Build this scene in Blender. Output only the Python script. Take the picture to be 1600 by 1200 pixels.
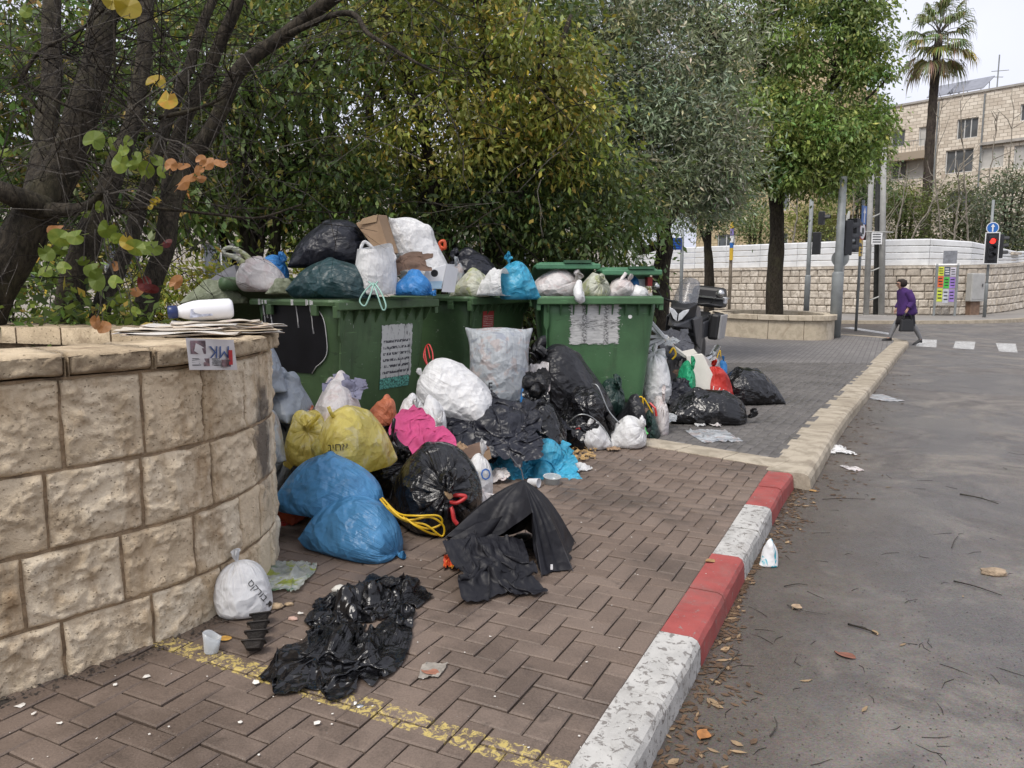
import bpy, bmesh, math, random
import numpy as np
from mathutils import Vector, Matrix, noise
from mathutils.bvhtree import BVHTree
PI = math.pi
S = bpy.context.scene
COL = S.collection
for o in list(bpy.data.objects):
    bpy.data.objects.remove(o)

# ------------------------------------------------------------------ camera, sky, sun, exposure
FPX, CAMH, PITCH = 1202.0, 1.5, math.radians(7.5)
cam = bpy.data.cameras.new('camera')
cam.sensor_width = 36.0
cam.lens = FPX / 1600 * 36.0
cam.clip_end = 2000
camo = bpy.data.objects.new('camera', cam)
COL.objects.link(camo)
camo.location = (0, 0, CAMH)
camo.rotation_euler = (PI / 2 - PITCH, 0, 0)
S.camera = camo

SUN_EL, SUN_AZ = math.radians(58), math.radians(215)     # azimuth from +Y clockwise
W = bpy.data.worlds.new('World')
S.world = W
W.use_nodes = True
wn, wl = W.node_tree.nodes, W.node_tree.links
bg = wn['Background']
sky = wn.new('ShaderNodeTexSky')
sky.sky_type = 'NISHITA'
sky.sun_disc = False
sky.sun_elevation = SUN_EL
sky.sun_rotation = SUN_AZ
sky.air_density = 1.0
sky.dust_density = 6.0
sky.ozone_density = 1.0
hs = wn.new('ShaderNodeHueSaturation')
hs.inputs['Saturation'].default_value = 0.22
wl.new(sky.outputs[0], hs.inputs['Color'])
mixw = wn.new('ShaderNodeMix')
mixw.data_type = 'RGBA'
mixw.inputs[0].default_value = 0.6
tcw = wn.new('ShaderNodeTexCoord')
nzw = wn.new('ShaderNodeTexNoise')
nzw.inputs['Scale'].default_value = 2.2
nzw.inputs['Detail'].default_value = 5
wl.new(tcw.outputs['Generated'], nzw.inputs['Vector'])
crw = wn.new('ShaderNodeValToRGB')
crw.color_ramp.elements[0].color = (7.9, 8.2, 9.9, 1)
crw.color_ramp.elements[1].color = (10.6, 10.8, 12.3, 1)
crw.color_ramp.elements[0].position = 0.3
crw.color_ramp.elements[1].position = 0.7
wl.new(nzw.outputs['Fac'], crw.inputs['Fac'])
wl.new(hs.outputs['Color'], mixw.inputs[6])
wl.new(crw.outputs['Color'], mixw.inputs[7])
wl.new(mixw.outputs[2], bg.inputs['Color'])
bg.inputs['Strength'].default_value = 0.085

sl = bpy.data.lights.new('sun', 'SUN')
sl.energy = 1.5
sl.angle = math.radians(25)
sl.color = (1.0, 0.94, 0.86)
so = bpy.data.objects.new('sun', sl)
COL.objects.link(so)
sd = Vector((math.sin(SUN_AZ) * math.cos(SUN_EL), math.cos(SUN_AZ) * math.cos(SUN_EL), math.sin(SUN_EL)))
so.rotation_euler = sd.to_track_quat('Z', 'Y').to_euler()
so.location = (0, 0, 30)

S.view_settings.view_transform = 'Standard'
S.view_settings.look = 'None'
S.view_settings.gamma = 1.0
S.view_settings.exposure = 0.65
S.view_settings.use_curve_mapping = False
S.cycles.use_denoising = True
S.cycles.max_bounces = 6
S.cycles.transparent_max_bounces = 12
S.cycles.caustics_reflective = False
S.cycles.caustics_refractive = False

# ------------------------------------------------------------------ helpers: places
def ray(px, py):
    x, y = (px - 800) / FPX, -(py - 600) / FPX
    c, s = math.cos(PITCH), math.sin(PITCH)
    return Vector((x, c + y * s, -s + y * c))
def G(px, py, z=0.0):
    "the point of the level z that photograph pixel (px, py) shows"
    r = ray(px, py)
    t = (z - CAMH) / r.z
    return Vector((r.x * t, r.y * t, z))
def D(px, py, d):
    "the point at distance d into the scene that photograph pixel (px, py) shows"
    r = ray(px, py)
    t = d / r.y
    return Vector((r.x * t, d, CAMH + r.z * t))

# ------------------------------------------------------------------ helpers: objects
def wm(o):
    m = o.matrix_basis.copy()
    return wm(o.parent) @ o.matrix_parent_inverse @ m if o.parent else m
def tag(o, label=None, cat=None, group=None, kind=None):
    if label: o['label'] = label
    if cat: o['category'] = cat
    if group: o['group'] = group
    if kind: o['kind'] = kind
    return o
def attach(o, parent, local=False):
    o.parent = parent
    if not local:
        o.matrix_parent_inverse = wm(parent).inverted()
def thing(name, label, cat, loc=(0, 0, 0), rz=0.0, group=None):
    o = bpy.data.objects.new(name, None)
    o.empty_display_size = 0.1
    COL.objects.link(o)
    o.location = loc
    o.rotation_euler = (0, 0, rz)
    return tag(o, label, cat, group)
def newobj(name, me, mat=None, parent=None, local=False, smooth=False):
    if mat is not None:
        for m in (mat if isinstance(mat, (list, tuple)) else [mat]):
            me.materials.append(m)
    if smooth:
        me.polygons.foreach_set('use_smooth', np.ones(len(me.polygons), dtype=bool))
    o = bpy.data.objects.new(name, me)
    COL.objects.link(o)
    if parent is not None:
        attach(o, parent, local)
    return o
def mesh(name, v, f, mat=None, parent=None, local=False, smooth=False, uv=None):
    me = bpy.data.meshes.new(name)
    me.from_pydata([tuple(p) for p in v], [], [tuple(q) for q in f])
    if uv is not None:
        ul = me.uv_layers.new(name='UVMap')
        li = np.zeros(len(me.loops), dtype=np.int32)
        me.loops.foreach_get('vertex_index', li)
        ul.data.foreach_set('uv', np.asarray(uv, dtype=np.float32)[li].ravel())
    me.update()
    return newobj(name, me, mat, parent, local, smooth)
def npmesh(name, V, Fc, mat=None, parent=None, smooth=False, col=None, uv=None):
    "fast mesh of faces that all have the same number of corners"
    V = np.ascontiguousarray(V, dtype=np.float32)
    Fc = np.ascontiguousarray(Fc, dtype=np.int32)
    k = Fc.shape[1]
    me = bpy.data.meshes.new(name)
    me.vertices.add(len(V))
    me.vertices.foreach_set('co', V.ravel())
    me.loops.add(Fc.size)
    me.loops.foreach_set('vertex_index', Fc.ravel())
    me.polygons.add(len(Fc))
    me.polygons.foreach_set('loop_start', np.arange(0, Fc.size, k, dtype=np.int32))
    me.update(calc_edges=True)
    if col is not None:
        ca = me.color_attributes.new('Col', 'FLOAT_COLOR', 'POINT')
        ca.data.foreach_set('color', np.ascontiguousarray(col, dtype=np.float32).ravel())
    if uv is not None:
        ul = me.uv_layers.new(name='UVMap')
        ul.data.foreach_set('uv', np.ascontiguousarray(np.asarray(uv, dtype=np.float32)[Fc.ravel()]).ravel())
    return newobj(name, me, mat, parent, False, smooth)
def bevel(o, w=0.008, seg=2):
    m = o.modifiers.new('bevel', 'BEVEL')
    m.width, m.segments, m.limit_method = w, seg, 'ANGLE'
    m.angle_limit = math.radians(35)
    return o
def copy_tree(o, parent=None):
    c = o.copy()
    COL.objects.link(c)
    if parent: c.parent = parent
    for ch in [x for x in bpy.data.objects if x.parent == o]:
        copy_tree(ch, c)
    return c

class B:
    "collects shapes; build() links them as one mesh object"
    def __init__(s): s.v, s.f = [], []
    def add(s, v, f):
        n = len(s.v)
        s.v += [tuple(p) for p in v]
        s.f += [tuple(i + n for i in q) for q in f]
        return s
    def box(s, c, d, rz=0.0, rx=0.0, ry=0.0, top=None):
        "centre, size; top = (sx, sy) scales the upper face"
        M_ = Matrix.Translation(c) @ Matrix.Rotation(rz, 4, 'Z') @ Matrix.Rotation(ry, 4, 'Y') @ Matrix.Rotation(rx, 4, 'X')
        t = top or (1, 1)
        v = []
        for z in (-.5, .5):
            k = t if z > 0 else (1, 1)
            for x, y in ((-.5, -.5), (.5, -.5), (.5, .5), (-.5, .5)):
                v.append(M_ @ Vector((x * d[0] * k[0], y * d[1] * k[1], z * d[2])))
        return s.add(v, [(3, 2, 1, 0), (4, 5, 6, 7), (0, 1, 5, 4), (1, 2, 6, 5), (2, 3, 7, 6), (3, 0, 4, 7)])
    def tube(s, pts, r, n=8, cap=True):
        pts = [Vector(p) for p in pts]
        if not isinstance(r, (list, tuple, np.ndarray)): r = [r] * len(pts)
        v, f = [], []
        prev = None
        for i, p in enumerate(pts):
            t = (pts[min(i + 1, len(pts) - 1)] - pts[max(i - 1, 0)])
            t = t.normalized() if t.length > 1e-9 else Vector((0, 0, 1))
            if prev is None:
                a = t.orthogonal().normalized()
            else:
                a = prev - t * prev.dot(t)
                a = a.normalized() if a.length > 1e-6 else t.orthogonal().normalized()
            prev = a
            b = t.cross(a)
            for k in range(n):
                an = 2 * PI * k / n
                v.append(p + (a * math.cos(an) + b * math.sin(an)) * r[i])
        for i in range(len(pts) - 1):
            for k in range(n):
                f.append((i * n + k, i * n + (k + 1) % n, (i + 1) * n + (k + 1) % n, (i + 1) * n + k))
        if cap:
            f.append(tuple(range(n))[::-1])
            f.append(tuple((len(pts) - 1) * n + k for k in range(n)))
        return s.add(v, f)
    def cyl(s, a, b, r0, r1=None, n=12):
        return s.tube([a, b], [r0, r0 if r1 is None else r1], n)
    def lathe(s, prof, c=(0, 0, 0), ax=(0, 0, 1), n=20):
        ax = Vector(ax).normalized()
        a = ax.orthogonal().normalized()
        b = ax.cross(a)
        c = Vector(c)
        v, f = [], []
        for r, h in prof:
            for k in range(n):
                an = 2 * PI * k / n
                v.append(c + ax * h + (a * math.cos(an) + b * math.sin(an)) * max(r, 1e-4))
        for i in range(len(prof) - 1):
            for k in range(n):
                f.append((i * n + k, i * n + (k + 1) % n, (i + 1) * n + (k + 1) % n, (i + 1) * n + k))
        f.append(tuple(range(n))[::-1])
        f.append(tuple((len(prof) - 1) * n + k for k in range(n)))
        return s.add(v, f)
    def prism(s, poly, n, h):
        "polygon of 3-D points pushed along vector n by h"
        n = Vector(n).normalized() * h
        k = len(poly)
        v = [Vector(p) for p in poly] + [Vector(p) + n for p in poly]
        f = [tuple(range(k))[::-1], tuple(range(k, 2 * k))] + [(i, (i + 1) % k, (i + 1) % k + k, i + k) for i in range(k)]
        return s.add(v, f)
    def loft(s, rings, cap=True, closed=True):
        n = len(rings[0])
        v = [p for r in rings for p in r]
        f = []
        for i in range(len(rings) - 1):
            for k in range(n if closed else n - 1):
                f.append((i * n + k, i * n + (k + 1) % n, (i + 1) * n + (k + 1) % n, (i + 1) * n + k))
        if cap:
            f.append(tuple(range(n))[::-1])
            f.append(tuple((len(rings) - 1) * n + k for k in range(n)))
        return s.add(v, f)
    def build(s, name, mat, parent=None, smooth=False, local=False):
        return mesh(name, s.v, s.f, mat, parent, local, smooth)

def smooth_path(pts, n=6):
    "Catmull-Rom through the points"
    P = [Vector(p) for p in pts]
    P = [P[0] * 2 - P[1]] + P + [P[-1] * 2 - P[-2]]
    out = []
    for i in range(1, len(P) - 2):
        for k in range(n):
            t = k / n
            out.append(0.5 * ((2 * P[i]) + (P[i + 1] - P[i - 1]) * t + (2 * P[i - 1] - 5 * P[i] + 4 * P[i + 1] - P[i + 2]) * t * t
                              + (3 * P[i] - P[i - 1] - 3 * P[i + 1] + P[i + 2]) * t ** 3))
    return out + [P[-2]]

# ------------------------------------------------------------------ helpers: materials
MATS = {}
class N:
    def __init__(s, name):
        s.m = bpy.data.materials.new(name)
        s.m.use_nodes = True
        s.t = s.m.node_tree
        s.t.nodes.clear()
        s.out = s.new('ShaderNodeOutputMaterial')
    def new(s, ty, **kw):
        n = s.t.nodes.new(ty)
        for k, v in kw.items():
            setattr(n, k, v)
        return n
    def set(s, sock, val):
        if hasattr(val, 'links') and hasattr(val, 'is_output'):
            s.t.links.new(val, sock)
        elif isinstance(val, (tuple, list)) and len(val) == 3 and sock.type == 'RGBA':
            sock.default_value = (*val, 1)
        else:
            sock.default_value = val
    def coord(s, kind='Object', scale=(1, 1, 1), loc=(0, 0, 0), rot=(0, 0, 0)):
        tc = s.new('ShaderNodeTexCoord')
        mp = s.new('ShaderNodeMapping')
        mp.inputs['Scale'].default_value = scale
        mp.inputs['Location'].default_value = loc
        mp.inputs['Rotation'].default_value = rot
        s.t.links.new(tc.outputs[kind], mp.inputs['Vector'])
        return mp.outputs[0]
    def noise(s, vec, scale=5, detail=4, rough=.55, dist=0.0, out='Fac'):
        n = s.new('ShaderNodeTexNoise')
        s.t.links.new(vec, n.inputs['Vector'])
        for k, v in (('Scale', scale), ('Detail', detail), ('Roughness', rough), ('Distortion', dist)):
            n.inputs[k].default_value = v
        return n.outputs[out]
    def voro(s, vec, scale=5, feature='F1', rnd=1.0, out='Distance'):
        n = s.new('ShaderNodeTexVoronoi')
        n.feature = feature
        s.t.links.new(vec, n.inputs['Vector'])
        n.inputs['Scale'].default_value = scale
        n.inputs['Randomness'].default_value = rnd
        return n.outputs[out]
    def ramp(s, fac, stops, interp='LINEAR'):
        r = s.new('ShaderNodeValToRGB')
        cr = r.color_ramp
        cr.interpolation = interp
        while len(cr.elements) < len(stops): cr.elements.new(0.5)
        for e, (p, c) in zip(cr.elements, stops):
            e.position = p
            e.color = (*c, 1) if len(c) == 3 else c
        s.set(r.inputs['Fac'], fac)
        return r.outputs['Color']
    def step(s, fac, a, b):
        r = s.new('ShaderNodeMapRange')
        r.interpolation_type = 'SMOOTHSTEP'
        s.set(r.inputs['Value'], fac)
        r.inputs['From Min'].default_value = a
        r.inputs['From Max'].default_value = b
        return r.outputs[0]
    def mix(s, fac, a, b, mode='MIX'):
        m = s.new('ShaderNodeMix')
        m.data_type = 'RGBA'
        m.blend_type = mode
        s.set(m.inputs[0], fac)
        s.set(m.inputs[6], a)
        s.set(m.inputs[7], b)
        return m.outputs[2]
    def math(s, op, a, b=0.0, clamp=False):
        m = s.new('ShaderNodeMath')
        m.operation = op
        m.use_clamp = clamp
        s.set(m.inputs[0], a)
        s.set(m.inputs[1], b)
        return m.outputs[0]
    def bump(s, h, strength=.5, dist=.01, normal=None):
        b = s.new('ShaderNodeBump')
        s.set(b.inputs['Height'], h)
        b.inputs['Strength'].default_value = strength
        b.inputs['Distance'].default_value = dist
        if normal is not None: s.t.links.new(normal, b.inputs['Normal'])
        return b.outputs[0]
    def pbsdf(s, col, rough=.6, metal=0.0, spec=.5, normal=None, **kw):
        p = s.new('ShaderNodeBsdfPrincipled')
        s.set(p.inputs['Base Color'], col)
        s.set(p.inputs['Roughness'], rough)
        s.set(p.inputs['Metallic'], metal)
        s.set(p.inputs['Specular IOR Level'], spec)
        for k, v in kw.items():
            s.set(p.inputs[k.replace('_', ' ')], v)
        if normal is not None: s.t.links.new(normal, p.inputs['Normal'])
        return p.outputs[0]
    def addtrans(s, sh, col, f, normal=None):
        t = s.new('ShaderNodeBsdfTranslucent')
        s.set(t.inputs['Color'], col)
        if normal is not None: s.t.links.new(normal, t.inputs['Normal'])
        x = s.new('ShaderNodeMixShader')
        s.set(x.inputs[0], f)
        s.t.links.new(sh, x.inputs[1])
        s.t.links.new(t.outputs[0], x.inputs[2])
        return x.outputs[0]
    def addclear(s, sh, f, col=(1, 1, 1)):
        t = s.new('ShaderNodeBsdfTransparent')
        s.set(t.inputs['Color'], col)
        x = s.new('ShaderNodeMixShader')
        s.set(x.inputs[0], f)
        s.t.links.new(sh, x.inputs[1])
        s.t.links.new(t.outputs[0], x.inputs[2])
        return x.outputs[0]
    def done(s, sh):
        s.t.links.new(sh, s.out.inputs['Surface'])
        return s.m
def sc3(c, k): return tuple(min(1.0, x * k) for x in c)
def mat(name, col, rough=.6, var=.25, vs=6, bump=0.0, bs=40, metal=0.0, spec=.5, dirt=None, dirtk=.5, **kw):
    "plain material: noise varied colour, optional dirt and fine bump"
    if name in MATS: return MATS[name]
    n = N(name)
    co = n.coord('Object')
    nz = n.noise(co, vs, 6, .6)
    c = n.mix(n.step(nz, .3, .7), sc3(col, 1 - var), sc3(col, 1 + var))
    if dirt:
        dz = n.noise(co, vs * .6, 8, .7, .3)
        c = n.mix(n.math('MULTIPLY', n.step(dz, .48, .72), dirtk), c, dirt)
    nm = None
    if bump: nm = n.bump(n.noise(co, bs, 5, .6), bump, .02)
    MATS[name] = n.done(n.pbsdf(c, rough, metal, spec, nm, **kw))
    return MATS[name]
# ------------------------------------------------------------------ ground, road, pavements, kerbs
rng = random.Random(7)
KA = math.radians(26.3)
KU = Vector((math.sin(KA), math.cos(KA), 0))          # along the kerb, away from the camera
KL = Vector((-math.cos(KA), math.sin(KA), 0))         # to the left of the kerb
KO = Vector((0.17, 2.22, 0))                          # a point on the kerb's inner top edge
def UV(u, v, z=0.0): return KO + KU * u + KL * v + Vector((0, 0, z))
def toUV(p):
    d = Vector((p[0], p[1], 0)) - KO
    return d.dot(KU), d.dot(KL)

def m_asphalt():
    n = N('asphalt')
    co = n.coord('Object')
    big = n.noise(co, .45, 7, .62, .4)
    mid = n.noise(co, 2.3, 6, .65, .5)
    fine = n.noise(co, 90, 3, .7)
    wet = n.step(n.noise(n.coord('Object', (.55, .4, 1), (3.1, 1.7, 0)), 1.0, 6, .68, .8), .44, .56)
    c = n.ramp(mid, [(.34, (.082, .072, .065)), (.5, (.124, .111, .1)), (.66, (.18, .162, .143))])
    sand = n.step(n.noise(n.coord('Object', (1, 1, 1), (9, 4, 0)), .8, 7, .7, 1.0), .48, .6)
    c = n.mix(n.math('MULTIPLY', sand, .7), c, (.22, .197, .168))
    c = n.mix(n.math('MULTIPLY', wet, .55), c, (.06, .056, .055))
    sp = n.step(n.voro(co, 70), .15, .42)
    c = n.mix(.22, c, n.ramp(fine, [(.25, (.045, .043, .042)), (.75, (.26, .25, .24))]))
    c = n.mix(n.math('MULTIPLY', n.step(n.noise(n.coord('Object', (30, 30, 1)), 1, 2, .5), .66, .74), .5), c, (.035, .03, .026))
    geo = n.new('ShaderNodeNewGeometry')
    dp = n.new('ShaderNodeVectorMath', operation='DOT_PRODUCT')
    n.t.links.new(geo.outputs['Position'], dp.inputs[0])
    dp.inputs[1].default_value = (KL.x, KL.y, 0)
    dist = n.math('SUBTRACT', KO.dot(KL), dp.outputs['Value'])          # metres out from the kerb line
    band = n.step(n.math('ADD', dist, n.math('MULTIPLY', n.noise(co, 3.2, 6, .7, .4), 1.2)), 1.75, .8)
    c = n.mix(n.math('MULTIPLY', band, .8), c, n.mix(n.noise(co, 26, 5, .7), (.03, .024, .019), (.12, .095, .072)))
    agg = n.voro(co, 190, 'F1', 1.0, 'Color')
    c = n.mix(.16, c, agg, 'SOFT_LIGHT')
    r = n.ramp(wet, [(0, (.8, .8, .8)), (1, (.42, .42, .42))])
    h = n.math('ADD', fine, n.math('MULTIPLY', sp, .6))
    return n.done(n.pbsdf(c, r, 0, .4, n.bump(h, .55, .006)))
def m_paver(name, a, b, dark, yellow=False):
    n = N(name)
    geo = n.new('ShaderNodeNewGeometry')
    pos = geo.outputs['Position']
    oi = n.new('ShaderNodeObjectInfo')
    at = n.new('ShaderNodeAttribute')
    at.attribute_name = 'Col'
    rnd = n.math('FRACT', n.math('ADD', oi.outputs['Random'], at.outputs['Fac']))
    c = n.mix(rnd, a, b)
    big = n.noise(pos, 1.1, 7, .65, .4)
    c = n.mix(n.math('MULTIPLY', n.step(big, .44, .62), .75), c, dark)
    c = n.mix(n.math('MULTIPLY', n.step(n.noise(pos, 5.5, 5, .6, .5), .6, .68), .55), c, sc3(dark, .7))
    fine = n.noise(pos, 150, 3, .7)
    c = n.mix(.3, c, n.ramp(fine, [(.3, sc3(dark, .7)), (.7, sc3(b, 1.5))]))
    c = n.mix(n.math('MULTIPLY', n.step(n.voro(pos, 23), .06, .035), .5), c, (.38, .36, .33))
    if yellow:
        dp = n.new('ShaderNodeVectorMath', operation='DOT_PRODUCT')
        n.t.links.new(pos, dp.inputs[0])
        dp.inputs[1].default_value = (.469, .883, 0)
        d = n.math('ABSOLUTE', n.math('SUBTRACT', dp.outputs['Value'], 2.03))
        band = n.math('LESS_THAN', d, .052)
        worn = n.step(n.noise(pos, 30, 7, .8, .8), .485, .56)
        patch = n.step(n.noise(n.coord('Object', (1, 1, 1)), 1.6, 2, .5), .3, .5)
        c = n.mix(n.math('MULTIPLY', n.math('MULTIPLY', band, worn), .8), c, (.55, .43, .13))
    rr = n.ramp(big, [(.4, (.8, .8, .8)), (.62, (.42, .42, .42))])
    return n.done(n.pbsdf(c, rr, 0, .4, n.bump(fine, .35, .003)))
def m_limestone(name, a, b, stain=(.2, .16, .11), sk=.5, bs=60, bk=.5):
    n = N(name)
    geo = n.new('ShaderNodeNewGeometry')
    pos = geo.outputs['Position']
    oi = n.new('ShaderNodeObjectInfo')
    c = n.mix(oi.outputs['Random'], a, b)
    c = n.mix(n.step(n.noise(pos, 5, 7, .65, .6), .42, .62), c, sc3(a, .82))
    c = n.mix(n.math('MULTIPLY', n.step(n.noise(pos, 2.2, 8, .7, .8), .5, .7), sk), c, stain)
    fine = n.noise(pos, bs, 6, .7)
    pits = n.step(n.voro(pos, bs * .9), .22, .08)
    c = n.mix(n.math('MULTIPLY', pits, .3), c, sc3(stain, .6))
    h = n.math('SUBTRACT', fine, n.math('MULTIPLY', pits, .5))
    return n.done(n.pbsdf(c, .88, 0, .3, n.bump(h, bk, .012)))
def m_paint(name, col, under, chip=.5, dirt=(.16, .14, .12)):
    n = N(name)
    geo = n.new('ShaderNodeNewGeometry')
    pos = geo.outputs['Position']
    w = n.noise(pos, 26, 8, .72, .5)
    w2 = n.noise(pos, 3.5, 6, .7, .5)
    c = n.mix(n.step(n.noise(pos, 6, 5, .6), .35, .7), col, sc3(col, .78))
    c = n.mix(n.math('MULTIPLY', n.step(w, chip, chip + .035), .9), c, under)
    c = n.mix(n.math('MULTIPLY', n.step(w2, .48, .72), .45), c, dirt)
    return n.done(n.pbsdf(c, .72, 0, .35, n.bump(n.math('ADD', n.math('MULTIPLY', n.step(w, chip, chip + .03), -.6), n.math('MULTIPLY', n.noise(pos, 120, 3, .6), .5)), .45, .008)))
ASPH = m_asphalt()
PAVE = m_paver('brown_paver', (.125, .09, .068), (.185, .14, .11), (.05, .037, .029), True)
PAVG = m_paver('grey_paver', (.1, .093, .087), (.14, .13, .12), (.065, .06, .056))
KSTONE = m_limestone('kerb_limestone', (.36, .31, .235), (.44, .385, .3), (.17, .135, .1), .6)
KWHITE = m_paint('kerb_white_paint', (.48, .47, .44), (.17, .155, .14), .545)
KRED = m_paint('kerb_red_paint', (.34, .075, .066), (.26, .2, .18), .6)
GAPM = mat('joint_dirt', (.045, .037, .03), .95, .5, 9, .6, 90)
SOIL = mat('garden_soil', (.06, .046, .032), .95, .5, 3, .6, 50)

R = 900
o = mesh('ground', [(-R, -R, -.16), (R, -R, -.16), (R, R, -.16), (-R, R, -.16)], [(0, 1, 2, 3)], SOIL)
tag(o, kind='structure')
# the road: one sheet, gently finer near the camera
o = mesh('road', [(-8, -8, -.13), (70, -8, -.13), (70, 60, -.13), (-8, 60, -.13)], [(0, 1, 2, 3)], ASPH)
tag(o, kind='structure')

# ---- kerb in front: painted concrete stones, then wide limestone ones
KSEG = [(-3.0, 'x')]
def kerb_point(u):
    "outer kerb line as arc length from abreast of the camera"
    return None
kerb = thing('kerb', None, None, UV(0, 0))
tag(kerb, kind='structure')
KW, KH = .175, .135
def kerb_stone(p, q, w0, w1, m, cham=.035, nm='kerb_stone', up=0.0):
    "a stone from p to q (inner top edge), width to the road side"
    p, q = Vector(p), Vector(q)
    d = (q - p).normalized()
    r = Vector((d.y, -d.x, 0))
    p2, q2 = p + d * .004, q - d * .004
    rings = []
    for a, w in ((p2, w0), (q2, w1)):
        jit = rng.uniform(-.004, .004)
        prof = [(0, -.2), (0, 0), (w - cham, 0), (w - cham * .35, -cham * .32), (w, -cham), (w + .012, -.2)]
        rings.append([a + r * x + Vector((0, 0, z + up + (jit if z > -.1 else 0))) for x, z in prof])
    # subdivide along for a slightly uneven edge
    seg = 7
    rr = []
    for i in range(seg + 1):
        t = i / seg
        ring = []
        for k, (x, y) in enumerate(zip(*rings)):
            v = x.lerp(y, t)
            if k in (2, 3, 4):
                nz = noise.noise(v * 7) * .006 + noise.noise(v * 23) * .003
                v = v + r * nz + Vector((0, 0, nz * .6))
            ring.append(v)
        rr.append(ring)
    b = B()
    b.loft(rr)
    o = b.build(nm, m, kerb)
    return o
LST = .535
cols = [KRED, KWHITE, KWHITE, KRED, KRED, KWHITE, KWHITE, KRED, KRED]
# colour change white -> red falls at depth 3.18 on the inner edge (u about 1.07)
u = 1.07 - LST * 5
seq = [KWHITE, KRED, KRED, KWHITE, KWHITE, KRED, KRED, KWHITE, KWHITE, KRED, KRED]
k = 0
for i in range(9):
    kerb_stone(UV(u, 0), UV(u + LST, 0), KW, KW, [KRED, KRED, KRED, KWHITE, KWHITE, KRED, KRED, KWHITE, KWHITE][i])
    u += LST
kerb_stone(UV(u, 0), UV(u + LST, 0), KW, KW, KRED)
u += LST
kerb_stone(UV(u, 0), UV(u + LST, 0), KW, KW + .02, KRED)
u += LST
KEND = UV(u, 0)
# wide limestone kerb that swings a little to the right, then rounds the corner by the crossing
path = [KEND + KL * .02 + KU * .02, Vector((3.41, 8.61, 0)), Vector((5.23, 11.77, 0)), Vector((7.3, 15.4, 0)), Vector((9.2, 18.7, 0)), Vector((9.95, 20.0, 0)), Vector((10.2, 20.9, 0)), Vector((9.9, 21.9, 0)), Vector((9.0, 22.9, 0)), Vector((7.6, 24.3, 0)), Vector((5.6, 26.2, 0))]
sp = smooth_path(path, 40)
acc, last, cuts = 0, sp[0], [sp[0]]
lim = .62
for q in sp[1:]:
    acc += (q - last).length
    last = q
    if acc >= lim:
        cuts.append(q)
        acc = 0
        lim = rng.uniform(.52, .78)
for a, b_ in zip(cuts, cuts[1:]):
    kerb_stone(a, b_, .34, .34, KSTONE, .05)
FARK = cuts

# ---- brown herringbone pavers: the largest as parts of the pavement, the rest in one part
side = thing('sidewalk', None, None, UV(1, 1))
tag(side, kind='structure')
bed = mesh('paving_bed', [UV(-4, 0, -.014), UV(u - .02, 0, -.014), UV(u + 3.2, 4.2, -.014), UV(u + 3.2, 9, -.014), UV(-4, 9, -.014)], [(4, 3, 2, 1, 0)], GAPM, side)
PW, GAP = .103, .0065
SLa, SLb = Vector((1.21, 7.02, 0)), Vector((2.02, 6.26, 0))     # near edge of the pale cross strip
SLd = (SLa - SLb).normalized()
SLn = Vector((SLd.y, -SLd.x, 0))
if SLn.y < 0: SLn = -SLn
def beyond_strip(p): return (Vector((p[0], p[1], 0)) - SLb).dot(SLn)
def paver_mesh(lu, lv, name):
    "block lu x lv with a chamfered top, centred, top at z = 0"
    a, b_, c = lu / 2 - GAP / 2, lv / 2 - GAP / 2, .006
    v = []
    for z, k in ((-.05, 0), (-c * .8, 0), (0, c)):
        v += [(-a + k, -b_ + k, z), (a - k, -b_ + k, z), (a - k, b_ - k, z), (-a + k, b_ - k, z)]
    f = [(8, 9, 10, 11)]
    for r_ in (0, 4):
        f += [(r_ + i, r_ + (i + 1) % 4, r_ + 4 + (i + 1) % 4, r_ + 4 + i) for i in range(4)]
    me = bpy.data.meshes.new(name)
    me.from_pydata(v, [], f)
    me.materials.append(PAVE)
    return me, np.array(v), np.array([list(q) for q in f])
shapes = {}
bricks = []
def put(i, j, du, dv):
    cells = [(i, j)] + ([(i + 1, j)] if du == 2 else []) + ([(i, j + 1)] if dv == 2 else [])
    cells = [c for c in cells if c[1] >= 0]
    if not cells: return
    us, vs = [c[0] for c in cells], [c[1] for c in cells]
    lu, lv = (max(us) - min(us) + 1), (max(vs) - min(vs) + 1)
    cu, cv = (min(us) + lu / 2) * PW, (min(vs) + lv / 2) * PW
    p = UV(cu, cv)
    if p.y < 1.2 or beyond_strip(p) > .12 or p.x < -3.2 or p.y > 9.5: return
    if p.x < -1.6 and p.y > 2.2 and p.y < 4.0 and (p.x < -1.9 - (p.y - 2.6) * .0): return
    bricks.append((p, lu, lv))
for m_ in range(-80, 120):
    for q in range(-40, 40):
        i, j = m_ + 4 * q, m_
        if not (-18 < i < 68 and -2 <= j < 48): continue
        put(i, j, 2, 1)
        put(i, j + 1, 1, 2)
def in_frame(p, mar=0):
    d = Vector(p) - Vector((0, 0, CAMH))
    c, s = math.cos(PITCH), math.sin(PITCH)
    zc = d.y * c - d.z * s
    if zc < .2: return False
    x = 800 + FPX * d.x / zc
    y = 600 - FPX * (d.z * c + d.y * s) / zc
    return -mar < x < 1600 + mar and -mar < y < 1200 + mar
def hidden(p): return (p.x < -.15 and 4.35 < p.y) or (p.x < -1.35 and p.y > 3.35)
bricks = [b_ for b_ in bricks if in_frame(b_[0], 160)]
bricks.sort(key=lambda b_: (hidden(b_[0]), b_[0].length))
restV, restF, restC = [], [], []
KROT = math.atan2(KU.y, KU.x)
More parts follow.
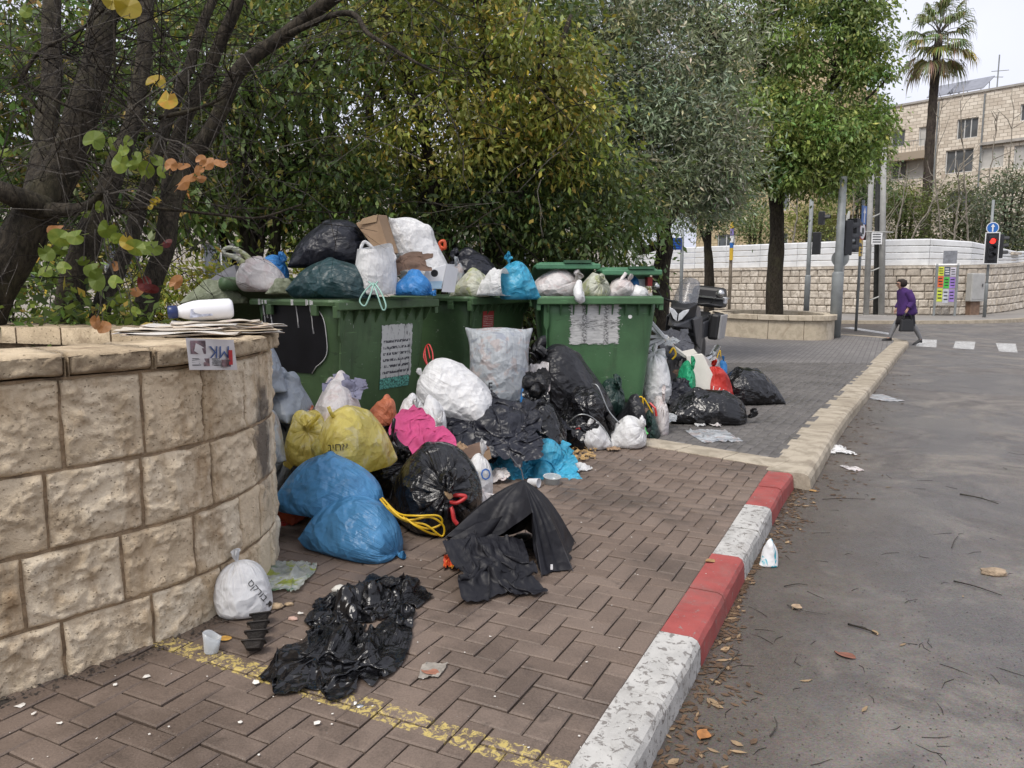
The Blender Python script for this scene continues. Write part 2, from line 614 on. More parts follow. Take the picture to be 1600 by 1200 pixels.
for n_, (p, lu, lv) in enumerate(bricks):
    key = (lu, lv)
    if key not in shapes: shapes[key] = paver_mesh(lu * PW, lv * PW, 'paver')
    me, pv, pf = shapes[key]
    dz = rng.uniform(-.004, .0015)
    rx, ry, rz = rng.gauss(0, .011), rng.gauss(0, .011), KROT + rng.gauss(0, .008)
    if n_ < 300:
        o = bpy.data.objects.new('paver', me)
        COL.objects.link(o)
        o.location = p + Vector((0, 0, dz))
        o.rotation_euler = (rx, ry, rz)
        attach(o, side)
    else:
        Mx = np.array((Matrix.Translation(p + Vector((0, 0, dz))) @ Matrix.Rotation(rz, 4, 'Z') @ Matrix.Rotation(rx, 4, 'X')))
        restV.append(pv @ Mx[:3, :3].T + Mx[:3, 3])
        restF.append(pf + 12 * len(restF))
        restC += [[rng.random()] * 3 + [1]] * 12
o = npmesh('paver_field', np.vstack(restV), np.vstack(restF), PAVE, side, col=np.array(restC))
tag(o, kind='stuff')

# ---- pale limestone cross strip
SLEN = 0
for i in range(7):
    a = SLb + SLd * (i * .46 + .005 - .16)
    b_ = SLb + SLd * ((i + 1) * .46 - .005 - .16)
    bb = B()
    bb.box((a + b_) / 2 + SLn * .165 + Vector((0, 0, -.045)), ((b_ - a).length, .32, .104), math.atan2(SLd.y, SLd.x))
    o = bb.build('strip_slab', KSTONE, side)
    bevel(o, .006)

# ---- grey pavement beyond
gp = thing('pavement', None, None, (5, 14, 0))
tag(gp, kind='structure')
n = N('grey_paving_far')
co = n.coord('Object', rot=(0, 0, -KROT))
br = n.new('ShaderNodeTexBrick')
n.t.links.new(co, br.inputs['Vector'])
for k_, v_ in (('Scale', 1.0), ('Mortar Size', .006), ('Brick Width', .2), ('Row Height', .1), ('Bias', 0)):
    br.inputs[k_].default_value = v_
br.inputs['Color1'].default_value = (.15, .14, .132, 1)
br.inputs['Color2'].default_value = (.2, .188, .176, 1)
br.inputs['Mortar'].default_value = (.07, .065, .06, 1)
c = n.mix(n.math('MULTIPLY', n.step(n.noise(co, .5, 7, .65, .4), .45, .65), .55), br.outputs['Color'], (.11, .104, .1))
PAVFAR = n.done(n.pbsdf(c, .75, 0, .4, n.bump(br.outputs['Fac'], -.5, .006)))
edge = [c_ + Vector((0, 0, -.007)) for c_ in FARK]
poly = [SLa + SLn * .3, SLb + SLn * .3] + edge[1:] + [Vector((2.5, 30, 0)), Vector((-14, 30, 0)), Vector((-14, 9, 0)), Vector((-1.5, 9.2, 0))]
poly = [Vector((p.x, p.y, -.007)) for p in poly]
mesh('paving_sheet', poly, [tuple(range(len(poly)))], PAVFAR, gp)
V_, F_, C_ = [], [], []
_, pv, pf = paver_mesh(.2, .1, 'paver_grey')
ca2 = math.radians(29.6)
G2 = Vector((math.sin(ca2), math.cos(ca2), 0)); G2l = Vector((-math.cos(ca2), math.sin(ca2), 0))
for r_ in range(0, 62):
    for q in range(0, 60):
        p = KEND + G2l * (r_ * .1 + .06) + G2 * (q * .2 + (r_ % 2) * .1 - 1.2)
        if beyond_strip(p) < .36 or p.y > 14.5 or not in_frame(p, 60): continue
        if p.x < .6 or (p.x < 1.7 and 8.2 < p.y < 9.4): continue
        rz = math.atan2(G2.y, G2.x) + rng.gauss(0, .012)
        Mx = np.array(Matrix.Translation(p + Vector((0, 0, rng.uniform(-.004, .003)))) @ Matrix.Rotation(rz, 4, 'Z') @ Matrix.Rotation(rng.gauss(0, .012), 4, 'X'))
        V_.append(pv @ Mx[:3, :3].T + Mx[:3, 3])
        F_.append(pf + 12 * len(F_))
        C_ += [[rng.random()] * 3 + [1]] * 12
o = npmesh('paver_field', np.vstack(V_), np.vstack(F_), PAVG, gp, col=np.array(C_))
tag(o, kind='stuff')
# ------------------------------------------------------------------ the stone garden wall on the left
WALLM = m_limestone('rock_faced_limestone', (.72, .575, .39), (.84, .735, .56), (.42, .27, .125), .5, 55, 1.0)
def add_streaks(m, col, lo, hi, k):
    t_ = m.node_tree
    p_ = [x for x in t_.nodes if x.type == 'BSDF_PRINCIPLED'][0]
    old = p_.inputs['Base Color'].links[0].from_socket
    g_ = [x for x in t_.nodes if x.type == 'NEW_GEOMETRY'][0]
    mp = t_.nodes.new('ShaderNodeMapping'); mp.inputs['Scale'].default_value = (5, 5, 1.3)
    t_.links.new(g_.outputs['Position'], mp.inputs['Vector'])
    nz = t_.nodes.new('ShaderNodeTexNoise'); nz.inputs['Scale'].default_value = 1.0; nz.inputs['Detail'].default_value = 7; nz.inputs['Roughness'].default_value = .68
    t_.links.new(mp.outputs[0], nz.inputs['Vector'])
    mr = t_.nodes.new('ShaderNodeMapRange'); mr.inputs['From Min'].default_value = lo; mr.inputs['From Max'].default_value = hi; mr.inputs['To Max'].default_value = k
    t_.links.new(nz.outputs['Fac'], mr.inputs['Value'])
    mx = t_.nodes.new('ShaderNodeMix'); mx.data_type = 'RGBA'; mx.inputs[7].default_value = (*col, 1)
    t_.links.new(mr.outputs[0], mx.inputs[0]); t_.links.new(old, mx.inputs[6]); t_.links.new(mx.outputs[2], p_.inputs['Base Color'])
add_streaks(WALLM, (.3, .18, .08), .5, .7, .8)
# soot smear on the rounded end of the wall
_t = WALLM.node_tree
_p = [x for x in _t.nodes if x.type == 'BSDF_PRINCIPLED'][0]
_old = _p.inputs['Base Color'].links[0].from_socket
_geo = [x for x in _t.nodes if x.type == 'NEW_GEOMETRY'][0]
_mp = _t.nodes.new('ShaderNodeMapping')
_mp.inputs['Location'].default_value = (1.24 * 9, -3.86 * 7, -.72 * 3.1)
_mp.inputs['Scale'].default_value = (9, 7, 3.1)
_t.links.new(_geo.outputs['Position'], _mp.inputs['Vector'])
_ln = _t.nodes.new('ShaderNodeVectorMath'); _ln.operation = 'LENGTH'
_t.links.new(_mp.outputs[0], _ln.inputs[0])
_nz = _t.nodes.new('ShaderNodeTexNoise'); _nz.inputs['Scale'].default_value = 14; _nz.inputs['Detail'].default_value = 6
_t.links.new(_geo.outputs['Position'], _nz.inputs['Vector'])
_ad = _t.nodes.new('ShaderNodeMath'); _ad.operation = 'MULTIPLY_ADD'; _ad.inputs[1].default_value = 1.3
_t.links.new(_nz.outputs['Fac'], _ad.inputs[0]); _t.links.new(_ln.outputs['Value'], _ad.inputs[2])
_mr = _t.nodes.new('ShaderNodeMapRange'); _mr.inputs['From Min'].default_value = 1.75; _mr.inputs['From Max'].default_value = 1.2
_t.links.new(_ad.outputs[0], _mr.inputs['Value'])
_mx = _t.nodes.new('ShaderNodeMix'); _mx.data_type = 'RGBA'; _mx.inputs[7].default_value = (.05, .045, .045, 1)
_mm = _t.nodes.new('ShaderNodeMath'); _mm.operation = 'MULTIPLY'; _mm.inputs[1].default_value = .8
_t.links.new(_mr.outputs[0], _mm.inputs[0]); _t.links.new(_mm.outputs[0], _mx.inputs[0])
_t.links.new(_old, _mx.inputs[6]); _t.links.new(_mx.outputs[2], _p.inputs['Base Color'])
CAPM = m_limestone('cap_limestone', (.46, .36, .235), (.58, .47, .32), (.15, .1, .06), .75, 40, .8)
MORT = mat('wall_mortar', (.3, .215, .13), .95, .35, 12, .7, 60, dirt=(.09, .065, .045), dirtk=.7)
wp = [(-3.9, .5), (-2.6, 1.82), (-1.88, 2.65), (-1.58, 2.99), (-1.40, 3.26), (-1.30, 3.60), (-1.285, 3.95), (-1.36, 4.25), (-1.56, 4.47), (-1.86, 4.6), (-2.4, 4.75), (-3.4, 5.1), (-5.0, 5.9)]
WP = [Vector((x, y, 0)) for x, y in wp]
wsp = smooth_path(WP, 24)
ws = [0.0]
for a, b_ in zip(wsp, wsp[1:]): ws.append(ws[-1] + (b_ - a).length)
WS, WX, WY = np.array(ws), np.array([p.x for p in wsp]), np.array([p.y for p in wsp])
def wall_at(s):
    x, y = np.interp(s, WS, WX), np.interp(s, WS, WY)
    e = .03
    tx, ty = np.interp(s + e, WS, WX) - np.interp(s - e, WS, WX), np.interp(s + e, WS, WY) - np.interp(s - e, WS, WY)
    l = math.hypot(tx, ty) or 1
    return Vector((x, y, 0)), Vector((ty / l, -tx / l, 0))      # point, outward normal (to the street)
gw = thing('stone_wall', 'rock-faced limestone garden wall with rounded end, newspapers lying on its top', 'wall', (-1.6, 3.0, 0))
S0 = float(np.interp(0, [0], [0]))
def s_of(px_pt):
    d = (WX - px_pt[0]) ** 2 + (WY - px_pt[1]) ** 2
    return float(WS[int(np.argmin(d))])
def stone(s0, s1, z0, z1, m, out=.035, rough=.02, nm='stone', depth=.10, ns=None, chip=0.0, slope=0.0):
    "one rock-faced block laid along the wall line"
    ns = ns or max(8, int((s1 - s0) / .0095))
    nz_ = max(5, int((z1 - z0) / .0095))
    seed = rng.uniform(0, 100)
    v, f = [], []
    for j in range(nz_ + 1):
        for i in range(ns + 1):
            s = s0 + (s1 - s0) * i / ns
            z = z0 + (z1 - z0) * j / nz_
            p, nrm = wall_at(s)
            ex, ez = min(i, ns - i) / ns * (s1 - s0), min(j, nz_ - j) / nz_ * (z1 - z0)
            e = min(1.0, min(ex, ez) / .014)
            q = Vector((s * 9 + seed, z * 9, seed))
            h = noise.fractal(q, .7, 2.2, 5) * rough * .7 + (abs(noise.noise(q * 1.3)) * 1.2 - abs(noise.noise(q * 2.9 + Vector((0, seed, 0)))) * .9 - abs(noise.noise(q * 6.1)) * .55 + abs(noise.noise(q * 11)) * .3) * rough
            d = max(.006 + .008 * e, out * (.55 + .45 * (1 - (1 - e) ** 2.2)) + max(h, -.012) * (.3 + .7 * e) * 1.2)
            if chip and noise.noise(Vector((s * 4, z * 4, seed))) > .35: d -= chip
            jz = noise.noise(Vector((s * 13, seed, z * 3))) * .006 if j in (0, nz_) else 0
            js = noise.noise(Vector((z * 13, seed, 4))) * .006 if i in (0, ns) else 0
            p2, n2 = wall_at(s + js)
            w = p2 + n2 * d
            v.append((w.x, w.y, z + jz))
    W1 = ns + 1
    for j in range(nz_):
        for i in range(ns):
            f.append((j * W1 + i, j * W1 + i + 1, (j + 1) * W1 + i + 1, (j + 1) * W1 + i))
    # skirts back into the wall
    def back(idx):
        b0 = len(v)
        for k_ in idx:
            x, y, z = v[k_]
            s = s0 + (s1 - s0) * (k_ % W1) / ns
            _, nr = wall_at(s)
            v.append((x - nr.x * depth, y - nr.y * depth, z))
        for t in range(len(idx) - 1):
            f.append((idx[t + 1], idx[t], b0 + t, b0 + t + 1))
    back([i for i in range(W1)])
    back([nz_ * W1 + i for i in range(ns, -1, -1)])
    back([j * W1 for j in range(nz_, -1, -1)])
    back([j * W1 + ns for j in range(nz_ + 1)])
    o = mesh(nm, v, f, m, gw, smooth=True)
    return o
WTOP = 1.145
# core behind the stones
core = B()
ins, outs = [], []
sC = np.linspace(.02, WS[-1] - .02, 90)
for s in sC:
    p, nr = wall_at(s)
    outs.append(p + nr * .006)
    ins.append(p - nr * .3)
rings = [[Vector((a.x, a.y, -.1)), Vector((a.x, a.y, WTOP + .005)), Vector((b_.x, b_.y, WTOP + .005)), Vector((b_.x, b_.y, -.1))] for a, b_ in zip(outs, ins)]
core.loft(rings)
core.build('mortar', MORT, gw)
sA, sB = s_of((-2.6, 1.82)), s_of((-1.86, 4.6))
zc = [-.05, .215, .50, .80, WTOP]
off = [.0, .17, .03, .2]
wid = [.33, .345, .33, .31]
for r_ in range(4):
    s = sA - off[r_]
    while s < sB + .6:
        curved = s > s_of((-1.33, 3.5)) and s < s_of((-1.5, 4.4))
        w = (wid[r_] + rng.uniform(-.035, .04)) * (.62 if curved else 1)
        stone(s + .007, s + w - .007, zc[r_] + .007, zc[r_ + 1] - .007, WALLM, .02 if not curved else .014, .02 if not curved else .012)
        s += w
# cap stones
s = sA - .1
CAPT = 1.24
while s < WS[-1] - .5:
    w = .36 + rng.uniform(-.04, .06)
    if s_of((-1.33, 3.5)) < s < s_of((-1.6, 4.5)): w *= .62
    s1 = min(s + w, WS[-1] - .3)
    o = stone(s + .006, s1 - .006, WTOP + .012, CAPT, CAPM, .05, .014, 'cap_stone', .02)
    # the flat top of the same cap stone, joined to its face
    me = o.data
    bm = bmesh.new()
    bm.from_mesh(me)
    k = 8
    topf, topb = [], []
    grid = []
    for i in range(k + 1):
        ss = s + .006 + (s1 - s - .012) * i / k
        p, nr = wall_at(ss)
        row = []
        for j in range(7):
            d = .052 - j * .07
            if j == 6: d = -.36
            q = p + nr * d
            zz = CAPT - (.012 if j == 0 else 0) + noise.noise(Vector((q.x * 14, q.y * 14, 3))) * .008
            row.append(bm.verts.new((q.x, q.y, zz)))
        row.append(bm.verts.new((row[-1].co.x, row[-1].co.y, WTOP)))
        grid.append(row)
    for i in range(k):
        for j in range(7):
            bm.faces.new((grid[i][j], grid[i][j + 1], grid[i + 1][j + 1], grid[i + 1][j])).smooth = True
    for i in (0, k):
        lo = [bm.verts.new((v_.co.x, v_.co.y, WTOP + .01)) for v_ in grid[i][:7]]
        for j in range(6):
            bm.faces.new((grid[i][j], grid[i][j + 1], lo[j + 1], lo[j]))
    bm.normal_update()
    bm.to_mesh(me)
    bm.free()
    s = s1
# garden soil behind the wall
gs = [wall_at(s)[0] - wall_at(s)[1] * .25 for s in np.linspace(.05, WS[-1] - .05, 50)]
gsv = [(p.x, p.y, 1.0) for p in gs] + [(-9, 6.5, 1.0), (-9, 0, 1.0)]
o = mesh('garden_bed', gsv, [tuple(range(len(gsv)))[::-1]], SOIL)
tag(o, kind='structure')
# ------------------------------------------------------------------ the green wheeled containers
def m_bin(name, col, seed):
    n = N(name)
    co = n.coord('Object', loc=(seed, seed * 2, 0))
    c = n.mix(n.step(n.noise(co, 2.2, 6, .6), .3, .7), sc3(col, .8), sc3(col, 1.15))
    c = n.mix(n.math('MULTIPLY', n.step(n.noise(n.coord('Object', (9, 9, 1.2), (seed, 0, 0)), 1.0, 6, .7, .3), .52, .74), .4), c, (.02, .028, .016))
    c = n.mix(n.math('MULTIPLY', n.step(n.noise(co, 7, 8, .75, .5), .58, .7), .3), c, (.16, .17, .11))
    sc = n.step(n.noise(n.coord('Object', (4, 4, 42), (seed, 3, 1), (.3, .1, 0)), 1.4, 4, .6, .2), .66, .7)
    c = n.mix(n.math('MULTIPLY', sc, .6), c, sc3(col, 2.6))
    c = n.mix(n.math('MULTIPLY', n.step(n.noise(n.coord('Object', loc=(seed * 3, 1, 2)), 16, 3, .6, 1.5), .7, .73), .7), c, (.45, .46, .42))
    c = n.mix(n.math('MULTIPLY', n.step(n.noise(n.coord('Object', (2, 2, 5), (seed, 9, 2)), 4, 6, .75, .8), .6, .7), .5), c, (.02, .022, .016))
    return n.done(n.pbsdf(c, n.ramp(n.noise(co, 6, 5, .6), [(.3, (.42, .42, .42)), (.7, (.65, .65, .65))]), 0, .5, n.bump(n.noise(co, 60, 4, .6), .12, .006)))
BING = (.07, .125, .052)
BMAT = [m_bin('bin_green', BING, 1.0), m_bin('bin_green_b', (.066, .128, .054), 7.3), m_bin('bin_green_c', (.062, .145, .062), 13.1)]
LIDM = mat('lid_green', (.065, .19, .1), .45, .15, 4, dirt=(.05, .07, .04), dirtk=.5)
BLACKP = mat('black_rubber', (.012, .012, .013), .7, .3, 8)
STEEL = mat('galvanised', (.32, .33, .33), .45, .25, 20, metal=.9)
def rrect(hx, hy, r, n=5):
    pts = []
    for cx, cy, a0 in ((hx - r, hy - r, 0), (-hx + r, hy - r, 90), (-hx + r, -hy + r, 180), (hx - r, -hy + r, 270)):
        for k in range(n + 1):
            a = math.radians(a0 + 90 * k / n)
            pts.append((cx + r * math.cos(a), cy + r * math.sin(a)))
    return pts
def make_bin(label, A, th, m, rim=1.36, w=1.37, d=1.12):
    "A = front left rim corner; local x along the front, y back"
    t = thing('garbage_container', label, 'garbage container', (0, 0, 0), 0, 'green garbage containers')
    t.location = (A[0], A[1], 0)
    t.rotation_euler = (0, 0, th)
    cx, cy = w / 2, d / 2
    bw, bd = .12, .09                       # how much the body narrows to its foot
    def ring(z, inset, r):
        k = (rim - z) / (rim - .2)
        hx, hy = w / 2 - .045 - bw * k - inset, d / 2 - .045 - bd * k - inset
        return [Vector((cx + x, cy + y, z)) for x, y in rrect(hx, hy, r)]
    b = B()
    rings = [ring(z, 0, r) for z, r in ((.2, .1), (.25, .11), (.6, .12), (.9, .13), (rim - .2, .13), (rim - .02, .13))]
    rings += [ring(rim - .02, .012, .125), ring(.6, .012, .11), ring(.3, .012, .1)]
    b.loft(rings)
    body = b.build('body', m, t, True, True)
    # rim: a rolled lip all round, deeper at the front
    b = B()
    def rr(hx, hy, z): return [Vector((cx + x, cy + y, z)) for x, y in rrect(hx, hy, .12)]
    b.loft([rr(w / 2 - .055, d / 2 - .055, rim - .05), rr(w / 2, d / 2, rim - .05), rr(w / 2 + .004, d / 2 + .004, rim - .02), rr(w / 2 - .004, d / 2 - .004, rim), rr(w / 2 - .05, d / 2 - .05, rim), rr(w / 2 - .055, d / 2 - .055, rim - .05)], False)
    b.build('rim', m, t, False, True)
    b = B()
    b.box((cx, .0, rim - .05), (w - .02, .05, .075))
    o = b.build('lifting_lip', m, t, False, True)
    bevel(o, .01)
    # comb ribs under the front lip
    for i in range(9):
        x = .13 + i * (w - .26) / 8
        b = B()
        b.prism([(x - .006, -.02, rim - .09), (x - .006, .06, rim - .09), (x - .006, .085, rim - .21), (x - .006, .062, rim - .21)], (1, 0, 0), .012)
        b.build('comb_rib', m, t, False, True)
    # corner brackets and the strap that runs down from them
    for x, y in ((.03, -.012), (w - .03, -.012)):
        b = B()
        b.box((x, y + .03, rim - .1), (.045, .05, .1))
        bevel(b.build('bracket', m, t, False, True), .006)
    for y in (.25, .8):
        b = B()
        b.box((.012, y, rim - .09), (.035, .07, .09))
        bevel(b.build('bracket', m, t, False, True), .006)
        b = B()
        b.box((w - .012, y, rim - .09), (.035, .07, .09))
        bevel(b.build('bracket', m, t, False, True), .006)
    b = B()
    b.prism([(.09, .05, rim - .09), (.15, .05, rim - .09), (.15, .07, rim - .3), (.13, .085, rim - .36), (.13, .1, rim - .62), (.115, .1, rim - .62), (.115, .08, rim - .36), (.09, .07, rim - .3)], (0, -1, 0), .02)
    b.build('corner_strap', m, t, False, True)
    # castors
    for x in (.3, w - .3):
        for y in (.26, d - .26):
            b = B()
            b.lathe([(.03, -.025), (.095, -.025), (.1, -.01), (.1, .01), (.095, .025), (.03, .025)], (x, y, .1), (1, 0, 0), 16)
            wh = b.build('wheel', BLACKP, t, True, True)
            b = B()
            b.box((x, y, .2), (.08, .05, .12))
            mesh('fork', b.v, b.f, STEEL, wh, False)
            wh.children[0].matrix_parent_inverse = Matrix()
    return t
A1 = Vector((-1.44, 6.3)); TH1 = math.radians(58)
A2 = Vector((-.43, 7.92)); TH2 = math.radians(59)
A3 = Vector((.25, 8.15)); TH3 = math.radians(3)
BIN1 = make_bin('green garbage container nearest the stone wall, white notice on its front', A1, TH1, BMAT[0])
BIN2 = make_bin('middle green garbage container with a small red sticker', A2, TH2, BMAT[1])
BIN3 = make_bin('right green garbage container with scraped white poster and half-open lid', A3, TH3, BMAT[2])
def bin_face(binA, th, x0, x1, z0, z1, m, name, parent, face='front', nx=8, nz=8, lift=.006, rim=1.36, w=1.37, d=1.12):
    "a thin sheet stuck on a container's sloping wall, curved with it"
    v, f, uv = [], [], []
    for j in range(nz + 1):
        z = z0 + (z1 - z0) * j / nz
        k = (rim - z) / (rim - .2)
        for i in range(nx + 1):
            s = x0 + (x1 - x0) * i / nx
            if face == 'front': v.append((s, .045 + .09 * k - lift, z))
            else: v.append((.045 + .12 * k - lift, s, z))
            uv.append((i / nx, j / nz))
    for j in range(nz):
        for i in range(nx):
            q = (j * (nx + 1) + i, j * (nx + 1) + i + 1, (j + 1) * (nx + 1) + i + 1, (j + 1) * (nx + 1) + i)
            f.append(q if face == 'front' else q[::-1])
    return mesh(name, v, f, m, parent, True, uv=uv)
# notices
def m_notice(name, base, ink, worn):
    n = N(name)
    uv = n.coord('UV')
    sep = n.new('ShaderNodeSeparateXYZ')
    n.t.links.new(uv, sep.inputs[0])
    line = n.math('LESS_THAN', n.math('FRACT', n.math('MULTIPLY', sep.outputs['Y'], 9)), .42)
    word = n.step(n.noise(n.coord('UV', (16, 9, 1)), 1.6, 2, .5), .42, .5)
    inside = n.math('MULTIPLY', n.step(n.math('ABSOLUTE', n.math('SUBTRACT', sep.outputs['X'], .5)), .44, .4), n.math('LESS_THAN', sep.outputs['Y'], .72))
    c = n.mix(n.math('MULTIPLY', n.math('MULTIPLY', line, word), inside), base, ink)
    smear = n.step(n.noise(n.coord('UV', (7, 2.2, 1)), 1.3, 7, .75, 1.2), worn, worn + .05)
    c = n.mix(n.math('MULTIPLY', smear, .85), c, (.07, .07, .068))
    edge = n.math('MAXIMUM', n.math('ABSOLUTE', n.math('SUBTRACT', sep.outputs['X'], .5)), n.math('ABSOLUTE', n.math('SUBTRACT', sep.outputs['Y'], .5)))
    tear = n.math('GREATER_THAN', n.math('ADD', edge, n.math('MULTIPLY', n.noise(uv, 12, 4, .6), .12)), .545)
    sh = n.pbsdf(c, .6)
    return n.done(n.addclear(sh, tear))
bin_face(A1, TH1, .62, 1.06, .62, 1.13, m_notice('notice_paper', (.6, .6, .57), (.06, .06, .07), .56), 'notice', BIN1)
bin_face(A1, TH1, .62, 1.03, .54, .64, mat('teal_print', (.1, .3, .24), .6, .9, 60), 'notice_foot', BIN1, lift=.008)
def m_scraped():
    n = N('scraped_poster')
    uv = n.coord('UV')
    sep = n.new('ShaderNodeSeparateXYZ')
    n.t.links.new(uv, sep.inputs[0])
    nz = n.noise(n.coord('UV', (2.5, 16, 1)), 1.5, 6, .7, .6)
    c = n.mix(n.step(nz, .35, .65), (.62, .62, .6), (.42, .42, .41))
    dx = n.math('ABSOLUTE', n.math('SUBTRACT', n.math('ABSOLUTE', n.math('SUBTRACT', sep.outputs['X'], .52)), .2))
    ink = n.math('MULTIPLY', n.step(dx, .07, .02), n.step(n.noise(uv, 26, 5, .7), .46, .52))
    ink2 = n.math('MULTIPLY', n.step(n.math('ABSOLUTE', n.math('SUBTRACT', sep.outputs['Y'], .5)), .2, .05), n.step(n.noise(n.coord('UV', (9, 40, 1)), 1, 4, .7), .5, .56))
    c = n.mix(n.math('MULTIPLY', n.math('MAXIMUM', ink, ink2), .8), c, (.05, .05, .05))
    edge = n.math('MAXIMUM', n.math('MULTIPLY', n.math('ABSOLUTE', n.math('SUBTRACT', sep.outputs['X'], .5)), 1.0), n.math('ABSOLUTE', n.math('SUBTRACT', sep.outputs['Y'], .5)))
    tear = n.math('GREATER_THAN', n.math('ADD', edge, n.math('MULTIPLY', n.noise(n.coord('UV', (3, 13, 1)), 2.2, 5, .65), .3)), .59)
    scr = n.step(n.noise(n.coord('UV', (3, 30, 1)), 1.6, 4, .7, .4), .63, .66)
    return n.done(n.addclear(n.pbsdf(c, .65), n.math('MAXIMUM', tear, n.math('MULTIPLY', scr, .9))))
bin_face(A3, TH3, .34, .93, .82, 1.3, m_scraped(), 'scraped_poster', BIN3, nx=10, nz=10)
RST = m_notice('red_sticker', (.42, .045, .04), (.6, .5, .45), .9)
bin_face(A2, TH2, .32, .55, 1.02, 1.2, RST, 'red_sticker', BIN2)
b = B(); b.lathe([(.001, 0), (.022, .001), (.022, .004), (.001, .006)], (1.02, .045 + .12 * .2 - .004, 1.14), (0, -1, 0), 14)
b.build('paint_dot', mat('white_dot', (.75, .75, .72)), BIN3, False, True)
# black painted oval on the side of the first container, with white drips
v, f = [], []
nn = 40
pts = []
for i in range(nn):
    a = 2 * PI * i / nn
    y = .57 + .39 * math.copysign(abs(math.cos(a)) ** .45, math.cos(a))
    z = 1.02 + .3 * math.copysign(abs(math.sin(a)) ** .5, math.sin(a))
    if y < .4: z = 1.02 + (z - 1.02) * (.75 + .25 * (y - .18) / .22) + .04
    pts.append((y, min(z, 1.305)))
def side_pt(y, z, off_): return (.045 + .12 * (1.36 - z) / 1.16 - off_, y, z)
vv = [side_pt(y, z, .008) for y, z in pts]
vv.append(side_pt(.57, 1.02, .008))
mesh('black_panel', vv, [(i, nn, (i + 1) % nn) for i in range(nn)], mat('black_paint', (.007, .007, .009), .4, .4, 5), BIN1, True)
arc = [side_pt(y, z, .01) for y, z in pts if y < .5 and z < 1.29]
b = B(); b.tube(arc, .004, 5); b.build('paint_edge', mat('drip_white', (.62, .62, .6), .5), BIN1, True, True)
DW = mat('drip_white', (.62, .62, .6), .5)
for i in range(13):
    y = rng.choice([.28, .32, .35, .5, .53, .78, .82, .86, .9]) + rng.uniform(-.015, .015)
    z1, ln = 1.31, rng.uniform(.04, .28)
    b = B()
    n_ = 4
    pt = []
    for q in range(n_ + 1):
        z = z1 - ln * q / n_
        k = (1.36 - z) / 1.16
        pt.append((.045 + .12 * k - .012, y + rng.uniform(-.004, .004), z))
    b.tube(pt, [.006, .005, .005, .004, .007], 5)
    b.build('paint_drip', DW, BIN1, True, True)
    b = B()
    b.box((-.003, y, 1.335), (.006, rng.uniform(.012, .03), rng.uniform(.03, .05)))
    b.build('paint_drip', DW, BIN1, False, True)
# the open lid of container 3: two leaves held up over the rubbish
def lid_leaf(parent, x0, x1, y0, z0, y1, z1, m=LIDM):
    "shallow dished leaf from hinge (y1,z1) to its raised front edge (y0,z0)"
    b = B()
    r1, r2 = [], []
    k = 10
    rings = []
    for i in range(k + 1):
        t = i / k
        y, z = y0 + (y1 - y0) * t, z0 + (z1 - z0) * t + .07 * math.sin(PI * t)
        rings.append([Vector((x0, y, z - .03)), Vector((x0, y, z)), Vector((x0 + .06, y, z + .035)), Vector((x1 - .06, y, z + .035)), Vector((x1, y, z)), Vector((x1, y, z - .03)), Vector((x1 - .07, y, z + .018)), Vector((x0 + .07, y, z + .018))])
    b.loft(rings)
    o = b.build('lid', m, parent, False, True)
    bevel(o, .012)
    b = B()
    xm = (x0 + x1) / 2
    b.box((xm, y0 - .025, z0 - .005), (x1 - x0, .05, .06))
    bevel(mesh('front_edge', b.v, b.f, m, o, True), .012)
    o.children[0].matrix_parent_inverse = Matrix()
    b = B()
    b.box((xm + .1, y0 - .02, z0 + .045), ((x1 - x0) * .42, .09, .03))
    h = mesh('handle_recess_shade', b.v, b.f, mat('lid_shadow_green', (.03, .09, .045), .6), o, True)  # raised bar standing for a recess; its shade is put into the green
    return o
lid_leaf(BIN3, .02, .72, .26, 1.68, 1.1, 1.52)
lid_leaf(BIN3, .735, 1.39, .24, 1.615, 1.1, 1.5)
# container 1: lid thrown back and hanging behind its left side
b = B()
lid1 = []
for i in range(13):
    t = i / 12
    x = -.02 + .02 * math.sin(t * PI)
    # runs from the hinge tube down and away
    y, z = 1.2 + .75 * t, 1.5 - .62 * t ** 1.3 + .1 * math.sin(PI * t)
    lid1.append([Vector((-.1, y, z - .03)), Vector((-.1, y, z)), Vector((-.02, y + .02, z + .04)), Vector((1.2, y + .02, z + .04)), Vector((1.3, y, z)), Vector((1.3, y, z - .03)), Vector((1.2, y + .01, z + .01)), Vector((-.02, y + .01, z + .01))])
b.loft(lid1)
lo = b.build('lid', BMAT[0], BIN1, False, True)
bevel(lo, .012)
b = B()
b.tube([(-.16, 1.19, 1.49), (1.3, 1.19, 1.49)], .06, 14)
b.build('hinge_tube', BMAT[0], BIN1, True, True)
# ------------------------------------------------------------------ trees and shrubs
def m_bark(name, a, b, sc=14):
    n = N(name)
    co = n.coord('Object', (1, 1, .35))
    w = n.noise(co, sc, 7, .7, 1.2)
    c = n.mix(n.step(w, .35, .65), a, b)
    c = n.mix(n.math('MULTIPLY', n.step(n.noise(n.coord('Object'), 3, 6, .7), .5, .7), .4), c, (.09, .085, .045))
    return n.done(n.pbsdf(c, .92, 0, .2, n.bump(n.math('ADD', w, n.math('MULTIPLY', n.noise(co, sc * 4, 4, .6), .4)), .9, .03)))
def m_leaf(name, rough=.45, trans=.3):
    n = N(name)
    at = n.new('ShaderNodeAttribute')
    at.attribute_name = 'Col'
    c = at.outputs['Color']
    sh = n.pbsdf(c, rough, 0, .4)
    return n.done(n.addtrans(sh, n.mix(.5, c, (.2, .25, .03), 'ADD'), trans))
BARK = m_bark('bark_dark', (.018, .015, .012), (.06, .05, .038))
BARKG = m_bark('bark_grey', (.02, .017, .013), (.07, .058, .042), 22)
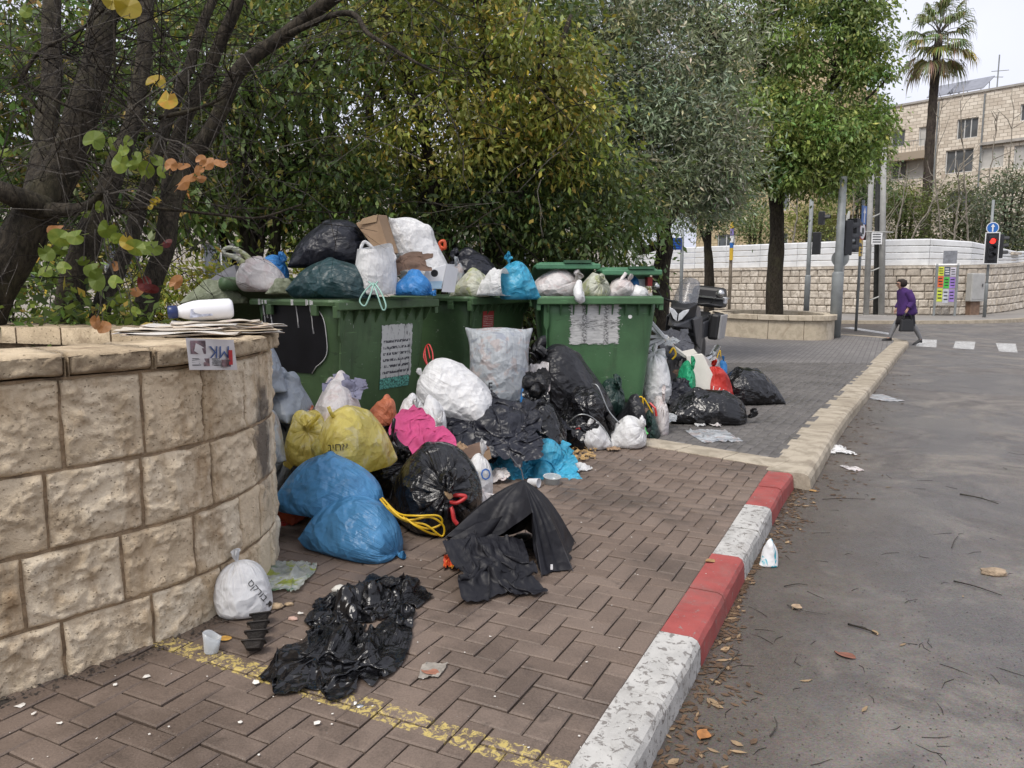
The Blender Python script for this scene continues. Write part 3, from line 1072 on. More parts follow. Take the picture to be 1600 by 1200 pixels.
TWIG = m_bark('twig_grey', (.06, .052, .045), (.15, .135, .115), 40)
TWIGD = m_bark('twig_dark', (.02, .016, .013), (.05, .042, .034), 40)
LEAF = m_leaf('leaf')
LEAFO = m_leaf('olive_leaf', .5, .15)
nr = np.random.default_rng(11)
def unit(a): return a / np.maximum(np.linalg.norm(a, axis=1, keepdims=True), 1e-9)
def leaves(P, Dn, size, width, fold, colA, colB, colC=None, fc=.0, shade=None):
    "one bent two-triangle blade per point P pointing along Dn"
    n = len(P)
    Dn = unit(Dn)
    r = unit(nr.normal(size=(n, 3)) + np.array([0, 0, .6]))
    Sd = unit(np.cross(Dn, r))
    Up = np.cross(Sd, Dn)
    L = (size * nr.uniform(.45, 1.5, n))[:, None]
    Wd = L * width * .5 * nr.uniform(.8, 1.2, (n, 1))
    base = P
    tip = P + Dn * L - Up * L * .12
    mid = P + Dn * L * .45
    a = mid + Sd * Wd - Up * Wd * fold
    b = mid - Sd * Wd - Up * Wd * fold
    V = np.stack([base, a, tip, b], 1).reshape(-1, 3)
    i = np.arange(n)[:, None] * 4
    F = np.concatenate([i + np.array([[0, 1, 2]]), i + np.array([[0, 2, 3]])], 0)
    t = nr.uniform(0, 1, (n, 1))
    C = np.array(colA) * (1 - t) + np.array(colB) * t
    if colC is not None:
        k = nr.uniform(0, 1, n) < fc
        C[k] = np.array(colC) * nr.uniform(.7, 1.2, (k.sum(), 1))
    C = C * nr.uniform(.75, 1.25, (n, 1)) * 1.5
    C4 = np.concatenate([C, np.ones((n, 1))], 1)
    return V, F, np.repeat(C4, 4, 0)
def lobes(ls):
    "cluster centres spread through ellipsoids (centre, radii, count), thicker towards the outside"
    out = []
    for c, r, k in ls:
        d = unit(nr.normal(size=(k, 3)))
        q = nr.uniform(.35, 1.0, (k, 1)) ** .6
        out.append(np.array(c) + d * q * np.array(r))
    return np.vstack(out)
def crown_mesh(name, parent, C, per, spread, size, width, colA, colB, colC=None, fc=0, droop=.5, m=None, fold=.3, flat=.7):
    n = len(C) * per
    cc = np.repeat(C, per, 0)
    sp = spread * nr.uniform(.55, 1.6, (len(C), 1))
    off = nr.normal(size=(n, 3)) * np.repeat(sp, per, 0) * np.array([1, 1, flat])
    P = cc + off
    Dn = unit(off) * .7 + nr.normal(size=(n, 3)) * .55 + np.array([0, 0, -droop])
    # each cluster has its own tint
    V, F, Cc = leaves(P, Dn, np.full(n, size), width, fold, colA, colB, colC, fc)
    tint = np.repeat(nr.uniform(.55, 1.5, (len(C), 1)) * np.array([1, 1, 1]) * (1 + nr.normal(size=(len(C), 3)) * np.array([.12, .05, .1])), per * 4, 0)
    Cc[:, :3] = np.clip(Cc[:, :3] * tint, .005, 1)
    o = npmesh(name, V, F, m or LEAF, parent, col=Cc)
    tag(o, kind='stuff')
    return o
def limb_tubes(b, limbs, n=10, rough=.04):
    pts_all = []
    for pts, r0, r1 in limbs:
        sp_ = smooth_path(pts, 7)
        k = len(sp_)
        rr = []
        for i, p in enumerate(sp_):
            t = i / (k - 1)
            rr.append((r0 + (r1 - r0) * t) * (1 + .12 * noise.noise(p * 3.1)))
            if i: sp_[i] = p + Vector((noise.noise(p * 2.3), noise.noise(p * 2.3 + Vector((9, 0, 0))), 0)) * rough
        b.tube(sp_, rr, n)
        pts_all += [tuple(p) for p in sp_]
    return np.array(pts_all)
def twigs(parent, limbpts, C, m, r0=.012, name='twig_mass', nmax=400, n=3):
    b = B()
    for c in C[:nmax]:
        d = np.linalg.norm(limbpts - c, axis=1) + np.maximum(0, limbpts[:, 2] - c[2]) * 1.5
        a = Vector(limbpts[int(np.argmin(d))])
        c = Vector(c)
        mid = (a + c) / 2 + Vector(nr.normal(size=3)) * (c - a).length * .12 + Vector((0, 0, (c - a).length * .1))
        b.tube(smooth_path([a, mid, c], 4), np.linspace(r0, r0 * .3, 9), n, False)
    o = b.build(name, m, parent)
    return tag(o, kind='stuff')
def tree(name, label, limbs, ls, per, spread, size, width, colA, colB, colC=None, fc=0, droop=.5, bark=None, m=None, tw=300, group=None, cat='tree', fold=.3, twm=None, twr=.014, flat=.7, wob=.04):
    base = Vector(limbs[0][0][0])
    t = thing(name, label, cat, base, 0, group)
    b = B()
    lp = limb_tubes(b, limbs, 10, wob)
    b.build('trunk', bark or BARK, t, True)
    C = lobes(ls)
    if tw: twigs(t, lp, C, twm or bark or BARK, twr, nmax=tw)
    crown_mesh('crown', t, C, per, spread, size, width, colA, colB, colC, fc, droop, m, fold, flat)
    return t

# ---- the near tree behind the wall: bare, many-stemmed, last round leaves
jt = thing('judas_tree', 'bare many-stemmed tree behind the stone wall with a few round yellow and orange leaves', 'tree', (-3.4, 5.0, .95))
b = B()
JL = [([D(-60, 560, 4.75), D(-10, 440, 4.75), D(60, 335, 4.85), D(110, 230, 5.0), D(150, 90, 5.2), D(185, -60, 5.3)], .16, .07),
      ([D(60, 335, 4.85), D(70, 220, 5.3), D(85, 90, 5.6), D(80, -60, 5.8)], .085, .055),
      ([D(-40, 280, 4.6), D(20, 305, 4.65), D(75, 328, 4.8)], .045, .08),
      ([D(70, 330, 4.8), D(130, 325, 4.6), D(160, 300, 4.5)], .05, .02),
      ([D(95, 560, 5.2), D(115, 450, 5.2), D(150, 350, 5.4), D(180, 270, 5.6), D(215, 150, 6.0), D(230, -50, 6.4)], .1, .05),
      ([D(200, 560, 5.6), D(235, 450, 5.8), D(262, 360, 6.0), D(280, 280, 6.2), D(330, 200, 6.3), D(375, 110, 6.3), D(440, 55, 6.3), D(560, -30, 6.2)], .085, .05),
      ([D(140, 560, 5.3), D(165, 470, 5.4), D(200, 390, 5.7), D(225, 300, 6.0), D(290, 110, 6.5), D(350, -40, 6.8)], .075, .035),
      ([D(262, 365, 6.0), D(268, 250, 6.4), D(320, 120, 6.6), D(370, 10, 6.6), D(380, -40, 6.6)], .06, .045),
      ([D(440, 55, 6.3), D(540, 20, 6.0), D(575, 55, 5.8), D(640, 90, 5.6), D(690, 115, 5.5)], .025, .006),
      ([D(30, 128, 4.6), D(62, 82, 4.6), D(112, 52, 4.6), D(165, 8, 4.6)], .012, .006),
      ([D(35, 130, 4.6), D(100, 165, 4.6), D(155, 183, 4.6)], .01, .004),
      ([D(35, 148, 4.6), D(85, 205, 4.6), D(115, 245, 4.6), D(142, 285, 4.6)], .01, .004),
      ([D(70, 92, 4.6), D(112, 92, 4.6), D(165, 140, 4.6), D(215, 180, 4.6), D(255, 210, 4.6)], .009, .004),
      ([D(175, 15, 4.6), D(175, 80, 4.6), D(177, 125, 4.6), D(165, 180, 4.6)], .008, .004),
      ([D(250, 185, 4.9), D(300, 172, 4.9), D(350, 150, 4.9), D(372, 110, 4.9)], .014, .005),
      ([D(180, 335, 5.2), D(230, 325, 5.2), D(330, 335, 5.3), D(400, 340, 5.4), D(470, 320, 5.5)], .012, .006),
      ([D(225, 0, 4.8), D(250, 55, 4.8), D(275, 90, 4.8), D(320, 130, 4.8)], .007, .003),
      ]
lp = limb_tubes(b, JL, 12, .03)
b.build('trunk', BARKG, jt, True)
# fine bare twigs, many
for seed, cnt, m_, lo, hi in ((1, 150, TWIG, 1.6, 4.4), (2, 260, TWIGD, 1.2, 4.8)):
    b = B()
    for i in range(cnt):
        a = Vector(lp[nr.integers(len(lp))])
        if a.z < 1.2: a.z = nr.uniform(1.3, 3.5)
        d = Vector(nr.normal(size=3)); d.z = d.z * .6 + .15
        d.normalize()
        L_ = nr.uniform(.35, 1.3)
        pts = [a]
        for q in range(4):
            d = (d + Vector(nr.normal(size=3)) * .28).normalized()
            pts.append(pts[-1] + d * L_ / 4)
        r_ = nr.uniform(.0025, .006)
        b.tube(pts, np.linspace(r_, r_ * .4, 5), 3, False)
        for q in (2, 3):
            d2 = (d + Vector(nr.normal(size=3)) * .8).normalized()
            b.tube([pts[q], pts[q] + d2 * L_ * .22, pts[q] + d2 * L_ * .4], [r_ * .5, r_ * .4, r_ * .2], 3, False)
    tag(b.build('twig_mass', m_, jt), kind='stuff')
def heart_leaf(name, m):
    v, f = [(0, 0, 0)], []
    k = 16
    for i in range(k):
        a = 2 * PI * i / k
        r = .5 * (1 + .06 * math.cos(2 * a))
        if i == 0: r = .27                         # notch at the stalk
        if i == k // 2: r = .54
        x, y = r * math.cos(a), r * math.sin(a)
        v.append((x, y, -.55 * (y * y) + .3 * x * x + .07 * math.sin(3 * a + 1)))
    f = [(0, 1 + i, 1 + (i + 1) % k) for i in range(k)]
    v += [(.34, -.012, 0), (.34, .012, 0), (.75, .012, -.1), (.75, -.012, -.1)]
    f.append((k + 1, k + 2, k + 3, k + 4))
    me = bpy.data.meshes.new(name)
    me.from_pydata(v, [], f)
    me.materials.append(m)
    return me
def m_jleaf(name, a, b_):
    n = N(name)
    oi = n.new('ShaderNodeObjectInfo')
    co = n.coord('Object')
    c = n.mix(n.step(n.noise(co, 2.5, 4, .6), .35, .65), a, b_)
    c = n.mix(oi.outputs['Random'], c, sc3(a, .75))
    return n.done(n.addtrans(n.pbsdf(c, .5, 0, .4), c, .4))
JM = {'g': heart_leaf('leaf_green', m_jleaf('judas_green', (.16, .23, .03), (.24, .29, .04))),
      'y': heart_leaf('leaf_yellow', m_jleaf('judas_yellow', (.42, .33, .03), (.52, .27, .04))),
      'o': heart_leaf('leaf_orange', m_jleaf('judas_orange', (.42, .19, .06), (.5, .25, .11))),
      'r': heart_leaf('leaf_red', m_jleaf('judas_red', (.13, .02, .018), (.2, .04, .03)))}
JLEAF = [(178, 3, 'y', 34), (200, 10, 'y', 36), (243, 127, 'y', 32), (262, 157, 'y', 36), (147, 219, 'g', 34), (176, 225, 'g', 28), (199, 222, 'g', 20), (192, 235, 'g', 22), (188, 255, 'g', 32),
         (214, 247, 'g', 22), (228, 265, 'g', 26), (246, 250, 'g', 22), (254, 268, 'g', 26), (207, 258, 'g', 18), (267, 258, 'o', 20), (286, 258, 'o', 20), (287, 285, 'o', 28), (314, 250, 'o', 16), (325, 256, 'o', 22), (345, 254, 'o', 20), (311, 267, 'o', 16), (300, 277, 'o', 16), (314, 279, 'o', 16),
         (88, 360, 'o', 24), (93, 371, 'g', 30), (118, 370, 'g', 26), (167, 358, 'g', 30), (172, 372, 'g', 24), (184, 373, 'g', 20), (199, 379, 'y', 24), (212, 387, 'g', 28), (226, 386, 'g', 26), (240, 388, 'g', 26), (135, 333, 'g', 16), (156, 324, 'g', 18),
         (73, 396, 'g', 26), (70, 425, 'g', 24), (95, 390, 'g', 22), (100, 418, 'g', 22), (145, 422, 'g', 26), (151, 438, 'g', 32), (180, 440, 'g', 28), (131, 408, 'g', 18), (260, 380, 'r', 18), (225, 443, 'r', 24), (236, 452, 'r', 22), (213, 455, 'o', 20), (275, 441, 'o', 24), (180, 416, 'o', 16), (150, 503, 'o', 22), (162, 511, 'o', 24), (212, 487, 'g', 18), (190, 466, 'g', 16), (240, 316, 'y', 12), (247, 312, 'y', 10), (235, 323, 'y', 10),
         (40, 18, 'g', 20), (8, 238, 'g', 20)]
for px, py, c_, sz in JLEAF:
    d_ = 4.25 + nr.uniform(-.25, .35)
    o = bpy.data.objects.new('leaf', JM[c_])
    COL.objects.link(o)
    o.location = D(px, py, d_)
    s_ = sz / FPX * d_ * 1.02
    o.scale = (s_, s_ * nr.uniform(.72, 1.05), s_)
    nrm = Vector((nr.normal() * .45 - o.location.x * .1, -1, nr.normal() * .5 + .35)).normalized()
    q = nrm.to_track_quat('Z', 'Y')
    o.rotation_euler = (q.to_matrix() @ Matrix.Rotation(nr.uniform(0, 6.28), 3, 'Z')).to_euler()
    attach(o, jt)
# stalks carrying the leaves
b = B()
for px, py, c_, sz in JLEAF:
    a = D(px, py, 4.35)
    d = np.linalg.norm(lp - np.array(a), axis=1)
    e = Vector(lp[int(np.argmin(d))])
    st = a.lerp(e, min(1, .32 / max((e - a).length, .01)))
    b.tube(smooth_path([a, a.lerp(st, .5) + Vector((nr.normal() * .03, 0, .04)), st], 3), [.003, .003, .003, .004, .004, .004, .005], 3, False)
tag(b.build('leaf_stalks', TWIG, jt), kind='stuff')

# ---- the dark thicket behind the containers
GRN = dict(colA=(.035, .06, .018), colB=(.075, .105, .028), colC=(.17, .17, .03), fc=.12)
def stems(x, y, z0, z1, n, spreadx, r=.06):
    out = []
    for i in range(n):
        bx, by = x + nr.uniform(-.3, .3), y + nr.uniform(-.3, .3)
        tx, ty = x + nr.uniform(-spreadx, spreadx), y + nr.uniform(-.8, .8)
        out.append(([Vector((bx, by, z0)), Vector((bx * .7 + tx * .3 + nr.normal() * .12, by, z0 + (z1 - z0) * .35)), Vector((bx * .3 + tx * .7 + nr.normal() * .15, ty, z0 + (z1 - z0) * .7)), Vector((tx, ty, z1))], r * nr.uniform(.7, 1.3), r * .35))
    return out
tree('laurel_tree', 'dense dark evergreen tree behind the container nearest the stone wall', stems(-3.4, 10.2, 0, 4.6, 6, 1.8, .085),
     [((-4.6, 10.2, 4.6), (1.7, 1.2, 1.5), 70), ((-2.8, 9.8, 4.2), (1.3, 1.1, 1.3), 70), ((-3.6, 10.0, 3.0), (1.9, 1.0, .8), 60), ((-2.4, 10.6, 2.6), (1.0, .9, .8), 40)],
     125, .23, .09, .4, (.05, .085, .026), (.1, .135, .034), (.24, .2, .04), .1, .7, tw=240)
tree('laurel_tree', 'tall yellow-green evergreen tree behind the middle container', stems(-.6, 11.0, 0, 5.0, 6, 1.6, .09),
     [((-1.2, 10.6, 4.9), (1.5, 1.1, 1.0), 70), ((.15, 10.5, 4.1), (1.1, 1.0, .9), 70), ((-.9, 10.4, 3.4), (1.3, 1.0, .6), 50), ((.7, 10.8, 3.4), (.8, .8, .55), 36), ((-1.6, 10.8, 6.0), (1.6, 1.1, .8), 40)],
     125, .22, .085, .4, (.095, .115, .022), (.17, .18, .036), (.28, .22, .04), .13, .75, tw=240)
tree('laurel_tree', 'dark green shrubby tree low behind the middle container', stems(.3, 11.6, 0, 3.0, 7, 1.9, .05),
     [((-.6, 11.0, 2.2), (1.3, .8, .8), 70), ((1.0, 11.2, 2.4), (1.0, .8, .9), 70), ((.3, 11.6, 1.5), (1.8, .8, .7), 60)],
     105, .24, .092, .4, (.03, .052, .017), (.065, .09, .026), (.14, .12, .03), .08, .8, tw=260, twr=.011)
tree('laurel_tree', 'dark evergreen at the left edge behind the bare many-stemmed tree', stems(-6.6, 9.4, 0, 4.6, 6, 1.6, .08),
     [((-7.2, 9.2, 4.4), (1.5, 1.0, 1.6), 60), ((-5.6, 9.0, 3.6), (1.2, .9, 1.2), 46), ((-6.6, 9.4, 2.4), (1.7, .9, 1.0), 46), ((-4.6, 9.2, 2.4), (1.0, .8, .6), 30)],
     95, .27, .12, .4, (.042, .075, .02), (.1, .13, .035), (.25, .17, .05), .12, .6, tw=220)
tree('laurel_tree', 'tall dark evergreen filling the background between the other trees', stems(-2.6, 13.0, 0, 6.4, 7, 2.6, .1),
     [((-5.6, 13.2, 5.2), (2.2, 1.0, 2.0), 80), ((-2.8, 13.2, 5.6), (2.2, 1.0, 1.8), 80), ((-.4, 13.4, 5.6), (1.8, 1.0, 1.6), 60), ((-3.0, 13.0, 3.0), (3.2, 1.0, 1.1), 80), ((.6, 13.2, 3.2), (1.6, .9, 1.1), 50)],
     120, .3, .13, .42, (.034, .058, .02), (.07, .098, .03), (.13, .12, .03), .08, .6, tw=260)
# loose bare stems and dead brush among them
b = B()
for i in range(330):
    x, y = nr.uniform(-6.5, .6), nr.uniform(9.2, 11.6)
    a = Vector((x, y, nr.uniform(1.2, 4.3)))
    d = Vector((nr.normal(), nr.normal() * .5, nr.normal() * .6 + .1)).normalized()
    L_ = nr.uniform(.5, 1.9)
    pts = [a]
    for q in range(4):
        d = (d + Vector(nr.normal(size=3)) * .22 + Vector((0, 0, -.06))).normalized()
        pts.append(pts[-1] + d * L_ / 4)
    r_ = nr.uniform(.004, .012)
    b.tube(pts, np.linspace(r_, r_ * .35, 5), 3, False)
tag(b.build('brushwood', TWIGD), 'tangle of bare brown twigs hanging among the trees behind the containers', 'brushwood', kind='stuff')
# low yellow-green ivy bed between wall and container
for lab, x, y, z, rx, ry, rz, k in (('low yellow-green shrub under the trees behind the newspapers', -3.6, 8.6, 1.35, 1.2, .6, .4, 60), ('low yellow-green shrub behind the pale bag with a loop handle', -2.55, 9.3, 1.45, .7, .5, .4, 36), ('small green weed shrub at the foot of the big trunk', -2.75, 5.0, 1.15, .35, .3, .3, 18), ('dark leafy shrub at the left edge behind the wall', -4.6, 6.8, 1.4, .9, .6, .5, 40)):
    t = thing('low_shrub', lab, 'shrub', (x, y, 0), 0, 'low shrubs behind the wall')
    C = lobes([((x, y, z), (rx, ry, rz), k)])
    twigs(t, np.array([[x + q * .15, y, .9] for q in range(-3, 4)]), C, TWIGD, .008)
    crown_mesh('foliage', t, C, 60, .13, .07, .45, (.11, .13, .025) if 'yellow' in lab else (.05, .08, .02), (.2, .19, .035) if 'yellow' in lab else (.1, .14, .03), (.3, .22, .04), .08, .2)

# ---- olive tree behind container 3
o0 = D(1030, 430, 15.0)
tree('olive_tree', 'grey-green olive tree with a dark trunk behind the right container',
     [([Vector((o0.x, 15, 0)), Vector((o0.x + .05, 15, 1.4)), D(1036, 350, 15), D(1010, 290, 15), D(980, 200, 15), D(950, 90, 15)], .2, .07),
      ([D(1036, 360, 15), D(1070, 300, 15), D(1110, 200, 15.2), D(1130, 80, 15.4)], .12, .05),
      ([D(1030, 345, 15), D(985, 300, 14.6), D(930, 280, 14.2), D(890, 285, 14)], .07, .02), ([D(1025, 385, 15), D(1003, 392, 14.9), D(1000, 378, 14.9)], .08, .05)],
     [(D(960, 95, 15), (1.7, 1.2, 1.7), 140), (D(1062, 90, 15.2), (1.35, 1.2, 1.7), 115), (D(995, 235, 14.6), (1.8, 1.2, 1.0), 110), (D(1095, 225, 15), (1.0, 1.0, 1.1), 64), (D(955, 300, 14.3), (1.2, .8, .55), 50), (D(1060, 300, 14.8), (1.3, .8, .5), 46)],
     165, .24, .115, .23, (.1, .125, .07), (.165, .19, .115), (.26, .28, .2), .2, .15, m=LEAFO, tw=420, twr=.016)
# ---- small tree further back
s0 = D(1108, 488, 27)
tree('small_tree', 'slim tree with a forked trunk standing left of the round planter', [([Vector((s0.x, 27, -.1)), D(1108, 420, 27), D(1106, 370, 27), D(1120, 300, 27)], .2, .08), ([D(1107, 390, 27), D(1097, 360, 27), D(1085, 310, 27)], .1, .05)],
     [(D(1115, 320, 27), (1.3, 1.0, .9), 50), (D(1135, 310, 27), (1.0, 1.0, .9), 40), (D(1075, 320, 27), (1.0, .8, .8), 34)], 90, .3, .12, .3, (.07, .11, .04), (.14, .18, .07), (.22, .24, .12), .15, .3, m=LEAFO, tw=120)
# ---- bright green tree in the round planter
f0 = Vector((D(1211, 490, 23).x, 23.0, .3))
st_tree = tree('street_tree', 'bright green full-crowned tree growing from the round stone planter',
     [([f0, D(1210, 440, 23), D(1214, 370, 23), D(1212, 310, 23), D(1200, 220, 23), D(1190, 90, 23)], .27, .14),
      ([D(1213, 320, 23), D(1240, 240, 22.6), D(1290, 150, 22.4), D(1330, 60, 22.3), D(1370, -10, 22.3)], .13, .03),
      ([D(1213, 310, 23), D(1170, 240, 23), D(1150, 150, 23)], .12, .05), ([D(1250, 225, 22.6), D(1310, 190, 22.2), D(1370, 140, 22), D(1398, 108, 22)], .07, .012), ([D(1300, 140, 22.4), D(1350, 95, 22.2), D(1395, 55, 22.1)], .05, .012), ([D(1330, 60, 22.3), D(1362, 25, 22.2), D(1392, -5, 22.1)], .04, .012), ([D(1300, 190, 22.2), D(1350, 170, 22.1), D(1388, 165, 22)], .04, .012)],
     [(D(1180, 60, 23), (2.2, 1.8, 2.4), 130), (D(1270, 60, 22.8), (1.9, 1.8, 2.2), 70), (D(1190, 220, 22.4), (1.9, 1.6, 1.5), 140), (D(1280, 225, 22.4), (1.7, 1.5, 1.2), 110), (D(1345, 225, 22.4), (.75, .9, .8), 40), (D(1335, 100, 22.2), (.7, .7, 1.1), 30), (D(1325, 15, 22.2), (.8, .8, .6), 28), (D(1270, 280, 22.2), (1.2, 1.0, .45), 40)],
     105, .24, .135, .4, (.078, .118, .031), (.13, .175, .047), (.19, .225, .065), .2, .7, bark=BARKG, tw=420, twr=.025, wob=.01)

SPR = lobes([(D(1362, 72, 22.2), (.45, .4, .28), 9), (D(1370, 108, 22.1), (.4, .4, .25), 8), (D(1358, 20, 22.2), (.45, .4, .3), 9), (D(1355, 165, 22.1), (.45, .4, .3), 9), (D(1382, 62, 22.2), (.2, .3, .15), 4), (D(1386, 112, 22.1), (.15, .3, .12), 4), (D(1378, 8, 22.1), (.2, .3, .15), 4), (D(1380, 185, 22.1), (.2, .3, .2), 5)])
crown_mesh('spray', st_tree, SPR, 46, .17, .13, .42, (.075, .12, .028), (.13, .18, .045), (.22, .25, .06), .15, .7)
# thin pale branches hanging in front of the thicket
b = B()
for i in range(75):
    a = Vector((nr.uniform(-5.2, .6), nr.uniform(8.4, 9.2), nr.uniform(2.4, 4.9)))
    d = Vector((nr.normal(), nr.normal() * .3, nr.normal() * .5 - .15)).normalized()
    L_ = nr.uniform(.6, 2.0)
    pts = [a]
    for q in range(5):
        d = (d + Vector(nr.normal(size=3)) * .2 + Vector((0, 0, -.08))).normalized()
        pts.append(pts[-1] + d * L_ / 5)
    r_ = nr.uniform(.003, .008)
    b.tube(pts, np.linspace(r_, r_ * .35, 6), 3, False)
    for q in (2, 3, 4):
        d2 = (d + Vector(nr.normal(size=3)) * .7).normalized()
        b.tube([pts[q], pts[q] + d2 * L_ * .2], [r_ * .5, r_ * .2], 3, False)
tag(b.build('brushwood', TWIG), 'thin pale bare twigs hanging in front of the dark trees', 'brushwood', kind='stuff')
# ------------------------------------------------------------------ the far side: walls, hoarding, buildings, palm, street furniture
WHITEP = mat('white_panel', (.66, .67, .67), .5, .08, 2, dirt=(.42, .41, .38), dirtk=.35)
FSTONE = m_limestone('ashlar_pale', (.5, .44, .36), (.68, .62, .53), (.26, .21, .16), .5, 14, .8)
FMORT = mat('ashlar_joint', (.13, .1, .075), .95, .3, 4)
GREYM = mat('pole_grey', (.2, .215, .215), .5, .15, 3, dirt=(.1, .1, .1), dirtk=.4)
GREYL = mat('pole_pale', (.36, .36, .34), .7, .15, 3)
CONC = mat('concrete', (.36, .34, .31), .85, .15, 2, .3, 30)
DARKP = mat('signal_black', (.018, .019, .022), .5, .2, 6)
GLASSD = mat('window_glass', (.1, .11, .12), .1, .3, 1.2, spec=.8)
FRAMEW = mat('frame_white', (.6, .6, .58), .5, .08, 3)
SHUT = mat('roller_shutter', (.48, .47, .44), .6, .1, 2)
def thick_line(path, s0, s1):
    return None
FW = [Vector(p) for p in ((3.0, 54, 0), (7.5, 48.2, 0), (11.0, 44.0, 0), (14.0, 40.6, 0), (16.6, 37.9, 0), (18.2, 36.7, 0), (19.9, 36.2, 0), (21.8, 36.4, .02), (24.0, 37.6, .1), (27.0, 40.0, .3), (31, 43.5, .5))]
fws = smooth_path(FW, 16)
fs = [0.0]
for a, b_ in zip(fws, fws[1:]): fs.append(fs[-1] + (b_ - a).length)
FS = np.array(fs); FX = np.array([p.x for p in fws]); FY = np.array([p.y for p in fws]); FZ = np.array([p.z for p in fws])
def fw_at(s):
    p = Vector((np.interp(s, FS, FX), np.interp(s, FS, FY), np.interp(s, FS, FZ)))
    q = Vector((np.interp(s + .1, FS, FX), np.interp(s + .1, FS, FY), 0)) - Vector((p.x, p.y, 0))
    q.normalize()
    return p, Vector((q.y, -q.x, 0)), q
fw = thing('street_wall', 'long pale ashlar wall across the street, white hoarding above it', 'wall', (18, 37, 0))
b = B()
b.loft([[p + n_ * -.05 + Vector((0, 0, -.2)), p + n_ * -.05 + Vector((0, 0, 2.28)), p - n_ * .4 + Vector((0, 0, 2.28)), p - n_ * .4 + Vector((0, 0, -.2))] for p, n_, q in [fw_at(s) for s in np.linspace(.05, FS[-1] - .2, 80)]])
b.build('joint_backing', FMORT, fw)
rows = 6
RH = 2.16 / rows
blocks = []
sS = float(FS[int(np.argmin((FX - 10.6) ** 2 + (FY - 44.4) ** 2))])
sS2 = float(FS[int(np.argmin((FX - 4.5) ** 2 + (FY - 52) ** 2))])
def fblock(s0, s1, z0, z1, m, nm, parent, out=.05, kind=None):
    v, f = [], []
    sd_ = rng.uniform(0, 50)
    for z, e in ((z0, 0), (z0 + .05, 1), (z1 - .05, 1), (z1, 0)):
        for s, e2 in ((s0, 0), (s0 + .06, 1), ((s0 + s1) / 2, 1), (s1 - .06, 1), (s1, 0)):
            p, n_, q = fw_at(s)
            d = (.015 + (out * rng.uniform(.5, 1.2) if e and e2 else 0))
            v.append(p + n_ * d + Vector((0, 0, z)))
    for j in range(3):
        for i in range(4):
            f.append((j * 5 + i, j * 5 + i + 1, (j + 1) * 5 + i + 1, (j + 1) * 5 + i))
    nb = len(v)
    ed = [0, 1, 2, 3, 4, 9, 14, 19, 18, 17, 16, 15, 10, 5]
    for k_ in ed:
        s = (s0, s0 + .06, (s0 + s1) / 2, s1 - .06, s1)[k_ % 5]
        _, n_, _q = fw_at(s)
        v.append(v[k_] - n_ * .06)
    for t in range(len(ed)):
        f.append((ed[(t + 1) % len(ed)], ed[t], nb + t, nb + (t + 1) % len(ed)))
    return v, f
allb = []
for r_ in range(rows):
    s = sS2 + rng.uniform(0, .3)
    while s < FS[-1] - .5:
        w = rng.uniform(.36, .66)
        allb.append((s + .012, s + w - .012, r_ * RH + .012, (r_ + 1) * RH - .012))
        s += w
allb.sort(key=lambda t_: abs(t_[0] - sS - 11))
rv, rf = [], []
for i, (s0, s1, z0, z1) in enumerate(allb):
    v, f = fblock(s0, s1, z0, z1, FSTONE, 'stone', fw)
    if i < 300: mesh('stone', v, f, FSTONE, fw)
    else:
        k = len(rv)
        rv += v
        rf += [tuple(x + k for x in q) for q in f]
tag(mesh('stone_field', rv, rf, FSTONE, fw), kind='stuff')
s = sS2
while s < FS[-1] - .6:
    w = rng.uniform(.7, 1.0)
    b = B()
    pts = [fw_at(s + .008), fw_at(s + w - .008)]
    b.loft([[p + n_ * .09 + Vector((0, 0, 2.165)), p + n_ * .09 + Vector((0, 0, 2.3)), p - n_ * .42 + Vector((0, 0, 2.3)), p - n_ * .42 + Vector((0, 0, 2.165))] for p, n_, q in pts])
    b.build('coping', FSTONE, fw)
    s += w
# hoarding: panels of horizontal ribbed sheet
hd = thing('hoarding', 'white ribbed sheet-metal hoarding standing on the ashlar wall', 'hoarding', (18, 37.2, 2.3))
s = sS2 - 1.0
while s < FS[-1] - 6.2:
    w = 2.1
    b = B()
    z0 = 2.31
    ends = []
    for sa in (s + .01, s + w - .01):
        p, n_, q = fw_at(sa)
        ends.append((p, n_, .31 * (1 - .55 * min(1, max(0, (p.x - 20.6) / 4.5)))))
    rh_ = ends[0][2]
    for k in range(4):
        rr_ = []
        for p, n_, r1 in ends:
            za, zb = z0 + k * r1, z0 + (k + 1) * r1
            rr_.append([p - n_ * (.2 - x) + Vector((0, 0, z)) for x, z in ((-.02, za), (.03, za + .012), (.03, zb - .06), (-.02, zb - .012))] + [p - n_ * .225 + Vector((0, 0, zb - .012)), p - n_ * .225 + Vector((0, 0, za))])
        b.loft(rr_)
    b.build('panel', WHITEP, hd)
    b = B()
    p, n_, q = fw_at(s)
    b.box(p - n_ * .26 + Vector((0, 0, 2.31 + rh_ * 1.9)), (.05, .05, rh_ * 3.9))
    b.build('post', STEEL, hd)
    s += w
# gate pier at the right end
pr = thing('gate_pier', 'pale stone pier with quoins rising above the wall right of the traffic light', 'pier', D(1568, 487, 38.6))
pp = D(1568, 487, 38.6)
for k in range(9):
    b = B()
    w = .62 if k % 2 else .52
    b.box((pp.x, pp.y, k * .3 + .2), (w, w, .285), .6)
    bevel(b.build('quoin', FSTONE, pr), .015)
b = B(); b.box((pp.x, pp.y, 2.93), (.85, .85, .12), .6); b.build('capital', FSTONE, pr)
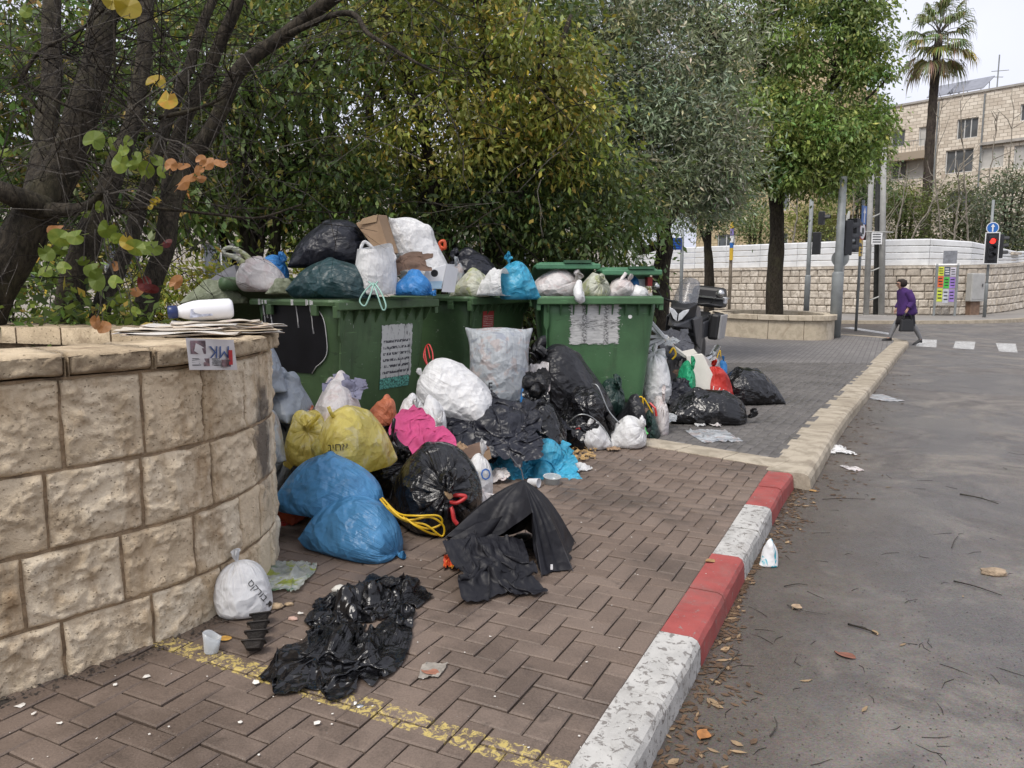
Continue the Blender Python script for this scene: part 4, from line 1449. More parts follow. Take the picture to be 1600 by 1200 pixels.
# far pavement in front of the wall
fpv = [Vector((p.x, p.y, max(p.z, 0) - .005)) for p in fws[16:]]
kl = [Vector(p) for p in ((33, 40.5, .42), (27.2, 36.4, .25), (23.0, 33.6, .06), (19.5, 31.6, 0), (16.0, 30.9, 0), (12.5, 31.5, 0), (9.0, 33.8, 0), (5.0, 38.0, 0), (1.0, 43, 0))]
kls = smooth_path(kl, 10)
pol = fpv + [p + Vector((0, 0, -.005)) for p in kls]
bm = bmesh.new()
vs_ = [bm.verts.new(p) for p in pol]
es_ = [bm.edges.new((vs_[i], vs_[(i + 1) % len(vs_)])) for i in range(len(vs_))]
bmesh.ops.triangle_fill(bm, edges=es_, use_beauty=True)
me = bpy.data.meshes.new('far_pavement')
bm.to_mesh(me); bm.free()
o = newobj('far_pavement', me, mat('far_paving', (.23, .215, .195), .8, .15, .8, dirt=(.15, .14, .13), dirtk=.4))
tag(o, kind='structure')
fk = thing('far_kerb', None, None, (16, 31, 0)); tag(fk, kind='structure')
for i in range(0, len(kls) - 3, 3):
    b = B()
    rr_ = []
    for j in range(4):
        p = kls[i + j]
        t_ = (kls[min(i + j + 1, len(kls) - 1)] - kls[max(i + j - 1, 0)]).normalized()
        r_ = Vector((t_.y, -t_.x, 0)) * -1
        rr_.append([p + r_ * .0 + Vector((0, 0, .002)), p + r_ * .28 + Vector((0, 0, .0)), p + r_ * .3 + Vector((0, 0, -.2)), p + Vector((0, 0, -.2))])
    b.loft(rr_)
    b.build('kerb_stone', KWHITE if (i // 3) % 2 and i > 45 else KSTONE, fk)
# crossing bars and lane lines
ROADW = m_paint('road_white', (.55, .55, .53), (.14, .135, .13), .52)
for i, q in enumerate(([(1436, 530), (1464, 531), (1463, 543), (1431, 541)], [(1493, 533), (1524, 534), (1522, 546), (1489, 544)], [(1556, 536), (1587, 537), (1590, 551), (1561, 549)])):
    v = [G(x, y, -.126) for x, y in q]
    o = mesh('crossing_bar', v, [(0, 1, 2, 3)][::1], ROADW)
    tag(o, kind='structure')
for q in ([(1316, 512), (1330, 511), (1396, 521), (1390, 523)], [(1540, 497), (1600, 490), (1600, 492), (1545, 500)]):
    o = mesh('lane_line', [G(x, y, -.125) for x, y in q], [(0, 1, 2, 3)], ROADW)
    tag(o, kind='structure')

# ---- round stone planter round the street tree
pl = thing('stone_planter', 'low round limestone planter box holding the bright green tree', 'planter', (7.4, 22.3, 0))
PLM = m_limestone('planter_stone', (.5, .43, .32), (.56, .49, .38), (.26, .19, .13), .55, 30, .6)
ppath = [Vector(p) for p in ((6.05, 21.9, 0), (6.9, 20.75, 0), (7.7, 20.3, 0), (8.3, 20.35, 0), (8.75, 20.9, 0), (9.1, 22.2, 0), (9.0, 23.8, 0), (8.3, 24.9, 0), (7.2, 24.9, 0), (6.3, 24.0, 0), (5.95, 22.9, 0))]
ring_ = smooth_path(ppath + [ppath[0]], 4)[:-1]
cc_ = Vector((7.5, 22.6, 0))
nq = len(ring_)
for lo_, hi_, nm, ou, st in ((-.05, .5, 'face_slab', .0, 4), (.505, .64, 'coping', .07, 3)):
    for i in range(0, nq, st):
        idx = [(i + j) % nq for j in range(st + 1)]
        rr_ = []
        for j, k_ in enumerate(idx):
            p = ring_[k_]
            d = (p - cc_).normalized()
            tt = (ring_[(k_ + 1) % nq] - ring_[k_ - 1]).normalized()
            p = p + tt * (.006 if j == 0 else -.006 if j == st else 0)
            rr_.append([p + d * ou + Vector((0, 0, lo_)), p + d * ou + Vector((0, 0, hi_)), p - d * .3 + Vector((0, 0, hi_)), p - d * .3 + Vector((0, 0, lo_))])
        b = B(); b.loft(rr_)
        bevel(b.build(nm, PLM, pl), .01)
mesh('soil', [p + (cc_ - p).normalized() * .2 + Vector((0, 0, .48)) for p in ring_], [tuple(range(nq))], SOIL, pl)

# ---- buildings
def facade_mat(name, a, b_, mortar, bw=.55, rh=.26):
    n = N(name)
    br = n.new('ShaderNodeTexBrick')
    n.t.links.new(n.coord('UV'), br.inputs['Vector'])
    for k_, v_ in (('Scale', 1.0), ('Mortar Size', .018), ('Brick Width', bw), ('Row Height', rh), ('Mortar Smooth', .2), ('Bias', 0)):
        br.inputs[k_].default_value = v_
    br.inputs['Color1'].default_value = (*a, 1)
    br.inputs['Color2'].default_value = (*b_, 1)
    br.inputs['Mortar'].default_value = (*mortar, 1)
    c = n.mix(n.math('MULTIPLY', n.step(n.noise(n.coord('UV'), .7, 8, .7, .5), .5, .72), .45), br.outputs['Color'], (.3, .23, .17))
    h = n.math('ADD', n.math('MULTIPLY', br.outputs['Fac'], -1), n.math('MULTIPLY', n.noise(n.coord('UV'), 12, 5, .7), .7))
    return n.done(n.pbsdf(c, .9, 0, .2, n.bump(h, .8, .04)))
class Facade:
    "a wall plane with origin, direction along it and outward normal"
    def __init__(s, root, o, d, z0):
        s.root, s.o, s.d, s.z0 = root, Vector(o), Vector(d).normalized(), z0
        s.n = Vector((s.d.y, -s.d.x, 0))
        if s.n.dot(-s.o) < 0: s.n = -s.n
    def P(s, u_, z, w=0.0): return s.o + s.d * u_ + s.n * w + Vector((0, 0, z))
    def boxp(s, name, m, u0, u1, z0, z1, w0, w1, parent=None):
        b = B()
        b.prism([s.P(u0, z0, w0), s.P(u1, z0, w0), s.P(u1, z1, w0), s.P(u0, z1, w0)], s.n, w1 - w0)
        return b.build(name, m, parent or s.root)
    def wall(s, m, u1, ztop, holes, depth=8.0):
        "front sheet with real openings, plus the block behind"
        us = sorted({0, u1} | {h[0] for h in holes} | {h[1] for h in holes})
        zs = sorted({s.z0, ztop} | {h[2] for h in holes} | {h[3] for h in holes})
        v, f, uv = [], [], []
        for i in range(len(us) - 1):
            for j in range(len(zs) - 1):
                cu, cz = (us[i] + us[i + 1]) / 2, (zs[j] + zs[j + 1]) / 2
                if any(h[0] < cu < h[1] and h[2] < cz < h[3] for h in holes): continue
                k = len(v)
                for a, c_ in ((us[i], zs[j]), (us[i + 1], zs[j]), (us[i + 1], zs[j + 1]), (us[i], zs[j + 1])):
                    v.append(s.P(a, c_)); uv.append((a, c_))
                f.append((k, k + 1, k + 2, k + 3))
        for h in holes:
            for (a, c_), (a2, c2) in (((h[0], h[2]), (h[1], h[2])), ((h[1], h[2]), (h[1], h[3])), ((h[1], h[3]), (h[0], h[3])), ((h[0], h[3]), (h[0], h[2]))):
                k = len(v)
                v += [s.P(a, c_), s.P(a2, c2), s.P(a2, c2, -.25), s.P(a, c_, -.25)]
                uv += [(a, c_), (a2, c2), (a2 + .1, c2 + .1), (a + .1, c_ + .1)]
                f.append((k, k + 1, k + 2, k + 3))
        # ends and roof
        k = len(v)
        v += [s.P(0, s.z0), s.P(0, ztop), s.P(0, ztop, -depth), s.P(0, s.z0, -depth), s.P(u1, s.z0), s.P(u1, ztop), s.P(u1, ztop, -depth), s.P(u1, s.z0, -depth)]
        uv += [(0, s.z0), (0, ztop), (depth, ztop), (depth, s.z0)] * 2
        f += [(k, k + 1, k + 2, k + 3), (k + 4, k + 5, k + 6, k + 7), (k + 1, k + 5, k + 6, k + 2), (k + 2, k + 6, k + 7, k + 3)]
        return mesh('wall', v, f, m, s.root, uv=uv)
    def window(s, u0, u1, z0, z1, mull=1, shutter=None, bars=False):
        wd = s.boxp('window', FRAMEW, u0, u1, z0, z0 + .07, -.2, -.12)
        for a, c_, e, g in ((u0, u1, z1 - .07, z1), (u0, u0 + .07, z0 + .07, z1 - .07), (u1 - .07, u1, z0 + .07, z1 - .07)):
            s.boxp('frame', FRAMEW, a, c_, e, g, -.2, -.12, wd)
        n_ = mull + 1
        for i in range(n_):
            a, c_ = u0 + .07 + (u1 - u0 - .14) * i / n_, u0 + .07 + (u1 - u0 - .14) * (i + 1) / n_
            s.boxp('pane', SHUT if shutter and i in shutter else GLASSD, a + .02, c_ - .02, z0 + .07, z1 - .07, -.19, -.16, wd)
            if i: s.boxp('mullion', FRAMEW, a - .03, a + .03, z0 + .07, z1 - .07, -.2, -.11, wd)
        return wd
def railing(fc, u0, u1, z0, z1, w, m, name='railing'):
    r = fc.boxp(name, m, u0, u1, z1 - .04, z1, w - .03, w + .02)
    n_ = int((u1 - u0) / .28)
    b = B()
    for i in range(n_ + 1):
        p = fc.P(u0 + (u1 - u0) * i / n_, z0, w)
        b.cyl(p, p + Vector((0, 0, z1 - z0 - .03)), .014, n=4)
    tag(b.build('baluster', m, r), kind='stuff')
STB = facade_mat('building_stone', (.58, .51, .42), (.8, .73, .62), (.38, .32, .25))
bl = thing('stone_building', 'pale stone apartment building with solar panels on the roof, behind the palm', 'building', (35, 62, 2))
FA, FB = D(1390, 166, 65.5), D(1600, 135, 58.0)
fc = Facade(bl, (FA.x, FA.y, 0), (FB.x - FA.x, FB.y - FA.y, 0), 0.0)
ROOF = (FA.z + FB.z) / 2
def fhit(px, py):
    "where a photograph pixel meets the facade: (along, height)"
    r = ray(px, py)
    k = fc.n.dot(fc.o) / fc.n.dot(Vector((r.x, r.y, 0)))
    p = Vector((r.x * k, r.y * k, CAMH + r.z * k))
    return (p - fc.o).dot(fc.d), p.z
wins = []
for x0, x1, y0, y1, mu, sh in ((1393, 1413, 205, 228, 1, None), (1436, 1452, 199, 226, 0, [0]), (1393, 1415, 250, 279, 1, None), (1417, 1445, 247, 277, 0, [0]), (1496, 1527, 187, 214, 2, None), (1478, 1519, 236, 268, 2, None), (1533, 1567, 232, 260, 0, [0]), (1594, 1612, 176, 187, 0, None), (1585, 1610, 228, 262, 0, [0]), (1362, 1380, 208, 230, 1, None), (1362, 1382, 252, 280, 1, [0]), (1395, 1416, 312, 340, 1, None), (1480, 1520, 300, 330, 1, None)):
    a, z1 = fhit(x0, y0)
    c_, z0 = fhit(x1, y1)
    wins.append((a, c_, z0, max(z1, z0 + 1.2), mu, sh))
fc.o = fc.o - fc.d * 6
wins = [(a + 6, c_ + 6, z0, z1, mu, sh) for a, c_, z0, z1, mu, sh in wins]
fc.wall(STB, 30, ROOF, [w_[:4] for w_ in wins], 12)
for w_ in wins: fc.window(*w_[:4], mull=w_[4], shutter=w_[5])
for yy in (246, 303):
    u0, z = fhit(1385, yy)
    u1, _ = fhit(1452, yy)
    fc.boxp('balcony', STB, u0, u1, z - .5, z + .1, .005, .8)
    railing(fc, u0 + .1, u1 - .1, z + .1, z + .95, .75, GREYM)
fc.boxp('string_course', CONC, .2, 29.8, ROOF - .02, ROOF + .14, -.3, .1)
u0, z = fhit(1532, 228)
fc.boxp('string_course', CONC, u0, u0 + 4, z, z + .2, .004, .25)
for px in (1465, 1536):
    u_, _ = fhit(px, 200)
    b = B(); b.tube([fc.P(u_, 2, .1), fc.P(u_, ROOF - .2, .1)], .06, 6); b.build('drain_pipe', GREYM, bl)
for u_ in (fhit(1437, 158)[0], fhit(1469, 152)[0]):
    b = B()
    b.prism([fc.P(u_, ROOF + .5, -1.2), fc.P(u_ + 2.6, ROOF + .5, -1.2), fc.P(u_ + 2.9, ROOF + 1.5, -2.4), fc.P(u_ + .3, ROOF + 1.5, -2.4)], (0, 0, 1), .08)
    sp_ = b.build('solar_panel', mat('solar_panel', (.22, .23, .26), .2, .1, 2), bl)
    b = B()
    for k_ in (.2, 2.4):
        b.cyl(fc.P(u_ + k_, ROOF + .1, -1.3), fc.P(u_ + k_, ROOF + .52, -1.3), .03, n=5)
        b.cyl(fc.P(u_ + k_ + .2, ROOF + .1, -2.3), fc.P(u_ + k_ + .2, ROOF + 1.45, -2.3), .03, n=5)
    tag(b.build('panel_legs', STEEL, sp_), kind='stuff')
b = B()
q = fc.P(fhit(1549, 142)[0], ROOF + .1, -1)
b.cyl(q, q + Vector((0, 0, 2.6)), .05, n=5)
b.cyl(q + Vector((-.5, 0, 1.4)), q + Vector((.8, 0, 1.5)), .03, n=4)
b.cyl(q + Vector((-.3, 0, 1.0)), q + Vector((.4, 0, 1.0)), .03, n=4)
b.build('antenna', GREYM, bl)
# cream building half hidden by the green tree
b2 = thing('cream_building', 'cream apartment building half hidden behind the bright green tree', 'building', (16, 50, 0))
CREAM = facade_mat('cream_stone', (.5, .4, .24), (.58, .47, .3), (.36, .28, .17), .5, .25)
fc2 = Facade(b2, (13.2, 56, 0), (.93, -.37, 0), 0.0)
wins2 = [(1.5, 2.7, 3.2, 4.9), (5.0, 6.2, 3.2, 4.9), (8.0, 9.2, 3.4, 5.2), (1.5, 2.7, 6.4, 8.1), (5.0, 6.2, 6.4, 8.1), (8.0, 9.2, 6.6, 8.4), (1.5, 2.7, 9.7, 11.4), (5, 6.2, 9.7, 11.4), (8.0, 9.2, 9.8, 11.6), (8, 9.2, 13, 14.6), (5, 6.2, 13, 14.6)]
fc2.wall(CREAM, 10.6, 17.2, wins2, 10)
for w_ in wins2: fc2.window(*w_, mull=1)
for z in (2.6, 5.9, 9.2, 12.5):
    fc2.boxp('balcony', CREAM, 7.2, 11.2, z, z + .3, .005, 1.2)
    fc2.boxp('balcony_parapet', CREAM, 7.2, 11.2, z + .3, z + 1.1, 1.08, 1.2)
# long low pale building seen between the trunks on the left
b3 = thing('pale_building', 'pale building glimpsed between the trunks on the left', 'building', (-14, 32, 0))
fc3 = Facade(b3, (-30, 33, 0), (1, .04, 0), 0.0)
wins3 = [(4 + 4.2 * k, 5.6 + 4.2 * k, z, z + 1.6) for k in range(7) for z in (1.6, 4.6)]
fc3.wall(facade_mat('pale_render', (.52, .48, .42), (.58, .54, .47), (.4, .36, .3), .8, .4), 34, 7.2, wins3, 9)
for w_ in wins3: fc3.window(*w_, mull=1)

# ---- fan palm
pb = D(1446, 350, 50)
pt_ = D(1467, 60, 50)
pm = thing('palm_tree', 'tall fan palm with a slender trunk in front of the stone building', 'tree', (pb.x, 50, 0))
b = B()
tp = smooth_path([Vector((pb.x - .1, 50, 0)), pb, D(1452, 240, 50), D(1460, 130, 50), pt_], 8)
b.tube(tp, [.31 - .1 * i / (len(tp) - 1) + .025 * (i % 2) for i in range(len(tp))], 10)
b.build('trunk', m_bark('palm_bark', (.03, .024, .02), (.085, .068, .055), 9), pm, True)
PLF = m_leaf('palm_leaf', .45, .2)
top = pt_
def frond(i, n_):
    golden = i * 2.39996
    t = i / n_
    el = math.radians(78 - 135 * t + nr.uniform(-12, 12))
    dirv = Vector((math.cos(golden) * math.cos(el), math.sin(golden) * math.cos(el), math.sin(el)))
    L = nr.uniform(1.0, 1.5)
    st = [top + Vector((0, 0, .5 - t * .9)), top + Vector((0, 0, .5 - t * .9)) + dirv * L * .6, top + Vector((0, 0, .5 - t * .9)) + dirv * L + Vector((0, 0, -.15))]
    b = B()
    b.tube(st, [.035, .025, .02], 4)
    V, F, C = [], [], []
    hub = st[-1]
    sdv = dirv.cross(Vector((0, 0, 1)))
    sdv = sdv.normalized() if sdv.length > .1 else Vector((1, 0, 0))
    dead = t > .78
    base = (.24, .2, .12) if dead else (.17, .2, .09) if t < .62 else (.2, .19, .05)
    if i == n_ - 12: base = (.4, .33, .05)
    for k in range(22):
        an = math.radians(-75 + 150 * k / 21)
        d = (dirv * math.cos(an) + sdv * math.sin(an))
        ln = nr.uniform(1.0, 1.35) * (.75 + .25 * math.cos(an))
        m1 = hub + d * ln * .55
        droop_ = nr.uniform(.25, .55)
        m2 = hub + d * ln * .85 + Vector((0, 0, -ln * droop_ * .55))
        tip = hub + d * ln * .95 + Vector((0, 0, -ln * droop_ * 1.5))
        w_ = d.cross(Vector((0, 0, 1))); w_ = (w_.normalized() if w_.length > .1 else sdv) * .05
        n0 = len(V)
        V += [hub, m1 + w_, m1 - w_, m2 + w_ * .6, m2 - w_ * .6, tip]
        F += [(n0, n0 + 1, n0 + 2), (n0 + 1, n0 + 3, n0 + 4), (n0 + 1, n0 + 4, n0 + 2), (n0 + 3, n0 + 5, n0 + 4)]
        cc = [x * nr.uniform(.75, 1.3) for x in base] + [1]
        C += [cc] * 6
    fr = npmesh('frond', np.array([tuple(v) for v in V]), np.array(F), PLF, pm, col=np.array(C))
    s_ = mesh('stalk', b.v, b.f, TWIG, fr)
for i in range(38): frond(i, 38)

# ---- shrubs and bare saplings above the hoarding
def far_bush(label, px, py, d_, rx, rz, k, colA, colB, size=.16, per=70, ry=1.2):
    c = D(px, py, d_)
    t = thing('far_shrub', label, 'shrub', (c.x, d_, 0), 0, 'shrubs above the hoarding')
    C = lobes([(c, (rx, ry, rz), k), (c + Vector((rx * .4, 0, -rz * .6)), (rx * .8, ry, rz * .6), k // 3)])
    b = B()
    lp_ = limb_tubes(b, [([Vector((c.x + q * .3, d_, 0)), Vector((c.x + q * .6, d_, c.z - rz * .2)), Vector((c.x + q, d_, c.z + rz * .5))], .12, .03) for q in (-.5, 0, .6)], 6)
    b.build('trunk', BARK, t, True)
    crown_mesh('foliage', t, C, per, .4, size, .35, colA, colB, None, 0, .2)
far_bush('grey-green conifer-like bush at the right edge above the hoarding', 1580, 330, 44, 2.8, 2.3, 110, (.07, .085, .06), (.12, .135, .085), .2)
far_bush('dark bush right of the palm trunk', 1500, 335, 46, 2.3, 1.9, 80, (.05, .065, .03), (.1, .115, .045), .18)
far_bush('green bush left of the palm trunk', 1415, 330, 46, 1.4, 2.0, 60, (.055, .075, .025), (.11, .13, .04), .18)
far_bush('dark green bush behind the twin pole', 1350, 270, 44, 1.5, 2.2, 60, (.05, .075, .035), (.09, .12, .05), .17)
far_bush('yellow-green bush behind the leftmost signal pole', 1270, 345, 44, 1.5, 1.2, 50, (.09, .11, .03), (.16, .17, .05), .16)
far_bush('olive bush over the hoarding right of the small tree', 1180, 345, 46, 1.6, 1.2, 50, (.08, .1, .04), (.14, .16, .06), .16)
far_bush('leafy bush behind the leftmost end of the hoarding', 980, 385, 50, 2.6, 1.6, 60, (.06, .08, .03), (.11, .13, .04), .18)
far_bush('broad bush on the bank behind the red traffic light', 1560, 410, 43, 2.0, .9, 40, (.09, .11, .04), (.15, .16, .06), .15)
BR = m_bark('sapling_bark', (.17, .15, .12), (.3, .27, .22), 6)
for i, (px, py, tx, ty, d_) in enumerate(((1470, 375, 1470, 170, 43), (1512, 380, 1500, 160, 43), (1530, 380, 1560, 175, 44), (1400, 372, 1418, 270, 42), (1385, 372, 1380, 250, 42), (1425, 372, 1470, 290, 42), (1490, 378, 1496, 250, 42), (1240, 372, 1243, 300, 43), (1330, 372, 1330, 260, 43), (1555, 384, 1585, 170, 44))):
    a, e = D(px, py, d_), D(tx, ty, d_)
    t = thing('bare_sapling', ['bare sapling in front of the stone building, right of the palm', 'tall bare sapling rising to the upper windows', 'leaning bare sapling below the roof antenna', 'thin bare sapling just right of the twin pole', 'thin bare stem behind the twin pole', 'slanting bare sapling under the balcony', 'forked bare sapling above the poster board', 'thin bare stem behind the leftmost signal pole', 'thin bare stem behind the sign pole', 'rightmost bare sapling above the red traffic light'][i], 'sapling', (a.x, d_, 0), 0, 'bare saplings above the hoarding')
    b = B()
    a0 = Vector((a.x, d_, 1.0))
    L = [([a0, a, a.lerp(e, .5) + Vector((nr.normal() * .2, 0, 0)), e], .07, .02)]
    lp_ = limb_tubes(b, L, 5, .08)
    for q in range(12):
        s_ = Vector(lp_[nr.integers(len(lp_) // 3, len(lp_))])
        dd = Vector((nr.normal(), nr.normal() * .4, abs(nr.normal()) + .5)).normalized()
        ln = nr.uniform(.5, 1.8)
        b.tube([s_, s_ + dd * ln * .5 + Vector((nr.normal() * .1, 0, 0)), s_ + dd * ln], [.03, .02, .01], 3, False)
    b.build('stem', BR, t)

# ---- street furniture
BLUE = mat('sign_blue', (.02, .13, .42), .4, .1, 3)
SWHITE = mat('sign_white', (.75, .75, .74), .4, .05, 3)
SRED = mat('sign_red', (.5, .03, .03), .4, .1, 3)
SYEL = mat('sign_yellow', (.62, .4, .03), .5, .1, 3)
REDL = N('red_light')
em = REDL.new('ShaderNodeEmission')
em.inputs['Color'].default_value = (1, .04, .03, 1)
em.inputs['Strength'].default_value = 1.6
REDLIT = REDL.done(em.outputs[0])
def pole(t, base, topz, r, m, rt=None, sleeve=None):
    b = B()
    b.cyl(base, Vector((base.x, base.y, topz)), r, rt or r, 12)
    p = b.build('pole', m, t, True)
    if sleeve:
        b = B()
        b.lathe([(r * 1.28, 0), (r * 1.28, sleeve), (r * 1.05, sleeve + .05)], base, (0, 0, 1), 12)
        b.build('sleeve', m, t, True)
    return p
def signal_head(t, c, yaw, lit=None, h=.95, n_=3, frame=False):
    "box, lenses and hoods facing yaw (direction the lamps look)"
    d = Vector((math.sin(yaw), -math.cos(yaw), 0))
    b = B()
    b.box(c, (.3, .22, h), yaw)
    hd_ = b.build('signal_head', DARKP, t)
    bevel(hd_, .02)
    if frame:
        b = B()
        for dx in (-.26, .26):
            b.box(Vector(c) + Vector((math.cos(yaw) * dx, math.sin(yaw) * dx, 0)) + d * .05, (.035, .02, h + .26), yaw)
        for dz in (-1, 1):
            b.box(Vector(c) + Vector((0, 0, dz * (h / 2 + .13))) + d * .05, (.555, .02, .035), yaw)
        b.build('white_border', SWHITE, t)
        b = B(); b.box(Vector(c) + d * .02, (.5, .03, h + .24), yaw); b.build('backboard', DARKP, t)
    for k in range(n_):
        z = (n_ - 1) / 2 * .3 - k * .3
        q = Vector(c) + d * .115 + Vector((0, 0, z))
        b = B(); b.lathe([(.001, .02), (.09, .012), (.115, 0)], q, d, 18)
        b.build('lens', REDLIT if lit == k else mat('dark_lens', (.02, .02, .022), .2), hd_)
        b = B()
        r1 = []
        for an in np.linspace(-.15, PI + .15, 12):
            r1.append((math.cos(an) * .125, math.sin(an) * .125))
        s_ = Vector((math.cos(yaw), math.sin(yaw), 0))
        b.loft([[q + s_ * x + Vector((0, 0, z_)) for x, z_ in r1], [q + s_ * x + Vector((0, 0, z_)) + d * .2 for x, z_ in r1]], False, False)
        b.build('hood', DARKP, hd_)
def disc_sign(t, c, r, yaw, m, name='sign_disc', rim=None):
    d = Vector((math.sin(yaw), -math.cos(yaw), 0))
    if rim:
        b = B(); b.lathe([(.001, 0), (r, 0), (r, .015), (.001, .016)], c, d, 24); b.build('sign_rim', rim, t)
        b = B(); b.lathe([(.001, .0), (r * .88, 0), (r * .88, .022), (.001, .023)], c, d, 24); return b.build(name, m, t)
    b = B(); b.lathe([(.001, 0), (r, 0), (r, .02), (.001, .021)], c, d, 24)
    return b.build(name, m, t)
def arrow(t, c, h, yaw, off=.03):
    d = Vector((math.sin(yaw), -math.cos(yaw), 0)); s_ = Vector((math.cos(yaw), math.sin(yaw), 0))
    pl_ = [(-.08, -.5), (.08, -.5), (.08, .12), (.24, .12), (0, .5), (-.24, .12), (-.08, .12)]
    b = B(); b.prism([Vector(c) + s_ * x * h + Vector((0, 0, z * h)) + d * off for x, z in pl_], d, .006)
    return b.build('arrow', SWHITE, t)
# red traffic light, right
q = D(1538, 492, 33.5); q.z = .02
t = thing('traffic_light', 'traffic light showing red with a round blue arrow sign above it', 'traffic light', q)
pole(t, q, 5.0, .055, GREYM, sleeve=1.4)
signal_head(t, D(1549, 388, 33.3), math.radians(-18), 0, 1.05, 3, True)
disc_sign(t, D(1551, 356, 33.3), .24, math.radians(-18), BLUE, rim=SWHITE)
arrow(t, D(1551, 356, 33.3), .33, math.radians(-18), .035)
signal_head(t, D(1562, 385, 33.5), math.radians(70), None, 1.0, 3)
# grey pole with signals, seen from behind, near the planter corner
q = Vector((8.98, 21.4, 0))
t = thing('signal_pole', 'thick grey signal pole at the corner of the planter, round sign seen from behind', 'traffic light', q)
pole(t, q, 4.35, .12, GREYM, .1, sleeve=1.75)
disc_sign(t, D(1313, 404, 21.6), .23, math.radians(165), GREYM, 'sign_back')
signal_head(t, D(1322, 372, 21.7), math.radians(100), None, .95, 3)
signal_head(t, D(1333, 368, 22.6), math.radians(130), None, .95, 3)
for py in (355, 377):
    b = B(); b.cyl(D(1309, py, 21.5), D(1334, py - 1, 22.5), .06, n=8); b.build('bracket_arm', GREYM, t)
# left signal pole
q = D(1259, 500, 30.5); q.z = 0
t = thing('signal_pole', 'slim signal pole left of the corner with two dark boxes', 'traffic light', q)
pole(t, q, 4.7, .085, GREYM, .075, sleeve=1.75)
signal_head(t, D(1284, 341, 30.4), math.radians(60), None, .5, 1)
signal_head(t, D(1276, 380, 30.4), math.radians(150), None, .85, 2)
# leaning slim pole behind the corner
t = thing('leaning_pole', 'thin pale pole leaning behind the corner signal pole', 'pole', D(1308, 494, 27.5))
b = B(); b.cyl(D(1308, 500, 27.5), D(1326, 330, 27.5), .07, .055, 10); b.build('pole', GREYL, t, True)
# sign pole
q = D(1337, 519, 24.0); q.z = 0
t = thing('sign_pole', 'thin pole with yellow plate, round sign and blue one-way arrow', 'road sign', q)
pole(t, q, 4.0, .042, GREYM)
yw = math.radians(48)
def plate(c, w, h, yaw, m, nm):
    b = B(); b.box(c, (w, .02, h), yaw); return b.build(nm, m, t)
plate(D(1345, 387, 23.95), .3, .52, yw, SYEL, 'yellow_plate')
for k in range(4):
    b = B(); b.box(D(1345, 379 + k * 5.2, 23.95) + Vector((math.sin(yw), -math.cos(yw), 0)) * .013, (.2 - .03 * (k % 2), .006, .035), yw); b.build('text_line', DARKP, t)
disc_sign(t, D(1347, 361, 23.95), .27, yw, SWHITE, rim=SRED)
b = B(); b.box(D(1347, 361, 23.95) + Vector((math.sin(yw), -math.cos(yw), 0)) * .03, (.16, .006, .2), yw); b.build('symbol', DARKP, t)
plate(D(1350, 336, 23.95), .42, .55, yw, BLUE, 'blue_plate')
arrow(t, D(1350, 336, 23.95), .46, yw, .013)
# twin concrete pole
q = D(1366, 492, 35.5); q.z = 0
t = thing('utility_pole', 'tall twin-legged pale utility pole with a small white notice', 'utility pole', q)
for (x0, x1, y1, r) in ((1353, 1366, 160, .13), (1377, 1382, 160, .14)):
    b = B(); b.cyl(D(x0, 493, 35.5), D(x1, y1, 35.5), r, r * .8, 10); b.build('leg', GREYL, t, True)
b = B(); b.cyl(D(1368, 493, 35.8), D(1374, 150, 35.8), .12, .1, 8); b.build('core_pole', mat('pole_dark', (.05, .052, .05), .7), t, True)
for py in (470, 425, 340, 280, 220):
    b = B(); b.cyl(D(1355 + (493 - py) * .04, py, 35.5), D(1377 + (493 - py) * .015, py - 8, 35.5), .035, n=5); b.build('brace', GREYL, t)
b = B(); b.box(D(1370, 372, 35.3), (.48, .03, .55)); b.build('notice', SWHITE, t)
for k in range(4):
    b = B(); b.box(D(1370, 366 + k * 4, 35.28), (.36, .01, .04)); b.build('text_line', DARKP, t)
b = B(); b.cyl(D(1350, 362, 35.3), D(1396, 363, 35.3), .03, n=5); b.build('cross_bar', GREYL, t)
b = B(); b.box(D(1363, 494, 35.4), (1.1, .7, .1)); b.build('foot_block', CONC, t)
# poster board
q = D(1475, 492, 35.2); q.z = 0
t = thing('poster_board', 'narrow poster board with yellow, orange, green and purple bills', 'poster board', q)
yw = math.radians(-22)
sx = Vector((math.cos(yw), math.sin(yw), 0)); dn = Vector((math.sin(yw), -math.cos(yw), 0))
for k in (-.42, .42):
    b = B(); b.box(q + sx * k + Vector((0, 0, 1.15)), (.09, .09, 2.4), yw); b.build('post', GREYM, t)
b = B(); b.box(q + Vector((0, 0, 1.35)), (.74, .04, 1.75), yw); b.build('board', CONC, t)
b = B(); b.box(q + sx * .08 + Vector((0, 0, 2.62)) - dn * .02, (.55, .03, .62), yw); b.build('top_plate', mat('plate_grey', (.2, .21, .23), .5), t)
b = B(); b.cyl(q + sx * -.5 + Vector((0, 0, 2.3)), q + sx * .5 + Vector((0, 0, 2.3)), .05, n=8); b.build('rail', SWHITE, t)
